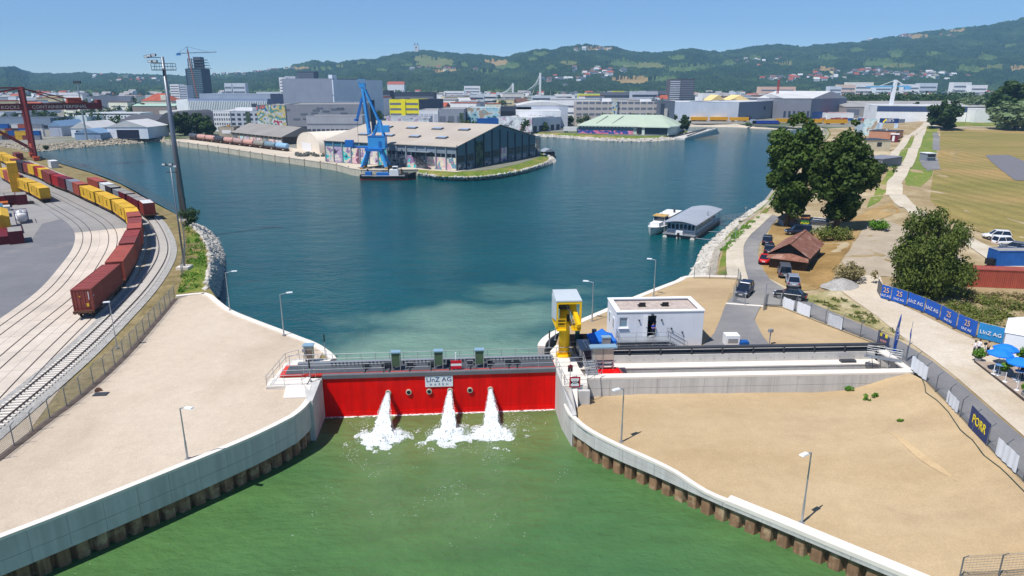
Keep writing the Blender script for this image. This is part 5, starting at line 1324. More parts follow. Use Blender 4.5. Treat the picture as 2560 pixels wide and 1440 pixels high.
solo('gravel_heap',mb,M_BALLAST,'small heap of pale gravel beside the dirt lot','gravel heap',kind='stuff')

# ------------------------------------------------------------------ fences and banners
fr_px = [(1952,767),(2007,789),(2085,819),(2137,840),(2192,860),(2250,905),(2312,952),(2337,979),(2365,1005),(2392,1034),(2440,1088),(2487,1137),(2537,1184),(2640,1285)]
fr_line = [G(*p) for p in fr_px]
wire_fence('wire_fence','long grey wire fence with bent post tops between sand and road',fr_line,1.75,2.6,'bent',9,-1,lambda x,y: gz(x,y),0.016)
wire_fence('wire_fence','short wire fence crossing the sand at the bottom corner of the view',[G(2398,1448),G(2560,1436),G(2700,1425)],1.7,2.6,'bent',9,1,lambda x,y: gz(x,y),0.016)
wire_fence('wire_fence','grey wire fence from the basin corner along the asphalt lane',[G(1735,696),G(1843,697),G(1852,716),G(1832,752)],1.9,2.4,'plain',10,1,lambda x,y: gz(x,y),0.016)
M_SHEET = mat('white_sheet',srgb(214,220,228),0.8,var=0.06); M_BNR = mat('banner_blue',srgb(20,84,176),0.6,var=0.07,s=1.5); M_BNR2 = mat('banner_light_blue',srgb(34,128,190),0.6,var=0.07,s=1.5); M_GOLD = mat('gold_print',srgb(214,176,130),0.6)
M_PORB = mat('board_navy',srgb(16,50,108),0.5); M_PORY = mat('print_yellow',srgb(250,226,30),0.5)
def banner(name,label,a,b,z0,h,m,cat='banner',wav=0.05,group=None,off=0.06):
    """a cloth hung between two ground points; returns thing and its frame"""
    d = (b - a); L_ = math.hypot(d.x,d.y); rz = math.atan2(d.y,d.x)
    t = thing(name,label,cat,a,rz,group); n = 14; A = []; B = []; sl = (b.z - a.z) / L_
    for i in range(n + 1):
        x = L_ * i / n; w_ = wav * math.sin(i * 1.7 + a.x) * (1 if 0 < i < n else 0)
        A.append(Vector((x,-off + w_,z0 + sl * x))); B.append(Vector((x,-off + w_ * .4,z0 + h + sl * x + .03 * math.sin(i * .9))))
    mb = MB(); mb.strip(A,B); mb.strip([p + Vector((0,.015,0)) for p in B],[p + Vector((0,.015,0)) for p in A]); mb.smooth = True
    part('cloth',mb,m,t); return t,L_,sl
for i,(u,v,z0,h,m,lb) in enumerate([((1957,769),(1984,780),.15,1.4,M_SHEET,'white sheet on the wire fence nearest the black car'),((1992,783),(2024,796),.15,1.5,M_SHEET,'second white sheet on the wire fence near the black car'),((2069,813),(2106,828),.15,1.5,M_SHEET,'white sheet in the middle of the wire fence above the guide beam'),((2277,925),(2316,956),.15,1.5,M_SHEET,'white sheet on the wire fence beside the feather flags'),((2366,1006),(2394,1036),.1,1.2,M_SHEET,'white sheet on the wire fence between flags and navy board'),((2489,1138),(2540,1187),.15,1.5,M_SHEET,'white sheet on the wire fence below the navy board')]):
    banner('fence_sheet',lb,G(*u),G(*v),z0,h,m,'banner',0.06,'white sheets tied to the wire fence')
t,L_,sl = banner('fence_banner','navy board with yellow block letters on the wire fence',G(2421,1066),G(2468,1116),.1,1.95,M_PORB,'banner',0.0)
lettering('PORR',1.15,t,(L_ / 2,-.09,1.08),(1,0,sl),(0,0,1),M_PORY,0.82,0.012,w=False)
t,L_,sl = banner('fence_banner','small navy notice board with yellow marks on the wire fence',G(2192,861),G(2220,882),.2,1.6,M_PORB,'banner',0.0)
part('mark',MB().box((L_ * .25,-.08,1.4),(.3,.02,.4)).box((L_ * .7,-.08,1.35),(.3,.02,.4)),M_PORY,t); part('mark',MB().box((L_ * .5,-.08,.7),(.8,.02,.25)),mat('print_pink',srgb(200,140,140),.6),t)
bp = [(2201,745),(2226,752),(2267,765),(2311,782),(2349,800),(2391,823),(2441,845),(2509,862)]
kinds = '25 25 L L 25 25 LL'.split(); wh = ['at the far end under the drooping tree','second from the drooping tree','third from the drooping tree','fourth from the drooping tree','fifth from the drooping tree','sixth from the drooping tree','nearest the white marquee']
for i,k in enumerate(kinds):
    a,b = G(*bp[i]),G(*bp[i + 1]); a = a + (b - a) * .02
    t,L_,sl = banner('fence_banner','%s blue fence banner with %s, %s' % ('light' if k == 'LL' else 'deep','gold 25' if k == '25' else 'white letters',wh[i]),a,a + (b - a) * .95,.12,1.85,M_BNR2 if k == 'LL' else M_BNR,'banner',.05,'blue banners on the construction fence')
    if k == '25':
        lettering('25',1.0,t,(L_ * .52,-.13,1.3),(1,0,sl),(0,0,1),M_GOLD,0.9,.01,w=False); lettering('LInZ AG',.42,t,(L_ * .52,-.13,.55),(1,0,sl),(0,0,1),M_LET,1,.01,w=False)
    else: lettering('LInZ AG',.78 * min(1,L_ / 3.2),t,(L_ * .5,-.13,.95),(1,0,sl),(0,0,1),M_LET,1,.01,w=False)
    mb = MB()
    for x in (0,L_): mb.tube((x,0,-.05),(x,0,2.05 + sl * x),.025,.025,5)
    for z in (.1,2.0): mb.tube((0,0,z),(L_,0,z + sl * L_),.02,.02,5)
    part('frame',mb,M_STEEL,t); part('foot',MB().box((L_,0,sl * L_ + .04),(.25,.7,.14)),M_DGREY,t)
t,L_,sl = banner('fence_banner','grey back side of a fence sheet at the end of the blue banners',G(2193,728),G(2203,745),.1,1.8,M_STRIP,'banner',.03)
for nm,base,top,bot in (('taller',(2226,902),(2245,786),(2235,868)),('slimmer',(2264,918),(2279,807),(2268,888))):
    b = G(*base); zt = Q(top[0],top[1],b.y).z - b.z; zb = 1.1
    t = thing('feather_flag','%s blue feather flag on a pole by the road fence' % nm,'flag',b,0.35 if nm == 'taller' else 1.15,'blue feather flags')
    part('pole',MB().tube((0,0,0),(.1,0,zt * .6),.03,.03,6).tube((.1,0,zt * .6),(.45,0,zt),.025,.01,6),M_STEEL,t)
    L1 = [Vector((.02 + .1 * f * f + (.32 * max(0,f - .6) / .4),0,zb + (zt - zb) * f)) for f in [i / 12 for i in range(13)]]
    R1 = [p + Vector((.62 * math.sin(min(1,(1 - i / 12) * 1.6 + .02) * 1.57) * (1 if i else .9),.05 * math.sin(i),0)) for i,p in enumerate(L1)]
    mb = MB(); mb.strip(L1,R1); mb.strip([p + Vector((0,.012,0)) for p in R1],[p + Vector((0,.012,0)) for p in L1]); part('cloth',mb,M_BNR,t)
    lettering('LInZ AG',.42,t,(.36,-.07,(zb + zt) / 2 - .1),(0,0,1),(-1,0,0),M_LET,1,.008,w=False)
    part('foot',MB().box((0,0,.04),(.7,.7,.08)),M_DGREY,t)
# swing gate across the lane
for nm,a,b in (('leaf beside the dark car',(1832,754),(1862,762)),('leaf beside the black car',(1912,766),(1950,768)),('swung-open leaf at the lane',(1908,776),(1914,738))):
    pa,pb = G(*a),G(*b); t = thing('lane_gate','grey barred steel gate, ' + nm,'gate',pa,0,'barred gates across the lane'); d = pb - pa
    mb = MB()
    for k in range(9): z = .15 + 1.5 * k / 8; mb.beam((0,0,z),(d.x,d.y,z),.03)
    part('bars',mb,M_STEEL,t)
    for q in (Vector((0,0,0)),Vector((d.x,d.y,0))): part('post',MB().beam(q,q + Vector((0,0,1.9)),.09),M_STEEL,t)
mb = MB().beam(G(1815,760) + Vector((0,0,.08)),G(1908,767) + Vector((0,0,.08)),.5,.1); solo('gate_sill',mb,M_CAP,'pale concrete sill across the asphalt lane under the gate','sill')
# cable on the sand
cp_ = [(2292,938),(2312,965),(2314,982),(2340,1000),(2370,1030),(2400,1075),(2430,1100),(2460,1140),(2500,1170),(2560,1230)]
ln = crom([G(*p) + Vector((0,0,.06)) for p in cp_],1.0); ln = [Vector((p.x,p.y,gz(p.x,p.y) + .05)) for p in ln]
mb = MB(); mb.path(ln,.04,5); solo('hose',mb,M_DGRN,'thin dark hose lying on the sand along the wire fence','hose')
# steel frame at the slot end
c = GF(59.3,.6,4.8); t = thing('steel_walkway','grey steel walkway and ladder frame at the far end of the gate slot','walkway',c,CRZ - R(32))
part('grating',MB().box((1.6,0,.1),(3.6,.8,.08)),M_STEEL,t); railing(t,[(0,.4,.1),(3.4,.4,.1)],1.1,1.1); railing(t,[(0,-.4,.1),(3.4,-.4,.1)],1.1,1.1); railing(t,[(0,-.4,.1),(0,.4,.1)],1.1,.8)
mb = MB()
for x in (.6,1.4,2.2,3.0): mb.beam((x,-.4,.05),(x + .3,-.4,-1.6),.06)
mb.beam((.4,-.4,-.8),(3.4,-.4,-.8),.05); part('frame',mb,M_DGREY,t)

# ------------------------------------------------------------------ cars
def paint(name,c): return mat('car_' + name,c,0.3,0.1,var=0.03,spec=0.6)
PT = dict(black=paint('black',srgb(24,26,32)),navy=paint('navy',srgb(28,38,60)),grey=paint('grey',srgb(86,90,98)),silver=paint('silver',srgb(140,148,164)),red=paint('red',srgb(206,22,26)),white=paint('white',srgb(232,232,234)))
M_TAIL = mat('tail_light',srgb(150,14,18),.3); M_HEAD = mat('head_light',srgb(220,226,230),.2); M_RIM = mat('wheel_rim',srgb(150,154,158),.4,.6)
WHM = {}
def car(label,pf,pr,colr,kind='suv',group=None,L_=4.5):
    """pf, pr: pixels of the ground under the car's nose and tail"""
    a,b = (G(*pf),G(*pr)); c = (a + b) / 2; d = a - b; rz = math.atan2(d.y,d.x); c.z = gz(c.x,c.y) + .09
    W,Hh = (1.86,1.68) if kind == 'suv' else (1.9,1.95) if kind == 'van' else (1.95,1.85) if kind == 'pickup' else (1.8,1.46)
    t = thing('parked_car',label,'car',c,rz,group); m = PT[colr]; h = L_ / 2; bz = .95 if kind in ('suv','van','pickup') else .82
    st = [(-h,.62,.42,bz * .8),(-h + .12,.92,.3,bz * .98),(-h + .7,1,.27,bz * 1.02),(0,1,.25,bz),(h - 1.3,1,.27,bz * .98),(h - .45,.96,.28,bz * .86),(h - .08,.8,.34,bz * .68),(h,.55,.42,bz * .58)]
    mb = MB(); rings = []
    for x,w,z0,z1 in st:
        y = W / 2 * w; zm = (z0 + z1) / 2
        rings.append([Vector((x,-y * .86,z0)),Vector((x,-y,z0 + .12)),Vector((x,-y,zm + .05)),Vector((x,-y * .95,z1 - .05)),Vector((x,-y * .84,z1)),Vector((x,y * .84,z1)),Vector((x,y * .95,z1 - .05)),Vector((x,y,zm + .05)),Vector((x,y,z0 + .12)),Vector((x,y * .86,z0))])
    for p,q in zip(rings,rings[1:]): mb.strip(q,p,closed=True)
    mb.poly(rings[0]); mb.poly(rings[-1][::-1]); mb.smooth = True; part('body',mb,m,t)
    if kind == 'van': x0,x1,r0,r1 = -h + .08,h - 1.0,-h + .2,h - 1.75
    elif kind == 'suv': x0,x1,r0,r1 = -h + .12,h - 1.15,-h + .5,h - 2.05
    elif kind == 'pickup': x0,x1,r0,r1 = -h + .1,h - 1.3,-h + .25,h - 2.1
    else: x0,x1,r0,r1 = -h + .5,h - 1.2,-h + 1.25,h - 2.1
    z0,z1 = bz - .04,Hh; w0,w1 = W / 2 * .9,W / 2 * .74
    vs = [(x0,-w0,z0),(x1,-w0,z0),(x1,w0,z0),(x0,w0,z0),(r0,-w1,z1),(r1,-w1,z1),(r1,w1,z1),(r0,w1,z1)]
    part('windows',MB()._add(vs,[(0,1,5,4),(1,2,6,5),(2,3,7,6),(3,0,4,7)]),M_DKGLASS,t)
    mb = MB().box(((r0 + r1) / 2,0,z1 + .01),(r1 - r0 + .1,w1 * 2 + .06,.06),0,0,.95)
    for i,j in ((0,4),(1,5),(2,6),(3,7)): mb.beam(vs[i],vs[j],.09,.07)
    for sy in (-1,1):
        xm = (x0 + x1) / 2; rm = (r0 + r1) / 2; mb.beam((xm,sy * w0,z0),(rm,sy * w1,z1),.09,.06)
        if kind in ('van','pickup'): mb._add([(x0,sy * (w0 + .005),z0),(xm - .1,sy * (w0 + .005),z0),(rm - .1,sy * (w1 + .005),z1),(r0,sy * (w1 + .005),z1)],[(0,1,2,3) if sy < 0 else (3,2,1,0)])
    part('roof',mb,m,t)
    if not WHM:
        w_ = MB(); w_.tube((0,-.11,0),(0,.11,0),.34,.34,16); r_ = MB(); r_.tube((0,-.12,0),(0,.12,0),.21,.21,10)
        WHM['t'] = w_.mesh('tyre',M_BLACK); WHM['r'] = r_.mesh('rim',M_RIM)
    for x in (-h + .85,h - .9):
        for y in (-W / 2 + .1,W / 2 - .1): o = inst('wheel',WHM['t'],t,(x,y,.25)); inst('rim',WHM['r'],o,(0,0,0))
    for y in (-.68,.68):
        part('headlight',MB().box((h - .16,y,bz * .68),(.2,.32,.13)),M_HEAD,t); part('taillight',MB().box((-h + .07,y * 1.05,bz * .8),(.16,.26,.2)),M_TAIL,t)
    part('number_plate',MB().box((-h - .005,0,bz * .62),(.02,.5,.12)),M_WHITE,t); part('number_plate',MB().box((h + .005,0,bz * .45),(.02,.5,.12)),M_WHITE,t)
    for y in (-1,1): part('mirror',MB().box((x1 - .25,y * (W / 2 + .06),bz + .05),(.12,.16,.12)),m,t)
car('dark blue estate car facing the closed leaf of the lane gate',(1846,750),(1874,722),'navy','suv')
car('black car half hidden behind the wire fence by the lane gate',(1944,742),(2004,750),'black','sedan')
car('silver estate car parked behind the grey van',(1977,702),(1984,724),'silver','suv')
car('grey van parked at the front wall of the wooden shed',(1957,678),(1963,700),'grey','van',None,4.6)
car('bright red hatchback beside the wooden shed',(1915,650),(1908,664),'red','sedan',None,4.0)
car('dark blue car parked next to the red hatchback',(1924,624),(1921,640),'navy','suv',None,4.3)
car('dark blue car farthest along the lane beside the shed',(1919,603),(1916,617),'navy','suv',None,4.3)
car('dark pickup with canopy behind the rusty shed roof',(1964,586),(2024,584),'navy','pickup',None,5.2)
car('white car on the meadow edge, farther of the two',(2464,596),(2517,598),'white','suv',None,4.7)
car('white car on the meadow edge, nearer of the two',(2540,612),(2484,608),'white','suv',None,4.7)
car('grey car parked on the meadow edge behind the blue container',(2508,624),(2556,632),'grey','suv')
car('navy car parked on the meadow edge behind the blue container',(2528,634),(2580,642),'navy','suv')

# ------------------------------------------------------------------ wooden shed with rusty roof
M_ROOFR = mat('rusty_roof',srgb(140,94,76),.75,var=.2,s=.5,streak=.25,dirt=srgb(178,154,142),dirt_s=.5,dirt_lo=.54); M_WOOD = mat('dark_boards',srgb(84,68,56),.9,var=.25,s=1.5,rnd=.25)
a,b = G(1922,668),G(2014,678); d = b - a; d.z = 0; W = d.length; rz = math.atan2(d.y,d.x); e = d.normalized(); f = Vector((-e.y,e.x,0)); zg = min(a.z,b.z) - .1
t = thing('wooden_shed','dark boarded shed with a rusty gabled metal roof','shed',Vector((a.x,a.y,zg)),rz)
Ls = 12.5; He = 2.6; Hr = 4.5
n = int(W / .28)
for i in range(n): part('board',MB().box((W * (i + .5) / n,0,He / 2 - .25),(W / n - .02,.05 + .02 * (i % 3),He - .5)),M_WOOD,t)
part('side_wall',MB().box((.05,Ls / 2,He / 2),(.1,Ls - .2,He)),M_WOOD,t); part('side_wall',MB().box((W - .05,Ls / 2,He / 2),(.1,Ls - .2,He)),M_WOOD,t); part('rear_wall',MB().box((W / 2,Ls,He / 2),(W - .2,.1,He)),M_WOOD,t)
part('gable',MB().side([(.2,He - .3),(W - .2,He - .3),(W / 2,Hr - .15)],(0,.5,0),(1,0,0),(0,1,0),.08),M_BLACK,t)
part('porch_roof',MB()._add([(-.4,-.9,He - .75),(W + .4,-.9,He - .75),(W + .1,.5,He + .05),(-.1,.5,He + .05),(-.4,-.9,He - .69),(W + .4,-.9,He - .69),(W + .1,.5,He + .11),(-.1,.5,He + .11)],[(3,2,1,0),(4,5,6,7),(0,1,5,4),(1,2,6,5),(2,3,7,6),(3,0,4,7)]),M_ROOFR,t)
for sx in (0,1):
    x0,x1 = (-.5,W / 2) if sx == 0 else (W + .5,W / 2)
    for i in range(6):
        y0,y1 = -.3 + i * (Ls + .6) / 6,-.3 + (i + 1) * (Ls + .6) / 6 - .02; dz = .015 * (i % 2)
        vs = [(x0,y0,He - .22 + dz),(x1,y0,Hr + dz),(x1,y1,Hr + dz),(x0,y1,He - .22 + dz)]; vs += [(x,y,z + .05) for x,y,z in vs]
        part('roof_sheet',MB()._add(vs,[(0,1,2,3),(4,5,6,7),(0,1,5,4),(1,2,6,5),(2,3,7,6),(3,0,4,7)]),M_ROOFR,t)
part('ridge_cap',MB().box((W / 2,Ls / 2,Hr + .06),(.4,Ls + .6,.05)),M_ROOFR,t)
def hut(label,px0,px1,py,ytop,depth,wm,rm,name='hut',cat='hut',flat=True,dz=0,over=.25,gable=0.0):
    a,b = G(px0,py),G(px1,py); W = (b - a).length; h = Q((px0 + px1) / 2,ytop,(a.y + b.y) / 2).z - (a.z + b.z) / 2
    rz = math.atan2(b.y - a.y,b.x - a.x); t = thing(name,label,cat,Vector((a.x,a.y,min(a.z,b.z) + dz)),rz)
    part('wall',MB().box((W / 2,.06,h / 2),(W,.12,h)),wm,t); part('wall',MB().box((W / 2,depth - .06,h / 2),(W,.12,h)),wm,t); part('wall',MB().box((.06,depth / 2,h / 2),(.12,depth - .24,h)),wm,t); part('wall',MB().box((W - .06,depth / 2,h / 2),(.12,depth - .24,h)),wm,t)
    if gable: part('roof',MB().side([(-over,h),(W + over,h),(W / 2,h + gable)],(0,-over,0),(1,0,0),(0,1,0),depth + 2 * over),rm,t)
    else: part('roof',MB().box((W / 2,depth / 2,h + .08),(W + 2 * over,depth + 2 * over,.16)),rm,t)
    return t,W,h
t,W,h = hut('small grey wooden hut in the shade of the tall trees',1957,1992,566,552,4,mat('grey_boards',srgb(120,124,130),.9,var=.2),mat('brown_roof',srgb(116,96,82),.9,var=.2),gable=1.0)
part('door',MB().box((W * .3,-.03,.95),(.8,.05,1.9)),M_WOOD,t)
t,W,h = hut('dark container hut with green-yellow graffiti under the trees',2000,2021,572,545,4,M_DCLOTH,mat('rust_top',srgb(150,96,60),.8,var=.3),over=.0)
part('graffiti_panel',MB().box((W / 2,-.03,h * .42),(W * .95,.03,h * .75)),mat('graffiti_green',srgb(58,120,50),.7,var=.2,s=2),t); lettering('DPS',h * .5,t,(W / 2,-.06,h * .42),(1,0,0),(0,0,1),M_PORY,.9,.01,w=False)
t,W,h = hut('pale beige shack beside the graffiti hut under the trees',2025,2062,582,556,5,mat('shack_beige',srgb(186,182,160),.85,var=.12),M_DGREY)
railing(t,[(.2,.2,h + .16),(W - .2,.2,h + .16),(W - .2,3,h + .16)],.9,.9)
# blue and red containers, trailer by the lot
a,b = G(2500,672),G(2700,672); container('blue office container beside the dirt lot',a + Vector((4.2,2.2,0)),R(0),8.5,C_BLUE,2.7,C_TARP,0,True)
a,b = G(2402,716),G(2700,728); d = (b - a).normalized(); container('long brick-red container behind the weeds and blue banners',Vector((a.x,a.y,a.z)) + d * 6.1 + Vector((0,1.2,0)),math.atan2(d.y,d.x),12.19,C_BRICK,2.7,None,0,True)
c = G(2476,665); t = thing('compressor','black and grey compressor trailer beside the blue container','machine',c,.3)
part('engine',MB().box((0,0,.8),(1.6,1.0,.9)),M_BLACK,t); part('frame',MB().box((1.2,0,.4),(2.6,.9,.12)),M_STEEL,t)
for y in (-.55,.55): part('wheel',MB().tube((.2,y - .1,.3),(.2,y + .1,.3),.3,.3,12),M_BLACK,t)
part('drawbar',MB().beam((2.4,0,.4),(3.6,.1,.35),.1),M_STEEL,t)
# model-flying hut on the meadow
t,W,h = hut('small white-roofed booth beside the levee on the meadow',2316,2338,402,384,5,mat('booth_grey',srgb(130,138,148),.7,var=.1),M_WHITE)
part('counter',MB().box((W / 2,-.2,h * .45),(W,.4,.1)),M_STEEL,t); part('window',MB().box((W / 2,-.02,h * .7),(W * .8,.05,h * .3)),M_DKGLASS,t)
for px,py,tp in ((2384,404,368),(2391,406,376)): 
    c = G(px,py); solo('pole',MB().tube(c,Vector((c.x,c.y,Q(px,tp,c.y).z)),.06,.05,6),M_STEEL,'thin %s pole beside the mown meadow strip' % ('taller' if tp == 368 else 'shorter'),'pole')

# ------------------------------------------------------------------ guests' corner: deck, umbrellas, tables, plants, marquee
dk = [G(*p) for p in [(2437,905),(2500,952),(2560,1002),(2640,1065),(2760,1000),(2640,905)]]
cen = sum(dk,Vector()) / len(dk); t = thing('wooden_deck','grey-brown plank deck at the guests corner of the dirt lot','deck',dk[0])
M_DECK = mat('deck_boards',srgb(168,150,134),.85,var=.15,s=1.2,rnd=.12); M_KERB = mat('deck_edge',srgb(70,62,58),.8)
u = (dk[3] - dk[0]); u.z = 0; Lu = u.length; u.normalize(); w_ = Vector((-u.y,u.x,0)); zD = max(p.z for p in dk) + .1
nb_ = 34
for i in range(nb_):
    s0 = Lu * i / nb_; p_,q_ = Vector((dk[0].x,dk[0].y,zD)) + u * (s0 + Lu / nb_ / 2),None; ln_ = 4.5 + 3.5 * min(1,i / 12)
    part('plank',MB().beam(p_,p_ + w_ * ln_,Lu / nb_ - .02,.06),M_DECK,t,w=True)
part('edge_board',MB().beam(Vector((dk[0].x,dk[0].y,zD - .05)) - w_ * .05,Vector((dk[0].x,dk[0].y,zD - .05)) + u * Lu - w_ * .05,.1,.22),M_KERB,t,w=True)
M_UMB = mat('umbrella_blue',srgb(20,122,222),.7,var=.05)
def on_deck(px,py): return P(px,py,zD + .03)
def umbrella(label,base,px,py,r=1.2):
    h = Q(px,py,base.y).z - base.z; t = thing('parasol',label,'parasol',base,0,'blue parasols at the guests corner')
    part('pole',MB().tube((0,0,0),(0,0,h),.03,.025,8),M_STEEL,t); part('foot',MB().box((0,0,.05),(.6,.6,.1)),M_WHITE,t)
    mb = MB(); n = 8; ring = [Vector((r * math.cos(i * 6.283 / n),r * math.sin(i * 6.283 / n),h - .5)) for i in range(n)]; mid = [Vector((p.x * .5,p.y * .5,h - .16)) for p in ring]; top = [Vector((p.x * .03,p.y * .03,h)) for p in ring]
    mb.strip(ring,mid,closed=True); mb.strip(mid,top,closed=True); c = part('canopy',mb,M_UMB,t)
    mb = MB(); mb.strip([p - Vector((0,0,.14)) for p in ring],ring,closed=True); part('valance',mb,M_UMB,c)
    mb = MB()
    for p in ring: mb.tube((0,0,h - .05),p,.012,.012,4)
    part('ribs',mb,M_STEEL,t)
umbrella('blue parasol farthest back, beside the marquee wall',G(2506,914),2510,860)
umbrella('blue parasol over the high table nearest the potted plants',on_deck(2492,928),2497,872)
umbrella('blue parasol nearest the picture edge above the deck',on_deck(2540,948),2543,894)
umbrella('blue parasol cut by the picture edge beyond the deck',on_deck(2590,930),2592,880)
def bartable(label,base):
    t = thing('bar_table',label,'table',base,0,'high tables on the deck'); part('top',MB().tube((0,0,1.08),(0,0,1.12),.42,.42,18),mat('table_blue',srgb(96,140,186),.5),t); part('stem',MB().tube((0,0,.05),(0,0,1.08),.045,.045,8),M_STEEL,t); part('base',MB().tube((0,0,0),(0,0,.05),.3,.26,14),M_STEEL,t)
bartable('high round table under the parasol nearest the potted plants',on_deck(2488,934) + Vector((.1,-.3,0))); bartable('high round table under the parasol nearest the picture edge',on_deck(2536,950) + Vector((.1,-.3,0)))
M_PLANT = None
def leafmat(name,c0,c1,tr=.25):
    m,nt,b,L = newmat(name); v = pos(nt); oi = nt.nodes.new('ShaderNodeObjectInfo')
    cc = mixc(nt,ramp(nt,tex(nt,v,.45,4,.7),[(.35,0.),(.65,1.)]),c0,c1)
    cc = mixc(nt,1.,cc,ramp(nt,tex(nt,v,4.,2),[(.3,.7),(.7,1.25)]),'MULTIPLY')
    cc = mixc(nt,1.,cc,ramp(nt,oi.outputs['Random'],[(0,.85),(1,1.12)]),'MULTIPLY')
    L(cc,b.inputs['Base Color']); b.inputs['Roughness'].default_value = .65; b.inputs['Specular IOR Level'].default_value = .25
    tb = nt.nodes.new('ShaderNodeBsdfTranslucent'); L(cc,tb.inputs[0]); mx = nt.nodes.new('ShaderNodeMixShader'); mx.inputs[0].default_value = tr
    L(b.outputs[0],mx.inputs[1]); L(tb.outputs[0],mx.inputs[2]); L(mx.outputs[0],nt.nodes['Material Output'].inputs[0]); MATS[name] = m; return m
M_LEAFP = leafmat('poplar_leaves',srgb(52,76,26),srgb(88,110,42)); M_LEAFW = leafmat('willow_leaves',srgb(74,90,34),srgb(108,122,54)); M_LEAFD = leafmat('dark_leaves',srgb(44,66,28),srgb(70,92,40)); M_LEAFS = leafmat('shrub_leaves',srgb(92,108,46),srgb(126,132,64)); M_LEAFDRY = leafmat('dry_shrub',srgb(120,112,74),srgb(140,128,86)); M_LEAFSIL = leafmat('silver_willow',srgb(106,126,84),srgb(134,150,108)); M_BARK = mat('bark',srgb(84,70,56),.9,var=.3,s=2)
M_LEAFB = leafmat('bright_leaves',srgb(80,128,30),srgb(112,154,50))
def leaves(mb,clumps,n,size,droop=0.0,flat=1.0):
    """leaf faces over the skins of many clumps"""
    tot = sum(r * r for c,r in clumps)
    for c,r in clumps:
        k = max(3,int(n * r * r / tot))
        for _ in range(k):
            th = random.random() * 6.283; u = random.uniform(-1,1); q = math.sqrt(1 - u * u); d = Vector((q * math.cos(th),q * math.sin(th),u))
            p = c + Vector((d.x,d.y,d.z * flat)) * r * random.uniform(.55,1.08); p.z -= droop * r * random.random() ** 2
            nrm = (d * 0.9 + Vector((random.gauss(0,.6),random.gauss(0,.6),random.gauss(.25,.6)))).normalized()
            x = nrm.orthogonal().normalized(); x.rotate(Matrix.Rotation(random.random() * 6.28,3,nrm)); y = nrm.cross(x); s = size * random.uniform(.6,1.3)
            if droop: x,y = x * .55,(y * .7 + Vector((0,0,-.55)))
            mb._add([p - x * s - y * s * .5,p + x * s - y * s * .6,p + x * s * .7 + y * s,p - x * s * .8 + y * s * .8],[(0,1,2,3)])
def tree_meshes(h,rx,z0,nc,nl,ls,m,seed,shape='round',droop=0.0,trunk=.28):
    random.seed(seed); cl = []
    for _ in range(nc):
        while True:
            x,y,z = random.uniform(-1,1),random.uniform(-1,1),random.random()
            w = math.sin(math.pi * min(.98,z * .92 + .08)) ** .6 if shape == 'round' else ((.45 + .55 * math.sin(math.pi * min(1,z / .9 * .75))) * (1 - z ** 6) if shape == 'egg' else math.sin(math.pi * min(1,.25 + z * .75)) ** .7)
            rr = math.hypot(x,y)
            if rr < w and (rr > w * .35 or random.random() < .4): break
        cr = rx * random.uniform(.16,.34) * (1 if z < .8 else .75)
        cl.append((Vector((x * rx * .88,y * rx * .88,z0 + (h - z0 - cr * .8) * z)),cr))
    mb = MB(); leaves(mb,cl,nl,ls,droop); crown = mb.mesh('crown',m)
    tb = MB(); top = Vector((random.uniform(-.05,.05) * rx,random.uniform(-.05,.05) * rx,z0 + (h - z0) * .75))
    prev = Vector((0,0,-.2))
    for i in range(1,5):
        q = Vector((top.x * i / 4 + random.uniform(-.1,.1),top.y * i / 4 + random.uniform(-.1,.1),-.2 + (top.z + .2) * i / 4)); tb.tube(prev,q,trunk * (1.15 - .22 * (i - 1)),trunk * (1.15 - .22 * i),8); prev = q
    for c,r in random.sample(cl,min(len(cl),14)):
        f = max(.15,min(.8,(c.z - r) / top.z * .75)); b = Vector((top.x * f,top.y * f,top.z * f)); mid = b.lerp(c,.55) + Vector((0,0,-.1 * r)); tb.tube(b,mid,trunk * .38,trunk * .25,5); tb.tube(mid,c,trunk * .25,trunk * .08,5)
    return crown,tb.mesh('trunk',M_BARK)
def tree(label,loc,ms,s=1.0,rz=0.0,group=None,name='tree',cat='tree'):
    t = thing(name,label,cat,loc,rz,group); t.scale = (s,s,s) if not isinstance(s,tuple) else s
    c = link(bpy.data.objects.new('crown',ms[0])); c.parent = t; k = link(bpy.data.objects.new('trunk',ms[1])); k.parent = t
    return t
def potted(label,base,h=1.5):
    t = thing('potted_plant',label,'plant',base,random.random() * 6,'potted shrubs at the guests corner'); part('pot',MB().lathe((0,0,0),[(.01,0),(.24,0),(.32,.45),(.28,.45),(.01,.4)],12),M_STEEL,t)
    mb = MB(); leaves(mb,[(Vector((random.gauss(0,.22),random.gauss(0,.22),random.uniform(.65,h - .2))),random.uniform(.2,.34)) for _ in range(14)],700,.07); part('foliage',mb,M_LEAFB,t); part('stem',MB().tube((0,0,.3),(0,0,h * .7),.04,.02,6),M_BARK,t)
potted('potted green shrub at the corner of the deck beside the guests',G(2444,904)); potted('potted green shrub among the parasols on the deck',on_deck(2508,938)); potted('potted green shrub by the marquee wall',G(2553,902)); potted('potted green shrub at the picture edge on the deck',on_deck(2562,990))
for i,(px,py) in enumerate([(2483,935),(2512,954),(2542,975)]):
    b = on_deck(px,py); t = thing('barrier_post','white rope barrier post on the deck edge, %s from the potted shrub' % ORDW[i],'post',b,0,'white barrier posts'); part('post',MB().tube((0,0,0),(0,0,1.0),.04,.04,8),M_WHITE,t); part('base',MB().tube((0,0,0),(0,0,.04),.22,.2,14),M_WHITE,t)
person('guest in white shirt and dark trousers, arms folded, left of the pair',G(2433,889),1.2,1.8,M_WCLOTH,M_NAVY,'hold'); person('guest in white shirt and dark trousers facing the pair partner',G(2444,885),-1.4,1.76,M_WCLOTH,M_NAVY,'hold')
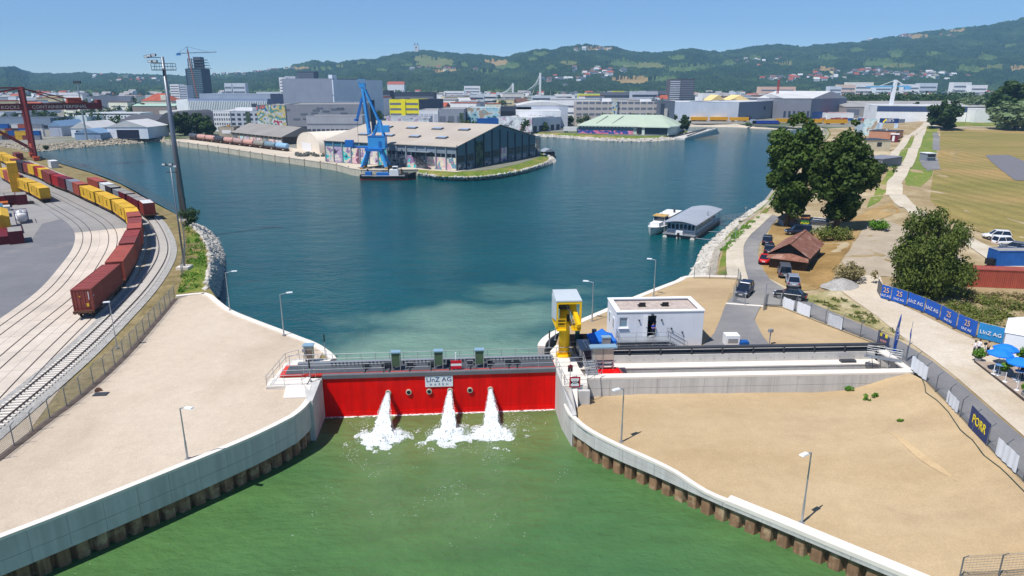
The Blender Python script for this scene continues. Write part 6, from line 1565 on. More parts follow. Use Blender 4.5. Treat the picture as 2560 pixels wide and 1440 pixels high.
person('person in tan top and dark trousers filming beside a tripod',G(2467,889),1.6,1.76,M_TAN,M_DCLOTH,'camera')
person('person in dark clothes standing at the high table under the parasol',on_deck(2551,945),2.2,1.76,M_DCLOTH,M_DCLOTH,'stand'); person('person in blue shirt at the picture edge beside the high table',on_deck(2562,950),1.6,1.74,M_LBLUE,M_DCLOTH,'stand')
c = G(2458,890); t = thing('camera_tripod','camera on a tripod between the guests in white shirts and the filming person','tripod',c,.4)
for i in range(3): part('leg',MB().tube((.4 * math.cos(i * 2.1),.4 * math.sin(i * 2.1),0),(0,0,1.3),.015,.02,5),M_BLACK,t)
part('camera',MB().box((0,0,1.45),(.35,.18,.22)),M_BLACK,t)
a = G(2502,886); t = thing('marquee','white marquee tent with pitched roof at the picture edge','tent',a,R(-38)); M_TENT = mat('tent_white',srgb(230,231,234),.7,var=.03)
part('side_wall',MB().box((3,0,1.3),(6,.05,2.6)),M_TENT,t); part('side_wall',MB().box((0,3,1.3),(.05,6,2.6)),M_TENT,t); part('roof',MB()._add([(-.1,-.1,2.6),(6.1,-.1,2.6),(6.1,6.1,2.6),(-.1,6.1,2.6),(3,3,4.4)],[(0,1,4),(1,2,4),(2,3,4),(3,0,4)]),M_TENT,t)
part('entrance',MB().box((3.4,-.05,1.1),(2.0,.04,2.2)),M_BNR2,t)
for x,y in ((0,0),(6,0),(0,6)): part('leg',MB().box((x,y,1.3),(.1,.1,2.6)),M_STEEL,t)

# ------------------------------------------------------------------ houseboat and motor yacht
M_HBW = mat('boat_blue_grey',srgb(150,172,190),.7,var=.1); M_HBR = mat('boat_roof',srgb(158,164,174),.6,var=.1,s=.4,streak=.1); M_HULL = mat('hull_grey',srgb(110,116,118),.6,var=.15)
o = P(1737,599,0); hd = math.atan2(20.6,11.7)
t = thing('houseboat','long grey houseboat with arched roof moored beside the motor yacht','boat',o,hd)
part('pontoon',MB().box((11.8,3.6,.35),(24,7.2,.9)),M_HULL,t); part('deck',MB().box((11.6,3.6,.86),(25.2,7.6,.1)),M_STEEL,t)
for y in (.4,3.6,6.8): part('float',MB().tube((-.9,y,.1),(2,y,.1),.5,.5,12),M_CAP,t)
part('front_wall',MB().box((1.2,3.6,2.1),(.12,6.6,2.4)),M_HBW,t); part('side_wall',MB().box((10.6,.35,2.1),(18.8,.12,2.4)),M_HBW,t); part('side_wall',MB().box((10.6,6.85,2.1),(18.8,.12,2.4)),M_HBW,t); part('rear_wall',MB().box((20,3.6,2.1),(.12,6.6,2.4)),M_HBW,t)
wm = MB().box((0,0,0),(.06,.62,1.0)); wm.lathe((0,0,.5),[(.31,0)],2); wm = MB().side([(-.31,-.5),(.31,-.5),(.31,.45),(.2,.62),(0,.7),(-.2,.62),(-.31,.45)],(-.04,0,0),(0,1,0),(1,0,0),.08).mesh('window',M_DKGLASS)
for i in range(7): inst('window',wm,t,(1.1,.75 + i * .95,2.35))
for i in range(18): inst('window',wm,t,(2.0 + i * 1.0,.3,2.35),R(90))
mb = MB(); n = 12; A = []; B = []
for i in range(n + 1): f = i / n; y = -.35 + 7.9 * f; z = 3.4 + .62 * math.sin(math.pi * f); A.append(Vector((-.6,y,z))); B.append(Vector((24,y,z)))
mb.strip(A,B); A2 = [p - Vector((0,0,.12)) for p in A]; B2 = [p - Vector((0,0,.12)) for p in B]; mb.strip(B2,A2); mb.strip(A2,A); mb.strip(B,B2); mb.quad(A2[0],A[0],B[0],B2[0]); mb.quad(B2[-1],B[-1],A[-1],A2[-1]); part('roof',mb,M_HBR,t)
mb = MB(); mb.poly([Vector((1.15,.35,3.3))] + [Vector((1.15,p.y,p.z - .13)) for p in A[1:-1]] + [Vector((1.15,6.85,3.3))]); part('gable',mb,M_DGREY,t)
for x in (-.3,22,23.6):
    for y in (.1,7.1): part('post',MB().box((x,y,2.1),(.08,.08,2.5)),M_STEEL,t)
railing(t,[(-.7,0,.9),(-.7,2.6,.9)],1,.8); railing(t,[(-.7,4.6,.9),(-.7,7.2,.9)],1,.8); railing(t,[(20.4,-.1,.9),(23.9,-.1,.9)],1,.8)
part('outboard',MB().box((-1.1,3.6,.9),(.5,.45,.9)).box((-1.2,3.6,.1),(.25,.2,1.0)),M_BLACK,t); part('locker',MB().box((-.2,3.6,1.3),(.6,1.6,.8)),M_WHITE,t); part('chimney',MB().tube((12,.4,3),(12,.4,4.6),.14,.14,8),M_STEEL,t)
o2 = o + Vector((math.cos(hd + R(90)),math.sin(hd + R(90)),0)) * 10.2 + Vector((math.cos(hd),math.sin(hd),0)) * -1.0
t = thing('motor_yacht','white motor yacht with tan wheelhouse moored beside the houseboat','boat',o2,hd)
mb = MB(); rows = []
for x,w,zt in ((0,.05,2.0),(1.2,1.0,1.9),(3,1.7,1.75),(7,2.1,1.6),(14,2.1,1.5),(19,1.9,1.5)): rows.append([Vector((x,-w,zt)),Vector((x + .25,-w * .85,.4)),Vector((x + .5,-w * .5,-.4)),Vector((x + .5,w * .5,-.4)),Vector((x + .25,w * .85,.4)),Vector((x,w,zt))])
for a,b in zip(rows,rows[1:]): mb.strip(a,b)
mb.poly(rows[-1]); part('hull',mb,mat('hull_white',srgb(206,206,200),.4,var=.08,streak=.15),t)
mb = MB()
for a,b in zip(rows,rows[1:]): mb.quad(a[0] + Vector((0,0,-.08)),b[0] + Vector((0,0,-.08)),b[-1] + Vector((0,0,-.08)),a[-1] + Vector((0,0,-.08)))
part('deck',mb,M_WHITE,t)
part('foredeck_cabin',MB().box((4.2,0,2.1),(3.6,2.6,.9),0,0,.86),M_WHITE,t); part('wheelhouse',MB().box((7.4,0,2.6),(2.8,3.0,2.0),0,0,.88),M_WHITE,t); part('wheelhouse_roof',MB().box((7.4,0,3.7),(3.2,3.2,.16)),mat('tan_roof',srgb(190,156,92),.7,var=.15),t)
part('windscreen',MB().box((6.0,0,3.05),(.1,2.5,.75)),M_DKGLASS,t); part('side_window',MB().box((7.4,-1.44,3.05),(2.2,.06,.6)),M_DKGLASS,t)
part('saloon',MB().box((13.2,0,2.3),(8.2,3.4,1.5)),mat('saloon_cream',srgb(214,200,176),.6,var=.08),t); part('sun_roof',MB().box((14.4,0,3.2),(8.8,3.9,.14)),M_WHITE,t); part('mast',MB().tube((8.0,0,3.7),(8.0,0,5.4),.05,.03,6),M_DGREY,t); part('funnel',MB().tube((15,-1,3.2),(15,-1,4.2),.28,.24,10),M_DGREY,t)
railing(t,[(.3,-.2,1.95),(2.6,-1.5,1.8)],.9,.7); railing(t,[(.3,.2,1.95),(2.6,1.5,1.8)],.9,.7)
a,b = P(1800,551,1.2),G(1868,541); t = thing('gangway','narrow grey gangway from the houseboat stern to the bank','gangway',a); d = b - a
part('plank',MB().beam((0,0,0),d,.9,.1),M_STEEL,t); railing(t,[(0,.4,0),(d.x,d.y + .4,d.z)],1,1.5); railing(t,[(0,-.4,0),(d.x,d.y - .4,d.z)],1,1.5)
for i,(u,v) in enumerate((((1772,579),(1816,581)),((1742,596),(1788,601)))):
    a,b = P(*u,.9),P(*v,1.5); solo('mooring_boom',MB().tube(a,b,.09,.09,6),M_STEEL,'%s thin mooring boom between houseboat and rocky bank' % ('upper','lower')[i],'boom')
for i,(px,py,tp) in enumerate(((1838,600,562),(1862,545,530))): c = G(px,py); solo('sign_post',MB().tube(c,c + Vector((0,0,2.6)),.05,.05,6).box(c + Vector((0,-.05,2.4)),(.5,.04,.4)),M_STEEL,'thin sign post on the bank %s' % ('by the lane verge','at the gangway')[i],'sign')

# ------------------------------------------------------------------ near trees and bushes
PX = lambda px,py: G(px,py)
b = PX(1966,566); hh = (Q(1970,288,b.y).z - b.z) * 1.11
tree('tall leafy poplar at the water edge, farther from the shed',b,tree_meshes(hh,5.7,2.6,95,15000,.30,M_LEAFP,3,"egg",0,.5),group=None,name='poplar_tree')
b = PX(2090,574); hh = (Q(2090,306,b.y).z - b.z) * 1.10
tree('broad leafy poplar behind the rusty shed',b,tree_meshes(hh,6.4,2.6,105,16000,.30,M_LEAFP,5,"egg",0,.55),name='poplar_tree')
b = PX(2314,736); hh = (Q(2312,508,b.y).z - b.z) * 1.12
tree('broad drooping tree beside the blue banners',b,tree_meshes(hh,5.2,1.2,54,24000,.2,M_LEAFW,8,"dome",.9,.45),name='weeping_tree')
def bush(label,px,py,r,m,n=900,ls=.14,h=.8,seed=1,name='bush',kind=None,nc=14,loc=None):
    random.seed(seed); b = loc or PX(px,py); mb = MB(); leaves(mb,[(Vector((random.gauss(0,.45) * r,random.gauss(0,.45) * r,random.uniform(.2,h) * r)),random.uniform(.25,.45) * r) for _ in range(nc)],n,ls)
    mb.v = [(x,y,max(z,0)) for x,y,z in mb.v]
    t = thing(name,label,'bush',b); part('foliage',mb,m,t)
    tb = MB()
    for i in range(5): tb.tube((0,0,-.1),(random.gauss(0,.3) * r,random.gauss(0,.3) * r,r * h * .6),.05,.02,5)
    part('stems',tb,M_BARK,t); return t
bush('green bush behind the rusty shed beside the pale shack',2085,600,2.6,M_LEAFS,1600,.16,.8,2)
bush('grey-green dry bush on the slope beside the gravel heap',2130,700,2.3,M_LEAFDRY,1500,.13,.9,3)
bush('small bright bush on the slope between shed and drooping tree',2192,575,2.0,M_LEAFB,900,.14,.7,4)
bush('dark green ivy bush at the foot of the tall floodlight mast',0,0,2.0,M_LEAFD,1400,.14,1.6,5,loc=P(476,562,4.1))
for i,(px,py,r) in enumerate([(2122,977,.45),(2165,1000,.5),(2188,992,.4),(2248,1053,.25)]): bush('small green weed tuft on the sand %s' % ('at the foot of the slot wall','in a wider clump below the slot wall','just behind the wider clump','farther down the slope')[i],px,py,r,M_LEAFB,160,.07,.8,20 + i,'weed_tuft',nc=6)
# weeds behind the blue banners and on the left corner bank: nobody could count them
def weeds(name,label,poly,n,s0,s1,m,ls,world=False,nl=26):
    random.seed(len(label)); mb = MB(); pts = poly if world else [G(*p) for p in poly]; xs = [p.x for p in pts]; ys = [p.y for p in pts]; k = 0
    while k < n:
        x,y = random.uniform(min(xs),max(xs)),random.uniform(min(ys),max(ys))
        if not inside(x,y,pts): k += .2; continue
        if noise.noise(Vector((x * .25,y * .25,2))) < -.15: k += .3; continue
        k += 1; s = random.uniform(s0,s1); z = pts[0].z if world else gz(x,y); leaves(mb,[(Vector((x,y,z + s * .35)),s)],nl,ls,0,.8)
    return tag(part(name,mb,m),label,'weeds',kind='stuff')
weeds('weeds','tall green and yellow weeds behind the blue banners',[(2265,735),(2330,745),(2450,745),(2620,760),(2620,815),(2480,820),(2420,800),(2350,775)],420,.4,.9,M_LEAFS,.1)
weeds('weeds','low dry weeds at the foot of the brick-red container',[(2330,730),(2420,728),(2620,745),(2620,790),(2450,770),(2360,755)],200,.3,.7,M_LEAFDRY,.1)
weeds('weeds','bright green undergrowth on the corner bank beside the gravel apron',[p for p in lt_g],320,.35,.8,M_LEAFB,.11,True)
weeds('weeds','green tufts on the verge between the wire fence road and dirt lot',[(2030,752),(2100,745),(2200,800),(2245,838),(2190,822),(2110,788)],120,.15,.35,M_LEAFS,.07)
weeds('weeds','green strip of grass on the houseboat bank below the lane',[(1800,625),(1820,597),(1862,556),(1900,540),(1872,572),(1842,598),(1822,622)],420,.25,.5,M_LEAFB,.09)
# ------------------------------------------------------------------ quay across the basin
ZF = 2.5
def Yb(py,z=2.5): return P(1280,py,z).y
qt = [p + Vector((0,0,.02)) for p in crom(PS(qy_l,ZF),6)]
t = thing('harbour_quay','long pale concrete quay wall across the basin, below the tank wagons','quay wall',qt[0])
L_ = plen(qt); n = int(L_ / 13)
for i in range(n):
    seg = trim(qt,L_ * i / n + .06,L_ * (i + 1) / n - .06); mb = MB(); sweep(mb,seg,.0,.5,-4.2,-.02); part('wall_panel',mb,mat('quay_face',srgb(196,186,166),.9,var=.12,s=.2,streak=.2),t,w=True)
    mb = MB(); sweep(mb,seg,-1.2,.6,-.02,.25); part('coping',mb,M_QUAY,t,w=True)
    a = at_len(qt,L_ * (i + .5) / n)[0]; part('fender_post',MB().beam(a + Vector((.3,-.75,-4)),a + Vector((.3,-.75,.5)),.5),M_RUST,t,w=True)
qin = offset(qt,-26)
mb = MB(); mb.strip([p + Vector((0,0,.03)) for p in qin],[p + Vector((0,0,.03)) for p in offset(qt,-1.2)]); struct('quay_surface',mb,M_QUAY)
pw = PS([(835,404),(905,424),(1045,424),(1142,430),(1180,422),(1142,405),(960,380)],ZF + .03); struct('quay_apron',MB().poly(pw) if False else patch(pw),M_QUAY)

# ------------------------------------------------------------------ building helpers
def mural(name,cols,s=.25,seed=0.0):
    m,nt,b,L = newmat(name); mp = nt.nodes.new('ShaderNodeMapping'); g = nt.nodes.new('ShaderNodeNewGeometry'); mp.inputs['Location'].default_value = (seed * 13.1,seed * 7.7,seed * 3.3); L(g.outputs['Position'],mp.inputs[0])
    n = tex(nt,mp.outputs[0],s * 1.4,3,.5,out=1); w = nt.nodes.new('ShaderNodeVectorMath'); w.operation = 'MULTIPLY_ADD'; w.inputs[1].default_value = (5,5,5); L(n,w.inputs[0]); L(mp.outputs[0],w.inputs[2])
    f = tex(nt,w.outputs[0],s,2.5,.5); k = len(cols)
    cc = ramp(nt,f,[(.28 + .44 * i / (k - 1),c) for i,c in enumerate(cols)],'CONSTANT')
    cc = mixc(nt,1.,cc,ramp(nt,tex(nt,mp.outputs[0],s * 6,3),[(.3,.75),(.7,1.1)]),'MULTIPLY')
    L(cc,b.inputs['Base Color']); b.inputs['Roughness'].default_value = .8; MATS[name] = m; return m
c_ = srgb
MU = [mural('mural_teal',[c_(40,60,90),c_(60,190,190),c_(210,200,190),c_(150,120,160),c_(70,200,180),c_(30,40,60)],.2,1),mural('mural_violet',[c_(60,50,80),c_(180,160,190),c_(222,214,200),c_(200,120,140),c_(80,70,110)],.22,2),mural('mural_pink',[c_(120,80,100),c_(224,180,190),c_(226,214,190),c_(110,150,170),c_(200,110,130)],.2,3),
      mural('mural_mono',[c_(50,56,62),c_(150,154,156),c_(96,102,108),c_(190,190,188),c_(70,76,82)],.2,4),mural('mural_bright',[c_(190,60,90),c_(214,218,214),c_(90,150,150),c_(210,190,120),c_(200,208,210),c_(60,120,150),c_(200,120,110),c_(110,150,90),c_(120,90,140)],.14,5),mural('mural_pale',[c_(120,124,136),c_(196,204,210),c_(214,220,222),c_(190,170,190),c_(206,212,214),c_(120,116,140)],.12,6),
      mural('mural_sky',[c_(60,110,130),c_(160,204,214),c_(200,220,222),c_(180,160,140),c_(130,180,196),c_(90,80,80)],.13,7),mural('mural_green',[c_(30,44,40),c_(58,84,66),c_(88,104,82),c_(40,56,60),c_(110,116,96)],.3,8)]
WALLC = {}
def wc(r,g,b,rough=.8,streak=.08):
    r,g,b = (min(238,int(v * 1.1 + 6)) for v in (r,g,b))
    return mat('facade_%d_%d_%d' % (r,g,b),c_(r,g,b),rough,var=.08,s=.12,streak=streak)
UW = MB().box((0,0,0),(1,1,1)).mesh('window',M_DKGLASS)
def block(name,label,px0,px1,ytop,Y0,depth,wm,rm=None,Y1=None,z0=ZF,wins=(),cat='building',side_wins=(),roof='flat',rh=0.0,group=None,sm=None,lp=None,over=.3,ridge='x'):
    """a building from its front corners' sight lines, distance and roof line; wins: (z0, z1, count, fill, material, each)"""
    Y1 = Y1 or Y0; A = Q(px0,ytop,Y0); B = Q(px1,ytop,Y1); h = max(2.0,(A.z if lp is None else lp) - z0)
    A.z = B.z = z0; d = B - A; W = d.length; rz = math.atan2(d.y,d.x); t = thing(name,label,cat,A,rz,group)
    th = .3; rm = rm or M_CITYROOF; sm = sm or wm
    part('wall',MB().box((W / 2,th / 2,h / 2),(W,th,h)),wm,t); part('wall',MB().box((W / 2,depth - th / 2,h / 2),(W,th,h)),wm,t)
    part('side_wall',MB().box((th / 2,depth / 2,h / 2),(th,depth - 2 * th,h)),sm,t); part('side_wall',MB().box((W - th / 2,depth / 2,h / 2),(th,depth - 2 * th,h)),sm,t)
    if roof == 'flat':
        r = part('roof',MB().box((W / 2,depth / 2,h - .3),(W - .6,depth - .6,.3)),rm,t)
        mb = MB()
        for y in (.15,depth - .15): mb.box((W / 2,y,h + .15),(W + .1,.4,.3))
        for x in (.15,W - .15): mb.box((x,depth / 2,h + .15),(.4,depth - .5,.3))
        part('parapet',mb,wm,r)
    elif roof == 'gable':
        if ridge == 'x': mb = MB().side([(-over,0),(depth + over,0),(depth / 2,rh)],(-over,0,h),(0,1,0),(1,0,0),W + 2 * over)
        else: mb = MB().side([(-over,0),(W + over,0),(W / 2,rh)],(0,-over,h),(1,0,0),(0,1,0),depth + 2 * over)
        r = part('roof',mb,rm,t)
    elif roof == 'hip':
        k = min(W,depth) * .45; r = part('roof',MB()._add([(-over,-over,h),(W + over,-over,h),(W + over,depth + over,h),(-over,depth + over,h),(k,depth / 2,h + rh),(W - k,depth / 2,h + rh)],[(0,1,5,4),(1,2,5),(2,3,4,5),(3,0,4),(3,2,1,0)]),rm,t)
    elif roof == 'arch':
        n = 10; A_ = []; B_ = []
        for i in range(n + 1): f = i / n; A_.append(Vector((W * f,-.2,h + rh * math.sin(math.pi * f)))); B_.append(Vector((W * f,depth + .2,h + rh * math.sin(math.pi * f))))
        mb = MB(); mb.strip(B_,A_); mb.poly(A_); mb.poly(B_[::-1]); r = part('roof',mb,rm,t)
    for (za,zb,k,fill,m,each) in wins:
        za,zb = za * h,zb * h
        if each:
            for i in range(k): inst('window',UW,t,(W * (i + .5) / k,-.02,(za + zb) / 2),0,(W / k * fill,.08,zb - za),m)
        else: inst('window_band',UW,t,(W / 2,-.02,(za + zb) / 2),0,(W * fill,.08,zb - za),m)
    for (za,zb,k,fill,m,each,s) in side_wins:
        za,zb = za * h,zb * h; x = W + .02 if s > 0 else -.02
        for i in range(k if each else 1): inst('window',UW,t,(x,depth * (i + .5) / (k if each else 1),(za + zb) / 2),R(90),(depth / (k if each else 1) * fill,.08,zb - za),m)
    t['W'] = W; t['h'] = h
    return t,W,h
M_CITYROOF = mat('flat_roof_grey',c_(150,148,146),.9,var=.15,s=.08); M_DKROOF = mat('dark_roof',c_(84,86,94),.8,var=.15,s=.1); M_LTROOF = mat('light_roof',c_(196,196,196),.8,var=.1,s=.1); M_TILE = mat('red_tile_roof',c_(166,84,62),.85,var=.2,s=.3,rnd=.15); M_BRTILE = mat('brown_tile_roof',c_(116,84,74),.85,var=.2,s=.3,rnd=.2)
G_ = M_DKGLASS
# ------------------------------------------------------------------ big warehouse on the peninsula
M_WHG = mat('warehouse_grey',c_(128,140,152),.7,var=.1,s=.2,streak=.1); M_WHR = mat('warehouse_roof',c_(178,168,156),.85,var=.1,s=.06,streak=.05,dirt=c_(168,154,140),dirt_s=.05); M_WHD = mat('warehouse_dark',c_(84,112,126),.7,var=.12,s=.15)
C0 = P(1142,427,ZF); Bk = P(1338,390,ZF); Lf = P(835,402,ZF)
gd = (Bk - C0); GWd = gd.length; gd.normalize(); ld = Vector((-gd.y,gd.x,0)); LWd = (Lf - C0).dot(ld)
rzW = math.atan2(-ld.y,-ld.x); O = C0 + ld * LWd          # local x runs along the long front from its far end to the corner, y into depth
wh = thing('warehouse','large grey warehouse with beige roof and painted walls on the peninsula','warehouse',O,rzW)
he,hr_ = 8.9,15.6
part('front_wall',MB().box((LWd / 2,.15,he / 2),(LWd,.3,he)),M_WHG,wh); part('rear_wall',MB().box((LWd / 2,GWd - .15,he / 2),(LWd,.3,he)),M_WHG,wh)
for x in (.15,LWd - .15): part('gable_wall',MB().side([(0.3,0),(GWd - .3,0),(GWd - .3,he),(GWd / 2,hr_ - .3),(.3,he)],(x - .15,0,0),(0,1,0),(1,0,0),.3),M_WHD,wh)
rfs = []
for sgn in (0,1):
    y0,y1 = (-.6,GWd / 2) if sgn == 0 else (GWd + .6,GWd / 2)
    for i in range(10):
        x0,x1 = -.5 + i * (LWd + 1) / 10,-.5 + (i + 1) * (LWd + 1) / 10 - .03
        vs = [(x0,y0,he - .1),(x1,y0,he - .1),(x1,y1,hr_),(x0,y1,hr_)]; vs += [(x,y,z + .25) for x,y,z in vs]
        rfs.append(part('roof_panel',MB()._add(vs,[(3,2,1,0),(4,5,6,7),(0,1,5,4),(1,2,6,5),(2,3,7,6),(3,0,4,7)]),M_WHR,wh))
sl_ = (hr_ - he + .1) / (GWd / 2 + .6)
for ty in (.3,.68):
    for i in range(4):
        x = LWd * (.2 + .2 * i + (.04 if ty > .5 else 0)); y = ty * GWd / 2; z = he + (y + .6) * sl_ + .15
        o = part('skylight',MB()._add([(x - 2.6,y - 1.3,z - 1.3 * sl_ + .1),(x + 2.6,y - 1.3,z - 1.3 * sl_ + .1),(x + 2.6,y + 1.3,z + 1.3 * sl_ + .1),(x - 2.6,y + 1.3,z + 1.3 * sl_ + .1),(x - 2.2,y - 1.0,z + .5 - sl_),(x + 2.2,y - 1.0,z + .5 - sl_),(x + 2.2,y + 1.0,z + .5 + sl_),(x - 2.2,y + 1.0,z + .5 + sl_)],[(4,5,6,7),(0,1,5,4),(1,2,6,5),(2,3,7,6),(3,0,4,7)]),M_DGREY,wh)
        part('glazing',MB()._add([(x - 2.1,y - .9,z + .56 - sl_ * .9),(x + 2.1,y - .9,z + .56 - sl_ * .9),(x + 2.1,y + .9,z + .56 + sl_ * .9),(x - 2.1,y + .9,z + .56 + sl_ * .9)],[(0,1,2,3)]),mat('roof_glazing',c_(160,176,198),.25),o)
nb = 14; bw = LWd / nb
for i in range(nb):
    x = (i + .5) * bw
    if i < 7: part('mural_panel',MB().box((x,-.03,3.4),(bw - .25,.12,6.4)),MU[(0,1,0,2,0,1,0)[i]],wh); part('upper_panel',MB().box((x,-.03,7.6),(bw - .25,.1,1.8)),M_TEALP if 'M_TEALP' in globals() else C_TEAL,wh)
    else:
        part('mural_panel',MB().box((x,-.03,2.4),(bw - .5,.12,4.6)),MU[(3,3,0,3,2,2,2)[i - 7]],wh)
        for j in range(2): part('window',MB().box((x + (j - .5) * bw * .42,-.02,5.6),(bw * .36,.1,1.3)),G_,wh)
    part('pillar',MB().box((i * bw + .1,-.1,he / 2),(.5,.5,he)),M_WHG,wh)
for i in range(10):
    y = (i + .5) * GWd / 10; hh = he + (1 - abs(i - 4.5) / 5) * (hr_ - he) * .8
    part('pillar',MB().box((LWd + .08,i * GWd / 10 + .2,hh / 2),(.4,.5,hh)),mat('pillar_dark',c_(44,54,70),.7),wh)
    if i in (2,): part('mural_panel',MB().box((LWd + .06,y,5.2),(.12,GWd / 10 - .7,9.6)),MU[7],wh)
    elif i == 5: part('mural_panel',MB().box((LWd + .06,y,3.2),(.12,GWd / 10 - 1.5,5.6)),MU[1],wh)
    else:
        part('mural_panel',MB().box((LWd + .05,y,1.1),(.1,GWd / 10 - .8,2.0)),MU[3],wh)
        for j in range(3): part('window',MB().box((LWd + .05,y + (j - 1) * 1.7,4.2),(.1,1.4,2.6)),G_,wh)
part('outside_stair',MB().beam((LWd * .83,-1.2,0.1),(LWd * .7,-1.2,5.0),1.0,.3).beam((LWd * .83,-1.2,1.2),(LWd * .7,-1.2,6.1),.08),M_DGREY,wh)
part('loading_canopy',MB().box((LWd * .76,-1.4,6.6),(10,2.6,.2)),M_WHG,wh)
t,W,h = block('annex','small grey annex with pale painted figure at the warehouse end',1326,1352,345,Yb(388),9,M_WHD,M_DKROOF); part('mural_panel',MB().box((W * .55,-.05,h / 2),(W * .7,.1,h * .9)),MU[3],t)
c = P(1368,392,.0); t = thing('boat_house','black floating boat house with grey gable roof beside the peninsula','boat house',c,.35)
part('pontoon',MB().box((0,0,.3),(6.4,7,.6)),M_BLACK,t); part('wall',MB().box((0,0,1.6),(5.4,6,2.2)),M_BLACK,t); part('roof',MB().side([(-3.1,2.7),(3.1,2.7),(0,4.2)],(0,-3.3,0),(1,0,0),(0,1,0),6.6),mat('boathouse_roof',c_(140,148,158),.6),t); part('door',MB().box((1.2,-3.05,1.5),(1.2,.1,1.8)),M_DGREY,t)

# ------------------------------------------------------------------ blue harbour crane
M_CB = mat('crane_blue',c_(66,156,222),.5,var=.12,s=.3); M_CB2 = mat('crane_deep_blue',c_(40,112,190),.5,var=.12,s=.3)
b0 = P(940,421,ZF); Yc = b0.y; t = thing('harbour_crane','tall blue harbour slewing crane on the quay before the warehouse','crane',b0)
q = lambda px,py,dy=0.0: Q(px,py,Yc + dy) - b0
for dx in (-4.4,4.4):
    for dy in (-3.5,3.5): part('leg',MB().beam((dx * 1.1,dy * 1.1,.6),(dx * .55,dy * .55,7.2),.8,.9),M_CB,t)
    part('bogie',MB().box((dx * 1.1,0,.45),(1.1,9.4,.9)),mat('bogie_ochre',c_(176,130,60),.7),t); part('brace',MB().beam((dx * 1.05,-3.6,1.4),(dx * .75,3,5.0),.35).beam((dx * 1.05,3.6,1.4),(dx * .75,-3,5.0),.35),M_CB,t)
part('portal_deck',MB().box((0,0,7.4),(6.8,6.2,1.0)),M_CB2,t); part('slew_ring',MB().tube((0,0,7.9),(0,0,9.2),2.0,1.8,18),M_CB2,t)
hz_ = q(940,371).z
part('machine_house',MB().box((1.2,0,hz_ + 2.3),(6.6,5.2,4.6)),M_CB,t); part('house_roof',MB().box((1.2,0,hz_ + 4.7),(6.8,5.4,.25)),M_CB2,t); part('house_door',MB().box((2.6,-2.65,hz_ + 1.8),(1.2,.08,2.2)),M_CB2,t)
part('cab',MB().box((-9.5,-1.2,hz_ + 2.0),(3.0,2.4,2.6)),M_CB2,t); part('walkway',MB().box((-5.0,0,hz_ + .5),(8,2.6,.5)),M_CB2,t)
top = q(906,216); piv = q(924,335)
for dy in (-1.1,1.1):
    part('jib_chord',MB().beam(piv + Vector((0,dy * 1.6,0)),top + Vector((0,dy * .6,0)),.8,1.0),M_CB,t)
    part('tie_beam',MB().beam(q(912,222) + Vector((0,dy,0)),q(953,316) + Vector((0,dy,0)),.55,.6),M_CB,t)
    part('hanging_jib',MB().beam(q(906,243) + Vector((0,dy * .7,0)),q(893,298) + Vector((0,dy * .7,0)),.6,.8),M_CB2,t)
    part('mast_strut',MB().beam(q(933,338) + Vector((0,dy * 1.5,0)),q(950,300) + Vector((0,dy,0)),.6,.7),M_CB,t); part('mast_strut',MB().beam(q(960,340) + Vector((0,dy * 1.5,0)),q(950,302) + Vector((0,dy,0)),.6,.7),M_CB,t)
mb = MB()
for i in range(9): f = i / 9; a = piv.lerp(top,f); b = piv.lerp(top,f + 1 / 9); mb.beam(a + Vector((0,-1.5 * (1 - f) - .5,0)),b + Vector((0,1.5 * (1 - f) + .5,0)),.25)
part('lattice',mb,M_CB,t); part('counterweight',MB().box(q(956,322),(5.2,3.0,2.6),0),M_CB,t); part('head',MB().box(top + Vector((0,0,.4)),(2.2,2.6,1.6)),M_CB,t); railing(t,[top + Vector((-1.4,-1.4,1.2)),top + Vector((1.4,-1.4,1.2))],1.3,.7,M_CB,r=.06)
part('rope',MB().tube(q(893,298),q(896,365),.06,.06,5).tube(q(908,225),q(893,298),.05,.05,5),M_DGREY,t); part('pulley',MB().box(q(891,300),(1.6,.8,.8)),M_CB2,t); part('spout',MB().beam(q(930,250,2),q(936,330,2),1.6,1.6),mat('spout_grey',c_(96,100,108),.7),t)
# ------------------------------------------------------------------ black and red work ship
c = P(972,449,0); t = thing('work_ship','black-hulled work ship with red waterline moored below the blue crane','ship',c)
rows = []
for x,w,zt in ((-10.5,1.6,1.9),(-9.5,2.3,1.7),(-5,2.5,1.5),(3,2.5,1.6),(7.5,1.9,2.1),(10.2,.15,2.9)): rows.append([Vector((x,-w,zt)),Vector((x,-w * .96,.55)),Vector((x * .98,-w * .85,-.5)),Vector((x * .98,w * .85,-.5)),Vector((x,w * .96,.55)),Vector((x,w,zt))])
mb = MB(); 
for a,b in zip(rows,rows[1:]): mb.strip(a,b)
mb.poly(rows[0][::-1]); part('hull',mb,M_BLACK,t)
mb = MB()
for a,b in zip(rows,rows[1:]): mb.quad(a[1] + Vector((0,-.03,0)),a[2] + Vector((0,-.03,0)),b[2] + Vector((0,-.03,0)),b[1] + Vector((0,-.03,0)))
part('boot_stripe',mb,mat('ship_red',c_(158,54,44),.6),t)
mb = MB()
for a,b in zip(rows,rows[1:]): mb.quad(a[0] + Vector((0,0,-.2)),b[0] + Vector((0,0,-.2)),b[-1] + Vector((0,0,-.2)),a[-1] + Vector((0,0,-.2)))
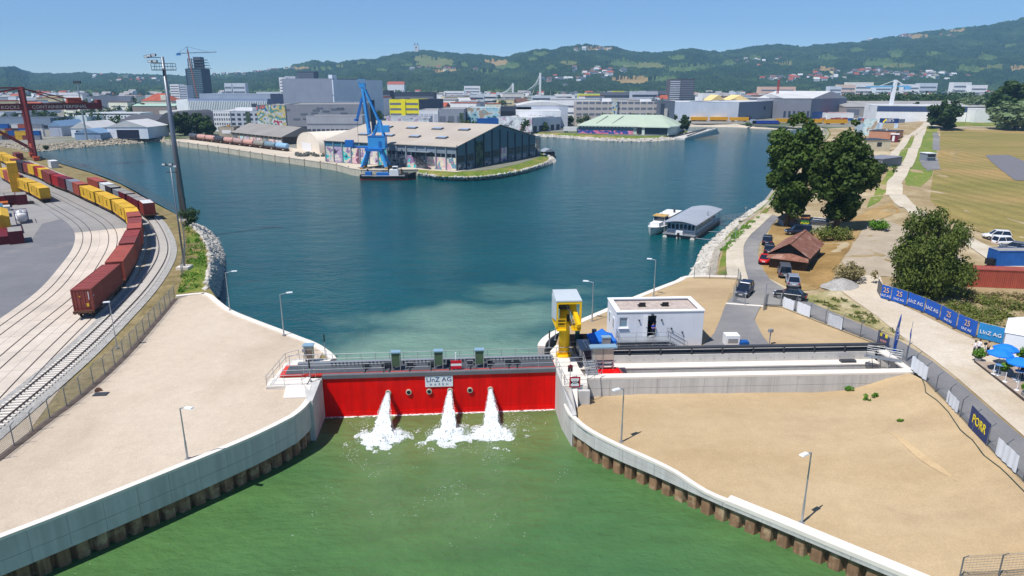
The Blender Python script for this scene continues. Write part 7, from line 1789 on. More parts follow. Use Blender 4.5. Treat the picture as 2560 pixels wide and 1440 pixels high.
part('deck',mb,M_STRIP,t); part('deckhouse',MB().box((2.2,0,2.6),(3.4,2.8,2.2)),M_WHITE,t); part('bridge',MB().box((2.6,0,4.3),(1.9,2.2,1.3)),M_WHITE,t); part('bridge_windows',MB().box((2.6,-1.12,4.45),(1.6,.06,.6)),G_,t); part('engine_casing',MB().box((-2.0,0,2.0),(4.6,2.6,1.2)),M_CB2,t); part('funnel',MB().tube((.2,0,2),(.2,0,4.6),.35,.3,10),M_BLACK,t); part('rail_band',MB().box((-1.5,-2.46,1.72),(16,.06,.16)),M_WHITE,t); part('flag',MB().box((-10,-.2,3.2),(.05,1.1,.8)),M_SRED,t); part('flag_staff',MB().tube((-10,0,1.7),(-10,0,3.7),.04,.04,5),M_STEEL,t); part('mast',MB().tube((4.4,0,2),(4.4,0,6),.07,.04,6),M_STEEL,t); part('winch',MB().box((6.6,0,2.3),(1.4,1.6,.8)),M_DGREY,t); part('gear',MB().box((-7.4,0,2.3),(2.2,2.4,1.2)),M_CB2,t)

# ------------------------------------------------------------------ tank wagons on the quay
a,b = P(476,349,ZF),P(722,379,ZF); d = b - a; n = 10; rz = math.atan2(d.y,d.x); Lw = d.length / n
tcol = [('dark grey',c_(72,76,84)),('pink',c_(196,150,138)),('salmon pink',c_(200,154,140)),('black',c_(44,48,58)),('pink',c_(196,150,138)),('grey-banded pink',c_(176,146,140)),('pink',c_(200,152,138)),('olive grey',c_(140,136,124)),('grey-blue',c_(112,138,150)),('pale blue',c_(140,180,212))]
ends = {9: M_NAVY}
def tank_wagon(label,loc,rz,L_,m,grp,zr=0.0):
    t = thing('tank_wagon',label,'wagon',loc,rz,grp); mb = MB(); n = 14; rg = [(-L_ / 2 + .5,.7),(-L_ / 2 + .6,1.1),(-L_ / 2 + .9,1.35),(L_ / 2 - .9,1.35),(L_ / 2 - .6,1.1),(L_ / 2 - .5,.7)]
    vs = [(x,r * math.cos(6.2832 * i / n),2.55 + r * math.sin(6.2832 * i / n)) for x,r in rg for i in range(n)]; mb._add(vs,[(k * n + i,k * n + (i + 1) % n,(k + 1) * n + (i + 1) % n,(k + 1) * n + i) for k in range(5) for i in range(n)] + [tuple(reversed(range(n))),tuple(range(5 * n,6 * n))]); mb.smooth = True; part('tank',mb,m,t)
    mb = MB()
    for k in range(4): x = -L_ / 2 + 1.6 + k * (L_ - 3.2) / 3; mb.tube((x - .06,0,2.55),(x + .06,0,2.55),1.38,1.38,14)
    part('band',mb,M_STEEL,t); part('dome',MB().tube((0,0,3.8),(0,0,4.15),.4,.36,10),m,t); part('frame',MB().box((0,0,1.1),(L_ - .5,2.4,.2)),M_RUST,t)
    for s in (-1,1):
        bo = part('bogie',MB().box((s * (L_ / 2 - 2),0,.6),(2.2,2.0,.5)),M_BLACK,t)
        for x in (-.8,.8): part('wheelset',MB().tube((s * (L_ / 2 - 2) + x,-.8,.45),(s * (L_ / 2 - 2) + x,.8,.45),.45,.45,10),M_RUST,bo)
for i in range(n): p = a + d * ((i + .5) / n); tank_wagon('%s tank wagon, %s from the basin corner on the quay' % (tcol[i][0],ORDW[i]),p,rz,Lw - .5,mat('tank_%d' % i,tcol[i][1],.5,var=.1,s=.5),'tank wagons standing on the quay')
mb = MB(); 
for s in (-.75,.75): o_ = Vector((-d.y,d.x,0)).normalized() * s; mb.beam(a - d * .25 + o_ + Vector((0,0,.08)),b + o_ + Vector((0,0,.08)),.1,.14)
solo('railway_track',mb,M_RAIL,'rails on the quay under the tank wagons','railway')

# ------------------------------------------------------------------ sheds and tents on the peninsula quay
M_OLDW = mat('old_plaster',c_(180,168,150),.9,var=.2,s=.15,streak=.3)
t,W,h = block('quay_hall','low quay hall with grey roof and painted walls behind the tank wagons',580,703,330,Yb(347),24,M_OLDW,mat('asbestos_roof',c_(140,136,132),.9,var=.12,s=.1),Yb(362),roof='gable',rh=5,wins=[(.72,.9,12,.75,G_,True)],over=1.0,sm=mat('gable_brown',c_(84,74,68),.8))
for i in range(8): part('mural_panel',MB().box((W * (i + .5) / 8,-.06,h * .3),(W / 8 * .8,.1,h * .55)),MU[(3,6,5,2,1,3,2,5)[i]],t)
t,W,h = block('quay_hall','small pale store building beside the orange loader on the quay',546,584,318,Yb(347),10,M_OLDW,M_DKROOF); part('sign_panel',MB().box((W / 2,-.05,h * .6),(W * .6,.08,h * .3)),M_WHITE,t)
A = P(742,373,ZF); B = P(800,383,ZF); d = B - A; W = d.length; rz = math.atan2(d.y,d.x); Lt = 44
t = thing('storage_tent','big white arched storage tent beside the quay hall','tent',A,rz); n = 14; M_TARPW = mat('tent_cream',c_(224,212,196),.8,var=.05,s=.2)
h = 9.3; prof = [(W * (1 - math.cos(math.pi * i / n)) / 2,h * math.sin(math.pi * i / n) ** .7) for i in range(n + 1)]
for k in range(9): mb = MB(); mb.strip([Vector((x,Lt * (k + 1) / 9 - .05,z)) for x,z in prof],[Vector((x,Lt * k / 9,z)) for x,z in prof]); mb.smooth = True; part('roof_bay',mb,M_TARPW,t)
part('end_wall',MB().poly([Vector((x,.1,z)) for x,z in prof]),M_TARPW,t); part('door',MB().box((W * .45,.04,2),(W * .4,.06,4)),M_WHITE,t); part('end_wall',MB().poly([Vector((x,Lt - .1,z)) for x,z in prof][::-1]),M_TARPW,t)
M_WOODP = mat('crate_pine',c_(206,156,84),.8,var=.12,rnd=.1)
for i,(px,py,l) in enumerate([(818,388,0),(829,390,0),(818,388,1),(829,390,1),(823,386,2),(833,392,0)]):
    c = P(px,py,ZF + .05) + Vector((0,0,l * 2.15)); t = thing('wooden_crate','pine crate in the stack beside the white tent on the quay, %s' % ('lower back','lower middle','upper back','upper middle','topmost','standing in front')[i],'crate',c,.5,'pine crates stacked on the quay')
    part('box',MB().box((0,0,1.05),(2.1,2.1,2.1)),M_WOODP,t); mb = MB()
    for s in (-1,1): mb.box((s * .9,-1.07,1.05),(.15,.05,2.0)).box((0,-1.08,1.05 + s * .85),(2.0,.05,.15))
    part('batten',mb,M_WOODP,t)
mb = MB(); random.seed(5)
for _ in range(26): c = P(random.uniform(742,812),random.uniform(384,392),ZF + .05); mb.box(c + Vector((0,0,.5)),(random.uniform(1,2.5),random.uniform(.8,1.5),random.uniform(.6,1.3)),random.random())
tag(part('stored_goods',mb,mat('goods_grey',c_(110,112,108),.8,var=.3,s=.5)),'grey bundles and pallets stored in front of the white tent','goods',kind='stuff')
for nm,px,cc,lb in (('a',496,c_(190,120,130),'pink'),('b',511,c_(196,178,80),'yellow')):
    c = P(px,334,ZF); t = thing('silo','%s upright silo on legs beside the trees on the quay' % lb,'silo',c); part('tank',MB().lathe((0,0,3),[(.1,0),(1.4,1.4),(1.5,1.4),(1.5,4.6),(1.0,5.2),(.05,5.4)],14),mat('silo_' + lb,cc,.6,var=.1),t)
    for x in (-1.2,1.2):
        for y in (-1.2,1.2): part('leg',MB().box((x,y,2.5),(.2,.2,5)),M_STEEL,t)
c = P(575,345,ZF); t = thing('loader_crane','small orange loader crane beside the quay hall','crane',c); M_ORG = mat('loader_orange',c_(214,150,40),.5); part('tower',MB().box((0,0,4),(1.2,1.2,8)),M_ORG,t); part('jib',MB().beam((0,0,8),(-3,-1,3),.5),M_ORG,t); part('base',MB().box((0,0,.6),(3,3,1.2)),M_DGREY,t)

# ------------------------------------------------------------------ far-left sheds and yard
M_SHB = mat('shed_blue_roof',c_(120,150,180),.5,var=.08); M_SHW = wc(200,204,210); M_SHG = wc(150,158,170)
for (lb,a,b,yt,Yv,dp,w_,r_,rh) in [('grey shed with blue pitched roof, nearest the red gantry crane',122,152,316,Yb(341),26,M_SHG,M_SHB,3.5),('white-gabled shed between the blue-roofed and open sheds',176,232,321,Yb(344),30,M_SHW,M_LTROOF,4),('low blue-grey shed in front of the white-gabled shed',186,250,333,Yb(350),14,wc(120,140,164),M_SHB,2.6),('open-fronted shed with pale roof before the dark arched hall',267,368,318,Yb(347),26,M_SHW,M_LTROOF,4)]:
    t,W,h = block('storage_shed',lb,a,b,yt,Yv,dp,w_,r_,roof='gable',rh=rh,ridge='y'); part('door_opening',MB().box((W * .5,-.06,h * .4),(W * .55,.1,h * .75)),M_NAVY if 'open' in lb else w_,t)
t,W,h = block('arched_hall','dark arched-roof hall behind the open shed',385,470,318,Yb(333),60,wc(96,104,116),M_DKROOF,roof='arch',rh=10); part('window_band',MB().box((W / 2,-.05,h * .5),(W * .8,.1,h * .5)),M_BLACK,t)
t,W,h = block('hall_wing','low long wing of the dark arched hall with pale base',298,388,303,Yb(331),40,MU[5],M_DKROOF,roof='gable',rh=4)
block('office_building','white four-storey office block with stair tower behind the sheds',214,350,283,600,22,wc(206,210,216),M_LTROOF,wins=[(.12,.24,16,.5,G_,True),(.36,.48,16,.5,G_,True),(.6,.72,16,.5,G_,True),(.84,.95,1,.9,M_DKROOF,False)])
t,W,h = block('warehouse_low','long low white hall beside the four-storey office block',150,216,292,560,22,wc(190,206,218),M_LTROOF)
block('dockside_hall','blue-grey terminal hall behind the stacked containers at the picture edge',-60,125,296,520,26,wc(108,122,140),M_DKROOF,wins=[(.1,.4,1,.9,G_,False)])
random.seed(21); yc2 = [C_BROWN,C_YEL,C_BLUE,C_BRICK,C_ORG,C_DK,C_WHT,C_GREY]; nm2 = ['brown','yellow','blue','brick red','orange','dark','white','grey']
k = 0
for r_,(py,lv) in enumerate(((341,3),(349,2))):
    for i in range(8 if r_ == 0 else 7):
        for l in range(lv - (1 if (i + r_) % 3 == 0 else 0)):
            j = random.randrange(8); c = P(-20 + i * 17 + r_ * 8,py,ZF + .05); container('%s container, level %s of column %s in the %s stack row beyond the gantry' % (nm2[j],('one','two','three')[l],ORDW[i],('back','front')[r_]),c + Vector((0,0,l * 2.6)),.12,6.06,yc2[j],2.58,None,0,False,'stacked containers beyond the gantry crane'); k += 1
# ------------------------------------------------------------------ named buildings of the city
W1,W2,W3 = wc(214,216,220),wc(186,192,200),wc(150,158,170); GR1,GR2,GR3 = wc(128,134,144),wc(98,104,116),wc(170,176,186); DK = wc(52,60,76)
B = block
t,W,h = B('office_building','white office building with slanted end and long grey louvred front',470,668,247,660,40,wc(120,134,160),M_LTROOF,Y1=645)
nf = 46; fin = MB().box((0,0,0),(1,1,1)).mesh('fin',wc(206,212,222))
for i in range(nf): inst('fin',fin,t,(W * (i + .5) / nf,-.5,h * .46),0,(W / nf * .42,.9,h * .9))
part('end_block',MB().box((-6,9,h * .48),(12,20,h * .96)),wc(206,210,218),t); part('roof_storey',MB().box((W * .55,18,h + 2.4),(W * .9,24,4.4)),wc(122,134,150),t); part('opening',MB().box((W * .84,-1.05,h * .55),(W * .07,.2,h * .5)),DK,t)
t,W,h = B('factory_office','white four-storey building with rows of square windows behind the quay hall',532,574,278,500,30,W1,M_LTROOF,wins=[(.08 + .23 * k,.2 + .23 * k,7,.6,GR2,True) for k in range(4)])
t,W,h = B('factory_office','grey shaded wing of the white four-storey building',574,648,278,500.5,30,GR3,M_LTROOF,wins=[(.08 + .23 * k,.2 + .23 * k,5,.6,DK,True) for k in range(4)]); part('mural_panel',MB().box((W * .6,-.2,h * .5),(W * .14,.4,h * .95)),MU[7],t); part('roof_unit',MB().box((W * .3,14,h + 1),(W * .6,8,2)),W1,t)  # side face's shade is put into grey walls and darker windows
t,W,h = B('painted_hall','grey logistics hall with a bright mural end wall',640,712,264,475,40,MU[4],M_CITYROOF,sm=GR1)
t,W,h = B('logistics_hall','long dark grey logistics hall behind the white storage tent',712,905,262,475.5,50,wc(128,130,138),M_CITYROOF,Y1=480,wins=[(.1,.25,1,.9,DK,False)]); random.seed(3)
for i in range(22): part('dark_panel',MB().box((W * random.random(),-.1,h * random.uniform(.4,.92)),(4.5,.12,1.0)),GR2,t)
B('loading_hall','low pale grey loading hall with dark docks behind the storage tent',765,905,290,452,18,wc(150,152,158),M_CITYROOF,wins=[(.05,.35,12,.7,DK,True),(.55,.62,1,.98,GR2,False)])
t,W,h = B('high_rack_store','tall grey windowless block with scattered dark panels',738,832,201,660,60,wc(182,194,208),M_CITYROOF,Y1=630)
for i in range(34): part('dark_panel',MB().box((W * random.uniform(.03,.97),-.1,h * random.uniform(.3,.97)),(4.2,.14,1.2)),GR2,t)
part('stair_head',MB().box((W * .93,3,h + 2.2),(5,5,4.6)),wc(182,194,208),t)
t,W,h = B('high_rack_store','shaded grey side block of the tall windowless store',832,894,197,630.5,50,wc(120,128,144),M_CITYROOF,Y1=680)  # shade of this side is painted in as a darker wall colour
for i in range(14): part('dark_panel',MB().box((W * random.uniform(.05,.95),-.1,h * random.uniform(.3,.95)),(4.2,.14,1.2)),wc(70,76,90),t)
B('roof_hall','pale hall with planted roof in front of the tall grey block',806,905,258,560,30,GR3,M_CITYROOF); B('roof_hall','dark low hall left of the tall grey block',668,740,243,720,40,DK,M_CITYROOF)
t,W,h = B('yellow_building','bright yellow office building with grey window bands',973,1046,249,570,30,wc(236,200,24),M_DKROOF,Y1=566,wins=[(.2 + .2 * k,.28 + .2 * k,1,.96,GR2,False) for k in range(4)]); part('bay',MB().box((W * .48,-.3,h * .5),(W * .14,.5,h * .98)),wc(236,200,24),t)
B('grey_annex','dark grey blank annex of the yellow office building',1046,1108,249,567,30,wc(80,86,100),M_DKROOF,Y1=585)
t,W,h = B('workshop_hall','white workshop hall with square windows before the yellow building',1047,1095,277,500,40,W1,M_CITYROOF,wins=[(.45,.85,4,.8,GR3,True)]); t,W,h = B('workshop_hall','grey hall front with tall doors beside the white workshop',1095,1160,274,500.5,40,wc(130,136,146),M_CITYROOF,wins=[(.02,.7,3,.7,GR2,True)]); part('mural_panel',MB().box((W * .9,-.1,h * .45),(W * .16,.1,h * .8)),MU[7],t)
B('painted_store','low white store with painted front among parked trailers',965,1075,292,470,14,MU[5],M_CITYROOF); B('painted_store','low white painted shed beside the blue containers',1024,1072,297,452,12,MU[5],M_LTROOF)
t,W,h = B('mural_hall','hall with large pale blue mural facing the water',1168,1250,270,520,30,MU[6],M_LTROOF); B('dark_office','dark blue-black flat office block behind the mural hall',1250,1328,268,560,30,DK,M_DKROOF,wins=[(.45,.8,1,.95,G_,False)]); B('blue_containers','row of blue cabins below the pale blue mural',1192,1246,298,480,8,C_BLUE,C_BLUE)
t,W,h = B('serpent_hall','grey hall with a large painted swirl on its front',1243,1330,293,Yb(328),36,MU[5],M_LTROOF,Y1=Yb(331)); t,W,h = B('serpent_hall','grey loading side of the painted hall with dark docks',1330,1402,297,Yb(331) + .5,26,GR3,M_LTROOF,Y1=Yb(331) + 30,wins=[(.02,.45,5,.6,DK,True)])
t,W,h = B('round_hall','large pale arched hall behind the painted hall',1292,1420,264,560,60,GR3,M_LTROOF,roof='arch',rh=3); B('flat_hall','white flat roofed hall with roof lights',1290,1402,278,530,30,W1,M_LTROOF)
t,W,h = B('long_office','long grey four-storey office with window bands and a colourful stair tower',1440,1650,255,Yb(312),20,wc(172,166,160),M_LTROOF,wins=[(.16 + .25 * k,.26 + .25 * k,13,.8,GR2,True) for k in range(4)]); part('stair_tower',MB().box((W * .46,-.8,h * .55),(W * .065,1.6,h * 1.1)),MU[4],t); part('roof_unit',MB().box((W * .38,8,h + 1.4),(W * .1,6,2.8)),W1,t); part('roof_unit',MB().box((W * .85,8,h + 1.0),(W * .12,6,2)),W1,t)
t,W,h = B('office_end','dark painted end block of the long grey office',1650,1688,253,Yb(314),24,wc(88,96,108),M_LTROOF); part('mural_panel',MB().box((W * .2,-.06,h * .55),(W * .25,.1,h * .7)),DK,t); part('lift_shaft',MB().box((W * .42,-.5,h * .35),(W * .2,1.0,h * .7)),wc(172,166,160),t)
# mint-roofed hall: long low body with broad hipped roof and chamfered end
M_MINT = mat('mint_roof',c_(176,190,170),.7,var=.07,s=.1,streak=.06)
A,Bp = P(1440,333,ZF + .02),P(1690,338,ZF + .02); d = Bp - A; W = d.length; t = thing('mint_roofed_hall','low hall with a broad mint green roof on the far shore','building',A,math.atan2(d.y,d.x)); D_ = 46; e1 = Q(1450,312,A.y).z - ZF
pl = [(2,0),(W * .62,0),(W * .70,-4),(W * .93,-4),(W,6),(W,D_),(2,D_)]
mb = MB().prism([(x,y) for x,y in pl],0,e1); part('wall',mb,wc(176,184,178),t); part('base_band',MB().box((W * .3,-.15,1.1),(W * .56,.2,2.2)),mural('mural_strip',[c_(220,120,160),c_(60,80,160),c_(228,140,170),c_(120,80,150),c_(226,160,180)],.12,9),t); part('blue_band',MB().box((W * .3,-.1,3.2),(W * .56,.15,1.8)),wc(80,104,124),t)
for i in range(15): inst('window',UW,t,(W * (.04 + .036 * i),-.05,e1 - 1.2),0,(W * .012,.1,1.0),G_)
part('glass_front',MB().box((W * .81,-4.1,2.6),(W * .22,.15,4.2)),G_,t); part('glass_front',MB().box((W * .66,-2.2,2.6),(W * .09,.15,4.2),-.35),G_,t)
o_ = [(x,y) for x,y in pl]; cx_,cy_ = W * .5,D_ * .5; ring = [Vector((cx_ + (x - cx_) * 1.03,cy_ + (y - cy_) * 1.06,e1)) for x,y in o_]; inn = [Vector((W * .2 + (x / W) * W * .62,cy_ + (y - cy_) * .12,e1 + 6.2)) for x,y in o_]
mb = MB(); mb.strip(ring,inn,closed=True); mb.poly(inn); rf = part('roof',mb,M_MINT,t); mb = MB(); mb.strip([p - Vector((0,0,.7)) for p in ring],ring,closed=True); part('fascia',mb,wc(196,206,190),t)
for i in range(10): x = W * (.22 + .062 * i); part('roof_light',MB().beam((x,D_ * .30,e1 + 4.2),(x + 1,D_ * .38,e1 + 5.2),.5,.3),GR2,rf)
part('dark_seam',MB().beam((W * .2,2,e1 + .9),(W * .28,D_ * .36,e1 + 5.4),.5,.2).beam((W * .36,2,e1 + .9),(W * .44,D_ * .36,e1 + 5.4),.5,.2),M_DKROOF,rf)
t,W,h = B('grey_hall','huge pale grey hall front beyond the yellow wagons',1688,1848,256,Yb(303),70,wc(178,188,200),M_LTROOF,Y1=Yb(303)); t,W,h = B('grey_hall','shaded dark grey side of the huge hall',1848,1970,256,Yb(303) + .5,50,wc(112,120,136),M_LTROOF,Y1=Yb(299) + 60); part('door',MB().box((W * .2,-.1,h * .1),(W * .1,.1,h * .2)),DK,t); part('window',MB().box((W * .5,-.1,h * .62),(W * .04,.1,h * .2)),DK,t)  # second front is the same hall, shade painted into its darker walls
t,W,h = B('machine_hall','grey pitched machine hall with white roof lights',1960,2030,246,680,70,wc(122,124,134),M_LTROOF,roof='gable',rh=4,ridge='x',wins=[(.1,.4,6,.5,DK,True)]); lettering('ÖSWAG',3.2,t,(W * .55,-.2,h * .84),(1,0,0),(0,0,1),M_LET,1,.05,w=False) if False else None
t,W,h = B('machine_hall','blank grey gable side of the pitched machine hall',2030,2118,247,680.5,60,wc(116,120,132),M_LTROOF,Y1=720,roof='gable',rh=7,ridge='y'); part('door',MB().box((W * .2,-.1,h * .18),(W * .3,.15,h * .36)),C_BLUE,t)
B('yellow_shed','yellow saw-tooth hall behind the huge grey hall',1776,1814,252,760,30,wc(206,170,96),wc(206,180,120),roof='gable',rh=6,ridge='y'); B('yellow_shed','second yellow saw-tooth bay behind the huge grey hall',1822,1876,252,760,30,wc(206,170,96),wc(206,180,120),roof='gable',rh=6,ridge='y'); B('white_block','white office block with dark bands behind the huge grey hall',1757,1795,234,820,20,W1,M_LTROOF,wins=[(.25,.4,1,.95,GR2,False),(.6,.75,1,.95,GR2,False)]); B('flat_roof_hall','dark flat hall with roof units behind the huge hall',1876,1945,247,760,30,GR2,M_DKROOF)
B('long_shed','long pale-roofed shed right of the machine hall',2112,2470,267,700,60,wc(140,136,130),M_CITYROOF,roof='gable',rh=5,wins=[(.3,.8,8,.7,GR2,True)]); t,W,h = B('white_blue_hall','long white hall with dark blue upper band beside the meadow',2194,2420,264,618,50,W1,M_LTROOF,Y1=600,wins=[(.66,.98,1,1.0,wc(50,66,100),False)]); part('door',MB().box((W * .3,-.1,h * .12),(W * .07,.1,h * .24)),GR2,t); part('glass_strip',MB().box((W * .88,-.12,h * .5),(W * .03,.12,h)),DK,t)
B('white_store','white store building between the meadow trees',2440,2500,274,590,30,W1,M_LTROOF); B('blue_door_shed','low white shed with blue door below the machine hall',2072,2135,283,680,20,W1,C_BRICK)
# towers
t,W,h = B('glass_tower','dark glass tower under construction with crane beside it',466,502,172,1150,34,wc(44,62,76,.4),M_DKROOF,Y1=1150,lp=None)
t2,W2_,h2 = B('glass_tower','shaded narrow side of the dark glass tower',502,523,172,1150.5,30,wc(34,46,66,.4),M_DKROOF,Y1=1170)  # darker facade colour stands in for shade on this side
for k in range(16): part('floor_line',MB().box((W / 2,-.12,h * (.2 + .05 * k)),(W * .98,.2,.8)),wc(110,130,140),t)
for k in range(4): part('open_slab',MB().box((W * .62,14,h + 1.5 + 4.2 * k),(W * (1.25 - .12 * k),26,.8)),GR2,t)
for i in range(5): part('column',MB().box((W * (.12 + .25 * i),3,h + 8),(1.1,1.1,16)),DK,t)
part('core',MB().box((W * .62,16,h + 9),(W * .5,14,19)),wc(70,76,90),t)
c = Q(494,238,1130); c.z = ZF; t = thing('tower_crane','thin tower crane standing against the dark glass tower','crane',c); zt = Q(473,136,1130).z; M_TCR = mat('tower_crane_red',c_(150,96,84),.6)
part('mast',MB().beam((0,0,0),(-14 + 7,0,zt + 4),1.6),M_TCR,t); part('jib',MB().beam((-24,0,zt - 1),(38,0,zt + 1),.9),M_DGREY,t); part('counterweight',MB().box((-22,0,zt - 2.5),(6,2,3)),M_CB2,t); part('apex',MB().beam((-7,0,zt),(-7,0,zt + 9),.7).beam((-7,0,zt + 9),(26,0,zt + 1),.3).beam((-7,0,zt + 9),(-22,0,zt),.3),M_DGREY,t)
B('white_tower','white ribbed office tower left of the dark glass tower',424,446,211,1000,18,W1,M_LTROOF,wins=[(.1 + .1 * k,.14 + .1 * k,1,.9,GR2,False) for k in range(9)]); B('white_tower','grey shaded wing of the white ribbed tower',446,466,213,1000.5,18,GR3,M_LTROOF,wins=[(.1 + .1 * k,.14 + .1 * k,1,.9,GR2,False) for k in range(9)])  # second slab repeats the tower in grey, shade put into its wall colour
B('residential_tower','white stepped apartment tower left of the tall grey block',697,714,194,900,16,W1,M_LTROOF,wins=[(.1 + .09 * k,.13 + .09 * k,1,.8,GR2,False) for k in range(10)]); B('residential_tower','grey apartment tower slab left of the tall grey block',712,738,191,905,16,GR3,M_CITYROOF,wins=[(.1 + .08 * k,.13 + .08 * k,1,.9,GR2,False) for k in range(11)]); B('dark_tower','dark tower rising behind the tall grey block',742,784,179,1100,26,wc(64,74,92),M_DKROOF,wins=[(.5 + .06 * k,.53 + .06 * k,1,.95,GR2,False) for k in range(8)])
t,W,h = B('apartment_tower','dark brown apartment tower standing alone before the hills',1676,1702,198,1050,26,wc(82,80,86),M_DKROOF,wins=[(.08 + .075 * k,.115 + .075 * k,1,.98,GR3,False) for k in range(12)]); B('apartment_tower','shaded side of the lone dark apartment tower',1702,1737,197,1050.5,24,wc(66,66,76),M_DKROOF,wins=[(.08 + .075 * k,.115 + .075 * k,1,.98,GR2,False) for k in range(12)])  # second slab's shade is painted in with darker walls and window bands
t,W,h = B('red_roof_house','old cream building with a red hipped roof behind the sheds',352,428,252,700,24,wc(206,198,180),M_TILE,roof='hip',rh=7,wins=[(.3,.6,9,.4,GR2,True)]); part('dormer',MB().box((W * .75,2,h + 3),(5,4,5)),wc(206,198,180),t)
B('pale_hall','low pale hall under the red hipped roof',398,442,278,560,30,wc(214,208,196),M_LTROOF); B('green_roof_hall','low hall with pale green roof beside the fin-fronted office',330,436,265,660,20,wc(130,118,110),mat('pale_green_roof',c_(160,186,170),.7),roof='gable',rh=2)
t,W,h = B('monastery','long white monastery with red roof at the foot of the hills',968,1010,211,2300,30,W1,M_TILE,roof='gable',rh=9,wins=[(.3,.5,10,.5,GR2,True)])
B('far_factory','white factory with red stripes at the foot of the wooded hill',146,194,232,1500,30,W1,C_CRIM,wins=[(.4,.6,1,.95,C_CRIM,False)]); B('far_factory','white block beside the red-striped factory',108,140,232,1500,30,W2,M_LTROOF)
B('dark_offices','long dark glass offices behind the blue crane',915,975,227,900,30,DK,M_DKROOF,wins=[(.3 + .2 * k,.4 + .2 * k,1,.96,GR2,False) for k in range(3)]); B('dark_offices','second dark glass office slab behind the yellow building',985,1085,231,860,30,DK,M_DKROOF,wins=[(.3 + .2 * k,.4 + .2 * k,1,.96,GR2,False) for k in range(3)])
for i,(a,b,y,m) in enumerate([(1447,1500,235,wc(190,200,90)),(1470,1580,231,GR2),(1535,1560,228,wc(190,184,70)),(1580,1645,229,GR3),(1628,1668,227,GR2),(1600,1625,231,W1),(1140,1210,238,W2),(1210,1240,236,W1),(1390,1430,236,W1),(1330,1390,240,W2)]): B('campus_building','flat-roofed campus building with window bands, %s along the tree belt' % ORDW[i],a,b,y,1100 + 40 * (i % 3),24,m,M_LTROOF,wins=[(.3,.45,1,.96,DK,False),(.65,.8,1,.96,DK,False)],group='campus buildings along the tree belt')
# bridge pylons
M_PYL = mat('pylon_white',c_(226,228,230),.6)
for i,(px,yt,yb) in enumerate([(1282,208,245),(1350,182,235)]):
    c = Q(px,yb,1300); c.z = ZF; zt = Q(px,yt,1300).z; t = thing('bridge_pylon','%s white bridge pylon with stay cables' % ('shorter','taller')[i],'bridge',c)
    part('mast',MB().beam((0,0,0),(0,0,zt - ZF),3.4),M_PYL,t); part('deck',MB().box((-20,10,10),(90,8,2)),GR3,t)
    mb = MB()
    for k in range(5): mb.beam((0,0,(zt - ZF) * (1 - .08 * k)),(-16 - 7 * k,4,12),.5)
    part('stay_cable',mb,M_PYL,t)
c = Q(2226,262,640); c.z = ZF; zt = Q(2230,200,640).z; t = thing('tower_crane','white tower crane with light blue jib beside the tree belt','crane',c); M_LB = mat('jib_light_blue',c_(110,170,210),.6)
part('mast',MB().beam((0,0,0),(1.5,0,zt - ZF),2.6),M_PYL,t); zj = Q(2230,217,640).z - ZF
part('jib',MB().beam((-24,0,zj),(14,0,zj + .5),1.3),M_LB,t); part('tie',MB().beam((1.5,0,zt - ZF),(-14,0,zj),.4).beam((1.5,0,zt - ZF),(12,0,zj),.7),M_PYL,t); part('counterweight',MB().box((13,0,zj - 1),(5,3,3)),M_LB,t)
c = Q(1942,252,720); c.z = ZF; zt = Q(1942,199,720).z; t = thing('lattice_mast','red lattice mast behind the machine hall','mast',c); mb = MB()
for x,y in ((-1.2,-1.2),(1.2,-1.2),(1.2,1.2),(-1.2,1.2)): mb.beam((x,y,0),(x * .4,y * .4,zt - ZF),.35)
for k in range(10): z = (zt - ZF) * k / 10; mb.beam((-1.2,-1.2,z),(1.1,-1.1,z + 2),.2)
part('lattice',mb,C_CRIM,t); part('base',MB().box((0,0,.8),(4,4,1.6)),M_CAP,t)
c = P(218,352,ZF); t = thing('floodlight_mast','distant floodlight mast among the sheds by the red gantry crane','floodlight mast',c); zt = Q(199,208,c.y).z - ZF; part('mast',MB().tube((0,0,0),(0,0,zt),.55,.25,10),M_STEEL,t); part('head',MB().box((0,0,zt + .5),(4,1,1.4)),M_DGREY,t)
# sunken concrete hulk and yellow hopper wagons
A = P(1712,350,0); Bq = P(1788,340,0); d = Bq - A; t = thing('concrete_ramp','tilted grey concrete ramp sticking out of the water at the far shore','ramp',A,math.atan2(d.y,d.x)); W = d.length
part('slab',MB()._add([(0,0,-.5),(W,-3,1.5),(W,7,2.0),(0,8,.2),(0,0,.8),(W * .9,-3,5.2),(W,7,4.2),(0,8,1.4)],[(3,2,1,0),(4,5,6,7),(0,1,5,4),(1,2,6,5),(2,3,7,6),(3,0,4,7)]),M_CONC,t); part('deck_edge',MB().beam((0,0,1.2),(W * .9,-3,5.8),.6),M_CAP,t); part('deck_edge',MB().beam((0,8,1.8),(W,7,4.8),.6),M_DGREY,t); part('recess',MB().beam((W * .2,3,2.0),(W * .8,3,4.9),1.2,.3),M_DGREY,t)
M_WY = mat('hopper_yellow',c_(240,176,8),.5,var=.08)
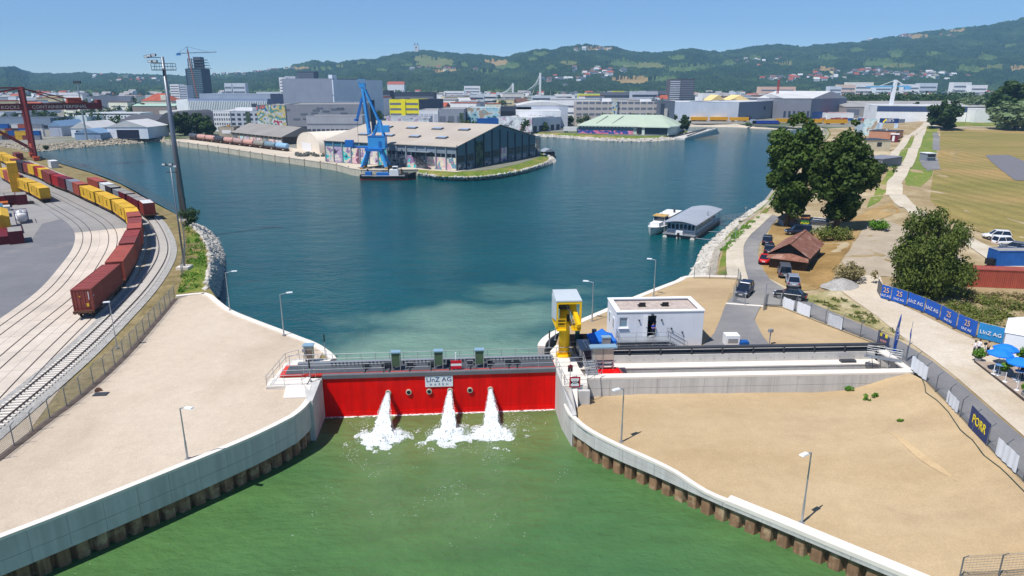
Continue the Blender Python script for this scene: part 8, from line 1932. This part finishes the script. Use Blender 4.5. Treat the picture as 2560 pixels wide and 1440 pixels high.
for i,(x0,x1,y) in enumerate([(1688,1722,302),(1725,1770,303),(1773,1820,303),(1822,1872,304),(1938,1978,308),(1982,2020,309),(2024,2056,309),(2058,2118,311)]):
    A,Bq = P(x0,y,ZF),P(x1,y + .4,ZF); d = Bq - A; W = d.length; t = thing('hopper_wagon','yellow hopper wagon across the inlet, %s from the mint-roofed hall' % ORDW[i],'wagon',A,math.atan2(d.y,d.x),'yellow hopper wagons across the inlet')
    part('hopper',MB()._add([(.6,-1,1.4),(W - .6,-1,1.4),(W - .6,1,1.4),(.6,1,1.4),(.2,-1.5,3.9),(W - .2,-1.5,3.9),(W - .2,1.5,3.9),(.2,1.5,3.9)],[(3,2,1,0),(4,5,6,7),(0,1,5,4),(1,2,6,5),(2,3,7,6),(3,0,4,7)]),M_WY,t); part('frame',MB().box((W / 2,0,1.2),(W,2.2,.25)),M_WY,t)
    for s in (.2,.8): part('bogie',MB().box((W * s,0,.6),(2.6,2,.9)),M_BLACK,t)
c = P(1888,312,ZF); t = thing('blue_locomotive','blue low shunting engine on the inlet quay','locomotive',c); part('body',MB().box((8,0,2.2),(22,2.8,2.4)),mat('loco_blue',c_(34,62,150),.5),t); part('cab',MB().box((-2,0,2.6),(4,2.8,3.4)),W3,t); part('frame',MB().box((6,0,.8),(28,2.6,.6)),M_BLACK,t)
# trucks, trailers and skips on the lots
random.seed(31)
def truck(label,px,py,L_,m,cabm,rz=0.0,grp='parked lorries on the harbour lots'):
    c = P(px,py,ZF); t = thing('lorry',label,'lorry',c,rz,grp); part('box',MB().box((0,0,2.4),(L_,2.5,2.7)),m,t); part('cab',MB().box((L_ / 2 + 1.2,0,1.7),(1.9,2.4,2.5)),cabm,t)
    for x in (-L_ / 2 + 1,-L_ / 2 + 2.4,L_ / 2 + 1): part('wheels',MB().tube((x,-1.2,.5),(x,1.2,.5),.5,.5,10),M_BLACK,t)
tk = [(845,318,12,M_WHITE,W1),(870,317,10,W2,W1),(922,314,13,GR3,W1),(962,314,13,W2,W1),(1003,313,13,GR3,C_BLUE),(1122,315,8,M_WHITE,DK),(1175,318,9,M_WHITE,W1),(1210,317,12,GR3,W1),(1240,319,12,W2,W1),(1425,331,9,M_WHITE,C_TEAL),(790,322,6,W2,W1),(1100,310,12,C_BLUE,W1),(1085,308,10,DK,W1)]
for i,(px,py,l,m,cm) in enumerate(tk): truck('parked lorry or trailer on the harbour lot, %s from the storage tent' % ORDW[i],px,py,l,m,cm)
for i in range(26):
    px = 1990 + 9.2 * i + random.uniform(-4,4); py = random.uniform(296,303); c = P(px,py,ZF + .02); m = random.choice([C_BRICK,C_ORG,C_BLUE,W1,GR3,C_RED,W2]); mb = MB().box((0,0,1.0),(random.uniform(3,7),2.4,random.uniform(1.4,2.6)))
    o = tag(part('skip',mb,m),'coloured skip on the yard below the machine hall, %s from the left' % ORDW[i],'skip','skips on the yard below the machine hall'); o.location = c; o.rotation_euler = (0,0,random.random() * .4)
# murals and arch by the levee, brick huts
for nm,a,b,yt,py,m in (('big poster wall with a pale painted portrait-like print beside the arch',2155,2188,297,338,MU[6]),('low pale blue painted wall below the poster wall',2135,2196,309,336,mat('wall_pale_blue',c_(170,190,206),.8,var=.12,s=.3))):
    A,Bq = G(a,py),G(b,py); h = Q(a,yt,A.y).z - A.z; d = Bq - A; t = thing('painted_wall',nm,'wall',A,math.atan2(d.y,d.x)); part('board',MB().box((d.length / 2,0,h / 2),(d.length,.4,h)),m,t); part('prop',MB().beam((d.length / 2,.3,h * .8),(d.length / 2,2.5,0),.2),M_STEEL,t)
A,Bq = G(2196,322),G(2244,320); d = Bq - A; W = d.length; h = Q(2196,295,A.y).z - A.z; t = thing('entrance_arch','navy entrance arch with slanted white letters beside the levee path','arch',A,math.atan2(d.y,d.x))
part('header',MB().box((W / 2,0,h * .78),(W,.5,h * .42)),M_PORB,t); part('pillar',MB().box((W * .1,0,h * .28),(W * .2,.5,h * .56)),mat('arch_pillar',c_(190,206,224),.6,var=.2,s=.4),t); part('pillar',MB().box((W * .9,0,h * .28),(W * .2,.5,h * .56)),MATS['arch_pillar'],t); lettering("IIB'S",h * .36,t,(W * .55,-.3,h * .8),(1,0,.12),(-.12,0,1),M_LET,1.1,.02,w=False); part('yellow_stroke',MB().beam((W * .2,-.3,h * .6),(W * .36,-.3,h * .92),.04,h * .12),M_PORY,t)
M_BRK = mat('brick_salmon',c_(182,132,106),.9,var=.12,s=.6)
t,W,h = hut('salmon brick boathouse with flat roof below the levee',2170,2236,352,326,14,M_BRK,M_DGREY); part('chimney',MB().box((W * .6,3,h + .7),(.9,.9,1.4)),M_CONC,t)
t,W,h = hut('cream plastered house below the levee beside the poplar',2160,2224,378,350,12,mat('cream_plaster',c_(206,196,170),.9,var=.1),M_DGREY); f = part('window',MB().box((W * .56,-.03,h * .62),(W * .18,.08,h * .36)),G_,t)
t,W,h = hut('dark grey arched shed below the levee beside the poplar',2150,2204,418,394,16,mat('shed_slate',c_(120,122,132),.8,var=.08),mat('shed_slate2',c_(126,128,138),.8,var=.08)); part('end_panel',MB().box((W * .8,-.04,h * .25),(W * .3,.06,h * .5)),mat('panel_cream',c_(196,180,140),.8),t)
t,W,h = hut('small dark red hut with white door at the foot of the levee',2224,2244,356,336,8,C_MAR,M_WHITE); part('door',MB().box((W * .4,-.03,h * .5),(W * .3,.05,h * .7)),M_WHITE,t)
bush('dark round bush below the levee beside the arched shed',2208,432,2.6,M_LEAFD,900,.2,1.1,71)

# ------------------------------------------------------------------ hills
SKY = [(-400,180),(-150,172),(0,168),(35,166),(60,176),(90,184),(140,184),(200,182),(300,185),(400,187),(460,190),(560,186),(640,180),(690,174),(725,166),(745,159),(780,151),(830,156),(900,149),(940,146),(990,134),(1030,128),(1060,125),(1100,129),(1150,134),(1200,136),(1260,141),(1310,129),(1340,123),(1390,123),(1420,115),(1470,111),(1520,114),(1560,123),(1590,129),(1650,131),(1690,126),(1730,120),(1770,126),(1800,129),(1840,123),(1880,116),(1920,111),(1950,109),(1990,113),(2030,111),(2060,109),(2100,107),(2150,105),(2190,98),(2230,91),(2280,83),(2330,76),(2400,69),(2470,63),(2520,53),(2560,43),(2710,25),(3000,15)]
def interp(tab,x):
    for (a,b),(c,d_) in zip(tab,tab[1:]):
        if x <= c: f = max(0,(x - a) / (c - a)); f = f * f * (3 - 2 * f) * .5 + f * .5; return b + (d_ - b) * f
    return tab[-1][1]
MEAD = [(1088,163,46,13,1),(1112,183,30,5,2),(1052,150,22,7,1),(1240,160,28,5,2),(1262,171,32,9,0),(1490,126,34,4,2),(1440,130,30,4,0),(1550,162,38,8,0),(1600,170,60,7,1),(1575,207,48,9,2),(1650,205,38,7,0),(800,178,24,4,0),(850,170,14,3,1),(742,177,30,4,2),(950,182,18,3,0),(2190,163,38,10,0),(2240,172,40,6,1),(2060,180,24,5,2),(2112,104,24,4,0),(2010,117,26,4,0),(2290,96,32,4,2),(2390,81,24,3,2),(2420,180,34,5,0),(2480,176,26,4,1),(2545,176,22,5,2),(1372,176,16,5,0),(1745,172,46,6,0),(2065,149,22,5,0),(2240,141,18,9,0),(1700,181,40,5,0),(1820,165,20,6,0),(1215,185,30,4,0),(1330,155,14,4,0),(1010,168,16,4,0),(1160,168,14,4,0),(1350,140,20,4,0),(1690,150,22,5,0),(1880,150,20,5,0),(1960,165,26,4,1),(2330,140,18,4,0),(2460,150,24,5,0),(2140,130,18,4,0),(900,165,16,4,0),(560,196,26,3,0),(300,196,30,3,0),(1420,165,20,4,1),(2520,120,20,4,0)]
cols_ = [-340 + 2.9 * i for i in range(1130)]; NR = 150
grid = []; pr_ = []; base_y = 2300.0
for px in cols_:
    sy = interp(SKY,px); crest = 4300 + 500 * noise.noise(Vector((px * .004,1.7,0))) - (900 if px < 70 else 0) * max(0,min(1,(70 - px) / 60))
    u = (px - 1280) / FOC; zc_ = Q(1280,sy,crest).z * 1.0; colv = []
    dd = ray(px,sy); t_ = crest / dd.y; zcrest = CAM_H + dd.z * t_ - 13
    for j in range(NR + 14):
        f = j / (NR - 1)
        if f <= 1: Yv = base_y + (crest - base_y) * f; s = f ** 1.12; und = math.sin(math.pi * min(1,f)) * (26 * noise.noise(Vector((px * .008,f * 4.5,5))) + 14 * noise.noise(Vector((px * .022,f * 9,9)))); z = ZF + (zcrest - ZF) * s + und * min(1,zcrest / 120)
        else: Yv = crest + (f - 1) * 6000; z = zcrest - (f - 1) * 900
        x = u * Yv * (CP + (-(sy - 720) / FOC) * SP) ** -1 if False else dd.x / dd.y * Yv
        colv.append([x,Yv,z])
    grid.append(colv)
zones = []; verts = []; faces = []; fm = []; nc_ = len(cols_); nr_ = NR + 14; kind_at = [[0] * nr_ for _ in range(nc_)]; spx = []
for i,cv in enumerate(grid):
    row = []
    for j,(x,Yv,z) in enumerate(cv):
        sx,sy = S((x,Yv,z)); row.append((sx,sy)); k = 0
        wob = 7 * noise.noise(Vector((sx * .03,sy * .12,2))) + 5 * noise.noise(Vector((sx * .11,sy * .4,8)))
        for (cx,cy,rx,ry,ty) in MEAD:
            if ((sx - cx + wob * 1.6) / rx) ** 2 + ((sy - cy + wob * .35) / ry) ** 2 < 1: k = ty + 1
        if j < 2: k = 1
        kind_at[i][j] = k
        if k == 0 and j < NR + 4: z += 8 + 10 * noise.noise(Vector((x * .02,Yv * .02,0))) + 9 * abs(noise.noise(Vector((x * .06,Yv * .06,4)))) + random.uniform(0,5)
        verts.append((x,Yv,z))
    spx.append(row)
for i in range(nc_ - 1):
    for j in range(nr_ - 1): faces.append((i * nr_ + j,(i + 1) * nr_ + j,(i + 1) * nr_ + j + 1,i * nr_ + j + 1)); fm.append(kind_at[i][j])
mb = MB(); mb.v = verts; mb.f = faces; mb.m = fm
M_FOREST = ground_mat('forest',c_(28,48,22),c_(52,72,32),.02,.05,c2=c_(60,80,40),s2=.004,lo=.52,grain=.4,bump=0); M_MD = [ground_mat('hill_meadow',c_(92,108,54),c_(76,96,46),.01,.08,grain=.1,bump=0),ground_mat('hill_pasture',c_(120,120,68),c_(98,108,56),.01,.08,grain=.1,bump=0),ground_mat('hill_stubble',c_(160,136,88),c_(140,120,76),.01,.08,grain=.1,bump=0)]
struct('hills',mb,[M_FOREST] + M_MD)
# the pilgrimage church on the hill
def hill_at(px,py):
    best = None; i = min(nc_ - 2,max(0,int((px - cols_[0]) / 2.9)))
    for j in range(NR):
        d_ = abs(spx[i][j][1] - py)
        if best is None or d_ < best[0]: best = (d_,grid[i][j])
    return Vector(best[1])
c = hill_at(1044,126); t = thing('hill_church','white twin-towered church on the hilltop skyline','church',c + Vector((0,-30,6)))
part('nave',MB().box((0,10,10),(22,40,22)),W1,t)
for x in (-9,9): w = part('tower',MB().box((x,-8,18),(8,8,40)),W1,t); part('dome',MB().lathe((x,-8,38),[(4.2,0),(4.6,3),(2,7),(1.6,9),(.2,14)],10),DK,w)
part('roof',MB().side([(-12,21),(12,21),(0,30)],(0,-8,0),(1,0,0),(0,1,0),38),M_BRTILE,t)
# ------------------------------------------------------------------ houses: shared meshes, every one a thing of its own
HM = []
for (w,d,h,rh) in ((12,10,7,4),(14,11,9,4),(18,12,11,0),(26,13,13,0),(11,10,6,5)):
    HM.append((MB().box((0,0,h / 2 - 2),(w,d,h + 4)).mesh('house_wall',W1),(MB().side([(-d / 2 - .6,h),(d / 2 + .6,h),(0,h + rh)],(-w / 2 - .5,0,0),(0,1,0),(1,0,0),w + 1) if rh else MB().box((0,0,h + .4),(w + .4,d + .4,.8))).mesh('house_roof',M_TILE),MB().box((0,-d / 2 - .05,h * .62),(w * .75,.12,1.3)).box((0,-d / 2 - .05,h * .25),(w * .75,.12,1.3)).mesh('window_row',GR2)))
HW = [W1,W1,W1,wc(226,214,190),wc(214,206,196),W2,wc(220,196,150)]; HR = [M_TILE,M_BRTILE,M_BRTILE,M_DKROOF,M_DKROOF,M_CITYROOF,M_LTROOF]
def house(label,loc,grp,big=False,s=1.0,rm=None):
    k = random.choice([2,3]) if big else random.choice([0,0,1,4]); a,b,w_ = HM[k]
    t = thing('house',label,'house',loc,random.uniform(-.5,.5),grp); t.scale = (s,s,s)
    inst('wall',a,t,(0,0,0),mat=random.choice(HW)); inst('roof',b,t,(0,0,0),mat=rm or random.choice(HR)); inst('windows',w_,t,(0,0,0))
random.seed(77)
CLU = [(2050,200,60,9,26,'houses on the slope above the white apartment blocks','small pale hillside house above the apartment blocks'),(2190,190,90,9,34,'houses below the round meadow on the hillside','small pale hillside house below the round meadow'),(2320,196,110,10,34,'houses along the foot of the high hill','small pale house along the foot of the high hill'),(1965,207,55,7,16,'red-roofed houses at the forest edge','small house at the forest edge'),(1420,208,60,10,22,'houses climbing the hill behind the bridge','small pale house on the slope behind the bridge pylons'),(1500,188,55,11,26,'houses on the spur below the hill meadows','small pale house on the spur below the hill meadows'),(1480,128,45,3,8,'farmhouses on the hilltop field','tiny farmhouse beside the hilltop field'),(600,186,70,6,16,'villas on the low ridge','small villa on the low ridge'),(330,205,120,9,24,'houses on the low wooded slope','small house on the low wooded slope'),(680,178,50,4,10,'villas on the rising ridge','small villa on the rising ridge'),(1900,160,60,12,10,'farmsteads on the wooded slope','tiny farmstead on the wooded slope'),(2330,95,120,6,10,'farms along the high ridge','tiny farm along the high ridge'),(1080,178,90,10,10,'farmhouses under the church hill','tiny farmhouse under the church hill')]
RW = {id(M_TILE): 'red',id(M_BRTILE): 'brown',id(M_DKROOF): 'dark',id(M_CITYROOF): 'grey',id(M_LTROOF): 'pale'}
for (cx,cy,rx,ry,n,grp,lb) in CLU:
    spots = sorted((cx + random.gauss(0,.5) * rx,cy + random.gauss(0,.5) * ry) for _ in range(n))
    for i,(hx,hy) in enumerate(spots):
        rm = random.choice(HR); house('%s-roofed %s, %s from the left' % (RW[id(rm)],lb,ORDW[i]),hill_at(hx,hy) + Vector((0,0,5)),grp,False,random.uniform(1.0,1.7),rm)
# the rest of the town: one mass of roofs and walls
def town_mass(name,label,n,y0,y1,x0,x1,m,seed,hmin,hmax,big):
    random.seed(seed); mb = MB()
    for _ in range(n):
        Yv = random.uniform(y0,y1); px = random.uniform(x0,x1); dd = ray(px,235); x = dd.x / dd.y * Yv; w = random.uniform(9,24) * big; d_ = random.uniform(9,18) * big; h = random.uniform(hmin,hmax); mb.box((x,Yv,ZF + h / 2),(w,d_,h),random.uniform(-.6,.6))
        if random.random() < .5: mb.side([(-d_ / 2,ZF + h + .02),(d_ / 2,ZF + h + .02),(0,ZF + h + 4)],(x - w / 2,Yv,0),(0,1,0),(1,0,0),w,1)
        else: mb.box((x + w * .2,Yv,ZF + h + 1),(w * .3,d_ * .3,2),0,1)
    return tag(part(name,mb,[m,random.choice([M_TILE,M_BRTILE,M_CITYROOF])]),label,'town',kind='stuff')
for i,(m,lb) in enumerate([(W1,'white houses and blocks packed along the plain before the hills'),(W2,'grey blocks packed along the plain before the hills'),(wc(214,206,190),'cream houses packed along the plain before the hills'),(GR2,'dark blocks among the packed houses of the plain')]): town_mass('town_houses',lb,(150,110,110,80)[i],1250,2300,-100,2650,m,40 + i,7,(16,18,14,16)[i],1.0)
random.seed(9)
for i,(a,b,y,Yv,m) in enumerate([(2075,2105,216,1500,W2),(2098,2140,212,1550,wc(206,180,164)),(2140,2180,209,1600,W1),(2120,2185,206,1700,wc(216,206,190)),(2190,2230,214,1600,wc(196,206,214)),(2260,2300,211,1600,W1),(2300,2345,208,1650,W2),(2385,2430,206,1700,W1),(2430,2470,213,1500,W1),(1900,1990,217,1500,wc(206,170,150)),(580,612,208,1500,W2),(560,578,208,1500,W2),(500,540,240,1000,GR3),(640,700,230,1300,W2),(1160,1200,215,2000,W1),(1240,1300,232,1300,W2),(1110,1160,228,1500,W1),(60,110,245,1000,GR3),(230,330,240,1000,GR2)]): B('city_block','city block of flats before the hills, %s counted along the town' % ORDW[i],a,b,y,Yv,18,m,M_CITYROOF,wins=[(.2,.3,1,.9,GR2,False),(.45,.55,1,.9,GR2,False),(.7,.8,1,.9,GR2,False)],group='city blocks before the hills')
random.seed(19)
for (x0,x1,y0,y1,n,where) in [(-80,440,700,1250,26,'behind the gantry crane'),(520,740,800,1250,12,'left of the tall grey block'),(900,1300,720,1250,30,'behind the blue crane'),(1300,1700,720,1250,26,'before the wooded hills'),(1720,2000,820,1250,16,'behind the huge hall')]:
    for i,px in enumerate(sorted(random.uniform(x0,x1) for _ in range(n))):
        Yv = random.uniform(y0,y1); dd = ray(px,240); bg = random.random() < .7; rm = random.choice([M_LTROOF,M_LTROOF,M_CITYROOF,M_BRTILE,M_TILE]); house('town block with %s roof %s, %s from the left' % (RW[id(rm)],where,ORDW[i]),Vector((dd.x / dd.y * Yv,Yv,ZF)),'town buildings in the middle distance',bg,random.uniform(.9,1.5),rm)
# low sheds filling the middle ground
random.seed(15); k = 0
WW = [(W1,'white'),(W2,'pale grey'),(GR3,'light grey'),(GR1,'grey'),(wc(196,190,178),'cream'),(GR2,'dark grey')]
for (x0,x1,y0,y1,n,where) in [(-60,420,255,285,16,'behind the gantry crane'),(440,740,250,262,5,'behind the fin-fronted office'),(905,1460,252,270,16,'behind the yellow building'),(1690,2200,250,262,8,'behind the huge grey hall')]:
    for i,px in enumerate(sorted(random.uniform(x0,x1) for _ in range(n))):
        py = random.uniform(y0,y1); w = random.uniform(24,70); Yv = 31.1 / math.tan(PITCH - math.atan((720 - py - 14) / FOC)); wm_,wn_ = random.choice(WW); block('low_shed','low flat %s shed %s, %s from the left' % (wn_,where,ORDW[i]),px,px + w,py,Yv,random.uniform(18,40),wm_,random.choice([M_CITYROOF,M_LTROOF,M_DKROOF]),wins=[(.5,.8,1,.8,random.choice([GR2,DK,W2]),False)],group='low industrial sheds')

# ------------------------------------------------------------------ far trees and woods
FT = [tree_meshes(14,6,1.5,42,2600,.55,M_LEAFD,101,'round',0,.4),tree_meshes(16,5.5,2,42,2600,.55,M_LEAFD,102,'egg',0,.4),tree_meshes(13,6.5,1.5,42,2600,.55,M_LEAFSIL,103,'round',0,.4)]
random.seed(55)
TL = [('big round tree on the meadow left of the booth path',2360,322,246,0,1.35),('smaller tree beside the white and blue hall',2287,296,252,1,.9),('round tree before the white store',2436,303,270,0,1.1),('large dark tree at the meadow edge',2520,322,196,1,1.3),('broad silver-green willow at the meadow edge',2535,325,245,2,1.6),('second broad silver-green willow cut by the picture edge',2590,325,240,2,1.5),('pale willow behind the white and blue hall',2425,290,232,2,1.2),
      ('leafy tree beside the silos, nearer the basin corner',462,339,276,0,1.2),('leafy tree beside the silos, nearer the white factory',502,338,277,0,1.1),('small tree before the white factory',522,340,298,0,1.0),('dense tree behind the arched hall',365,300,254,0,1.2),('dense tree right of the red hipped roof',385,297,262,1,1.1),('dense tree left of the red hipped roof',345,296,258,0,1.2),('round green tree behind the quay hall',738,330,289,0,1.1),('smaller round tree behind the quay hall',758,332,300,0,1.1),('leafy tree at the end of the mint-roofed hall',1708,330,285,1,1.1),('round bush-like tree on the far shore tip',1700,326,300,0,1.3),('dark bush at the foot of the red gantry crane',116,375,362,0,1.2),('low willow scrub at the inlet quay',1870,316,304,2,1.6)]
for (lb,px,py,yt,k,ws) in TL:
    b = G(px,py) if px > 2200 else P(px,py,ZF); h = Q(px,yt,b.y).z - b.z; s = h / (14,16,13)[k]; tree(lb,b,FT[k],(s * ws,s * ws,s),random.random() * 6,None)
def wood(name,label,n,y0,y1,pxs,seed,hs=(9,17),m=M_LEAFD,zf=None,nl=70,ls=1.3):
    random.seed(seed); mb = MB(); i = 0
    while i < n:
        px = random.uniform(*random.choice(pxs)); Yv = random.uniform(y0,y1); dd = ray(px,235); x = dd.x / dd.y * Yv; i += 1
        if noise.noise(Vector((x * .006,Yv * .006,seed))) < -.12: continue
        h = random.uniform(*hs); cl = [(Vector((x + random.gauss(0,h * .16),Yv + random.gauss(0,h * .16),ZF + h * random.uniform(.25,.85))),h * random.uniform(.18,.32)) for _ in range(5)]; leaves(mb,cl,nl,ls)
    return tag(part(name,mb,m),label,'woods',kind='stuff')
wood('woods','dense belt of riverside trees right of the machine hall',900,760,1150,[(1980,2700)],61,(14,24),M_LEAFD,nl=90,ls=1.3)
wood('woods','trees scattered through the city plain',900,900,2250,[(-150,1950)],62,(8,16),nl=60,ls=1.4)
wood('woods','tree belt at the foot of the hills',900,1900,2450,[(-200,2750)],63,(12,22),nl=60,ls=2.0)
wood('woods','silver-green willows along the riverside belt',160,700,900,[(2150,2650)],64,(12,18),M_LEAFSIL,nl=90,ls=1.1)
wood('woods','trees between the industrial sheds',240,480,900,[(-80,440),(900,1700)],65,(6,11),nl=80,ls=.8)

# ------------------------------------------------------------------ haze
mb = MB().box((0,2500,279),(14000,7000,560))
hz = part('haze',mb,None); hz.data.materials.clear(); hz['kind'] = 'stuff'; hz['label'] = 'thin bluish summer haze over the valley'; hz['category'] = 'haze'
m = bpy.data.materials.new('haze'); m.use_nodes = True; nt = m.node_tree; nt.nodes.clear(); out = nt.nodes.new('ShaderNodeOutputMaterial'); pv = nt.nodes.new('ShaderNodeVolumePrincipled')
pv.inputs['Color'].default_value = (0.34,0.67,1.0,1); pv.inputs['Density'].default_value = 1.15e-4; pv.inputs['Anisotropy'].default_value = 0.0
nt.links.new(pv.outputs[0],out.inputs['Volume']); hz.data.materials.append(m)
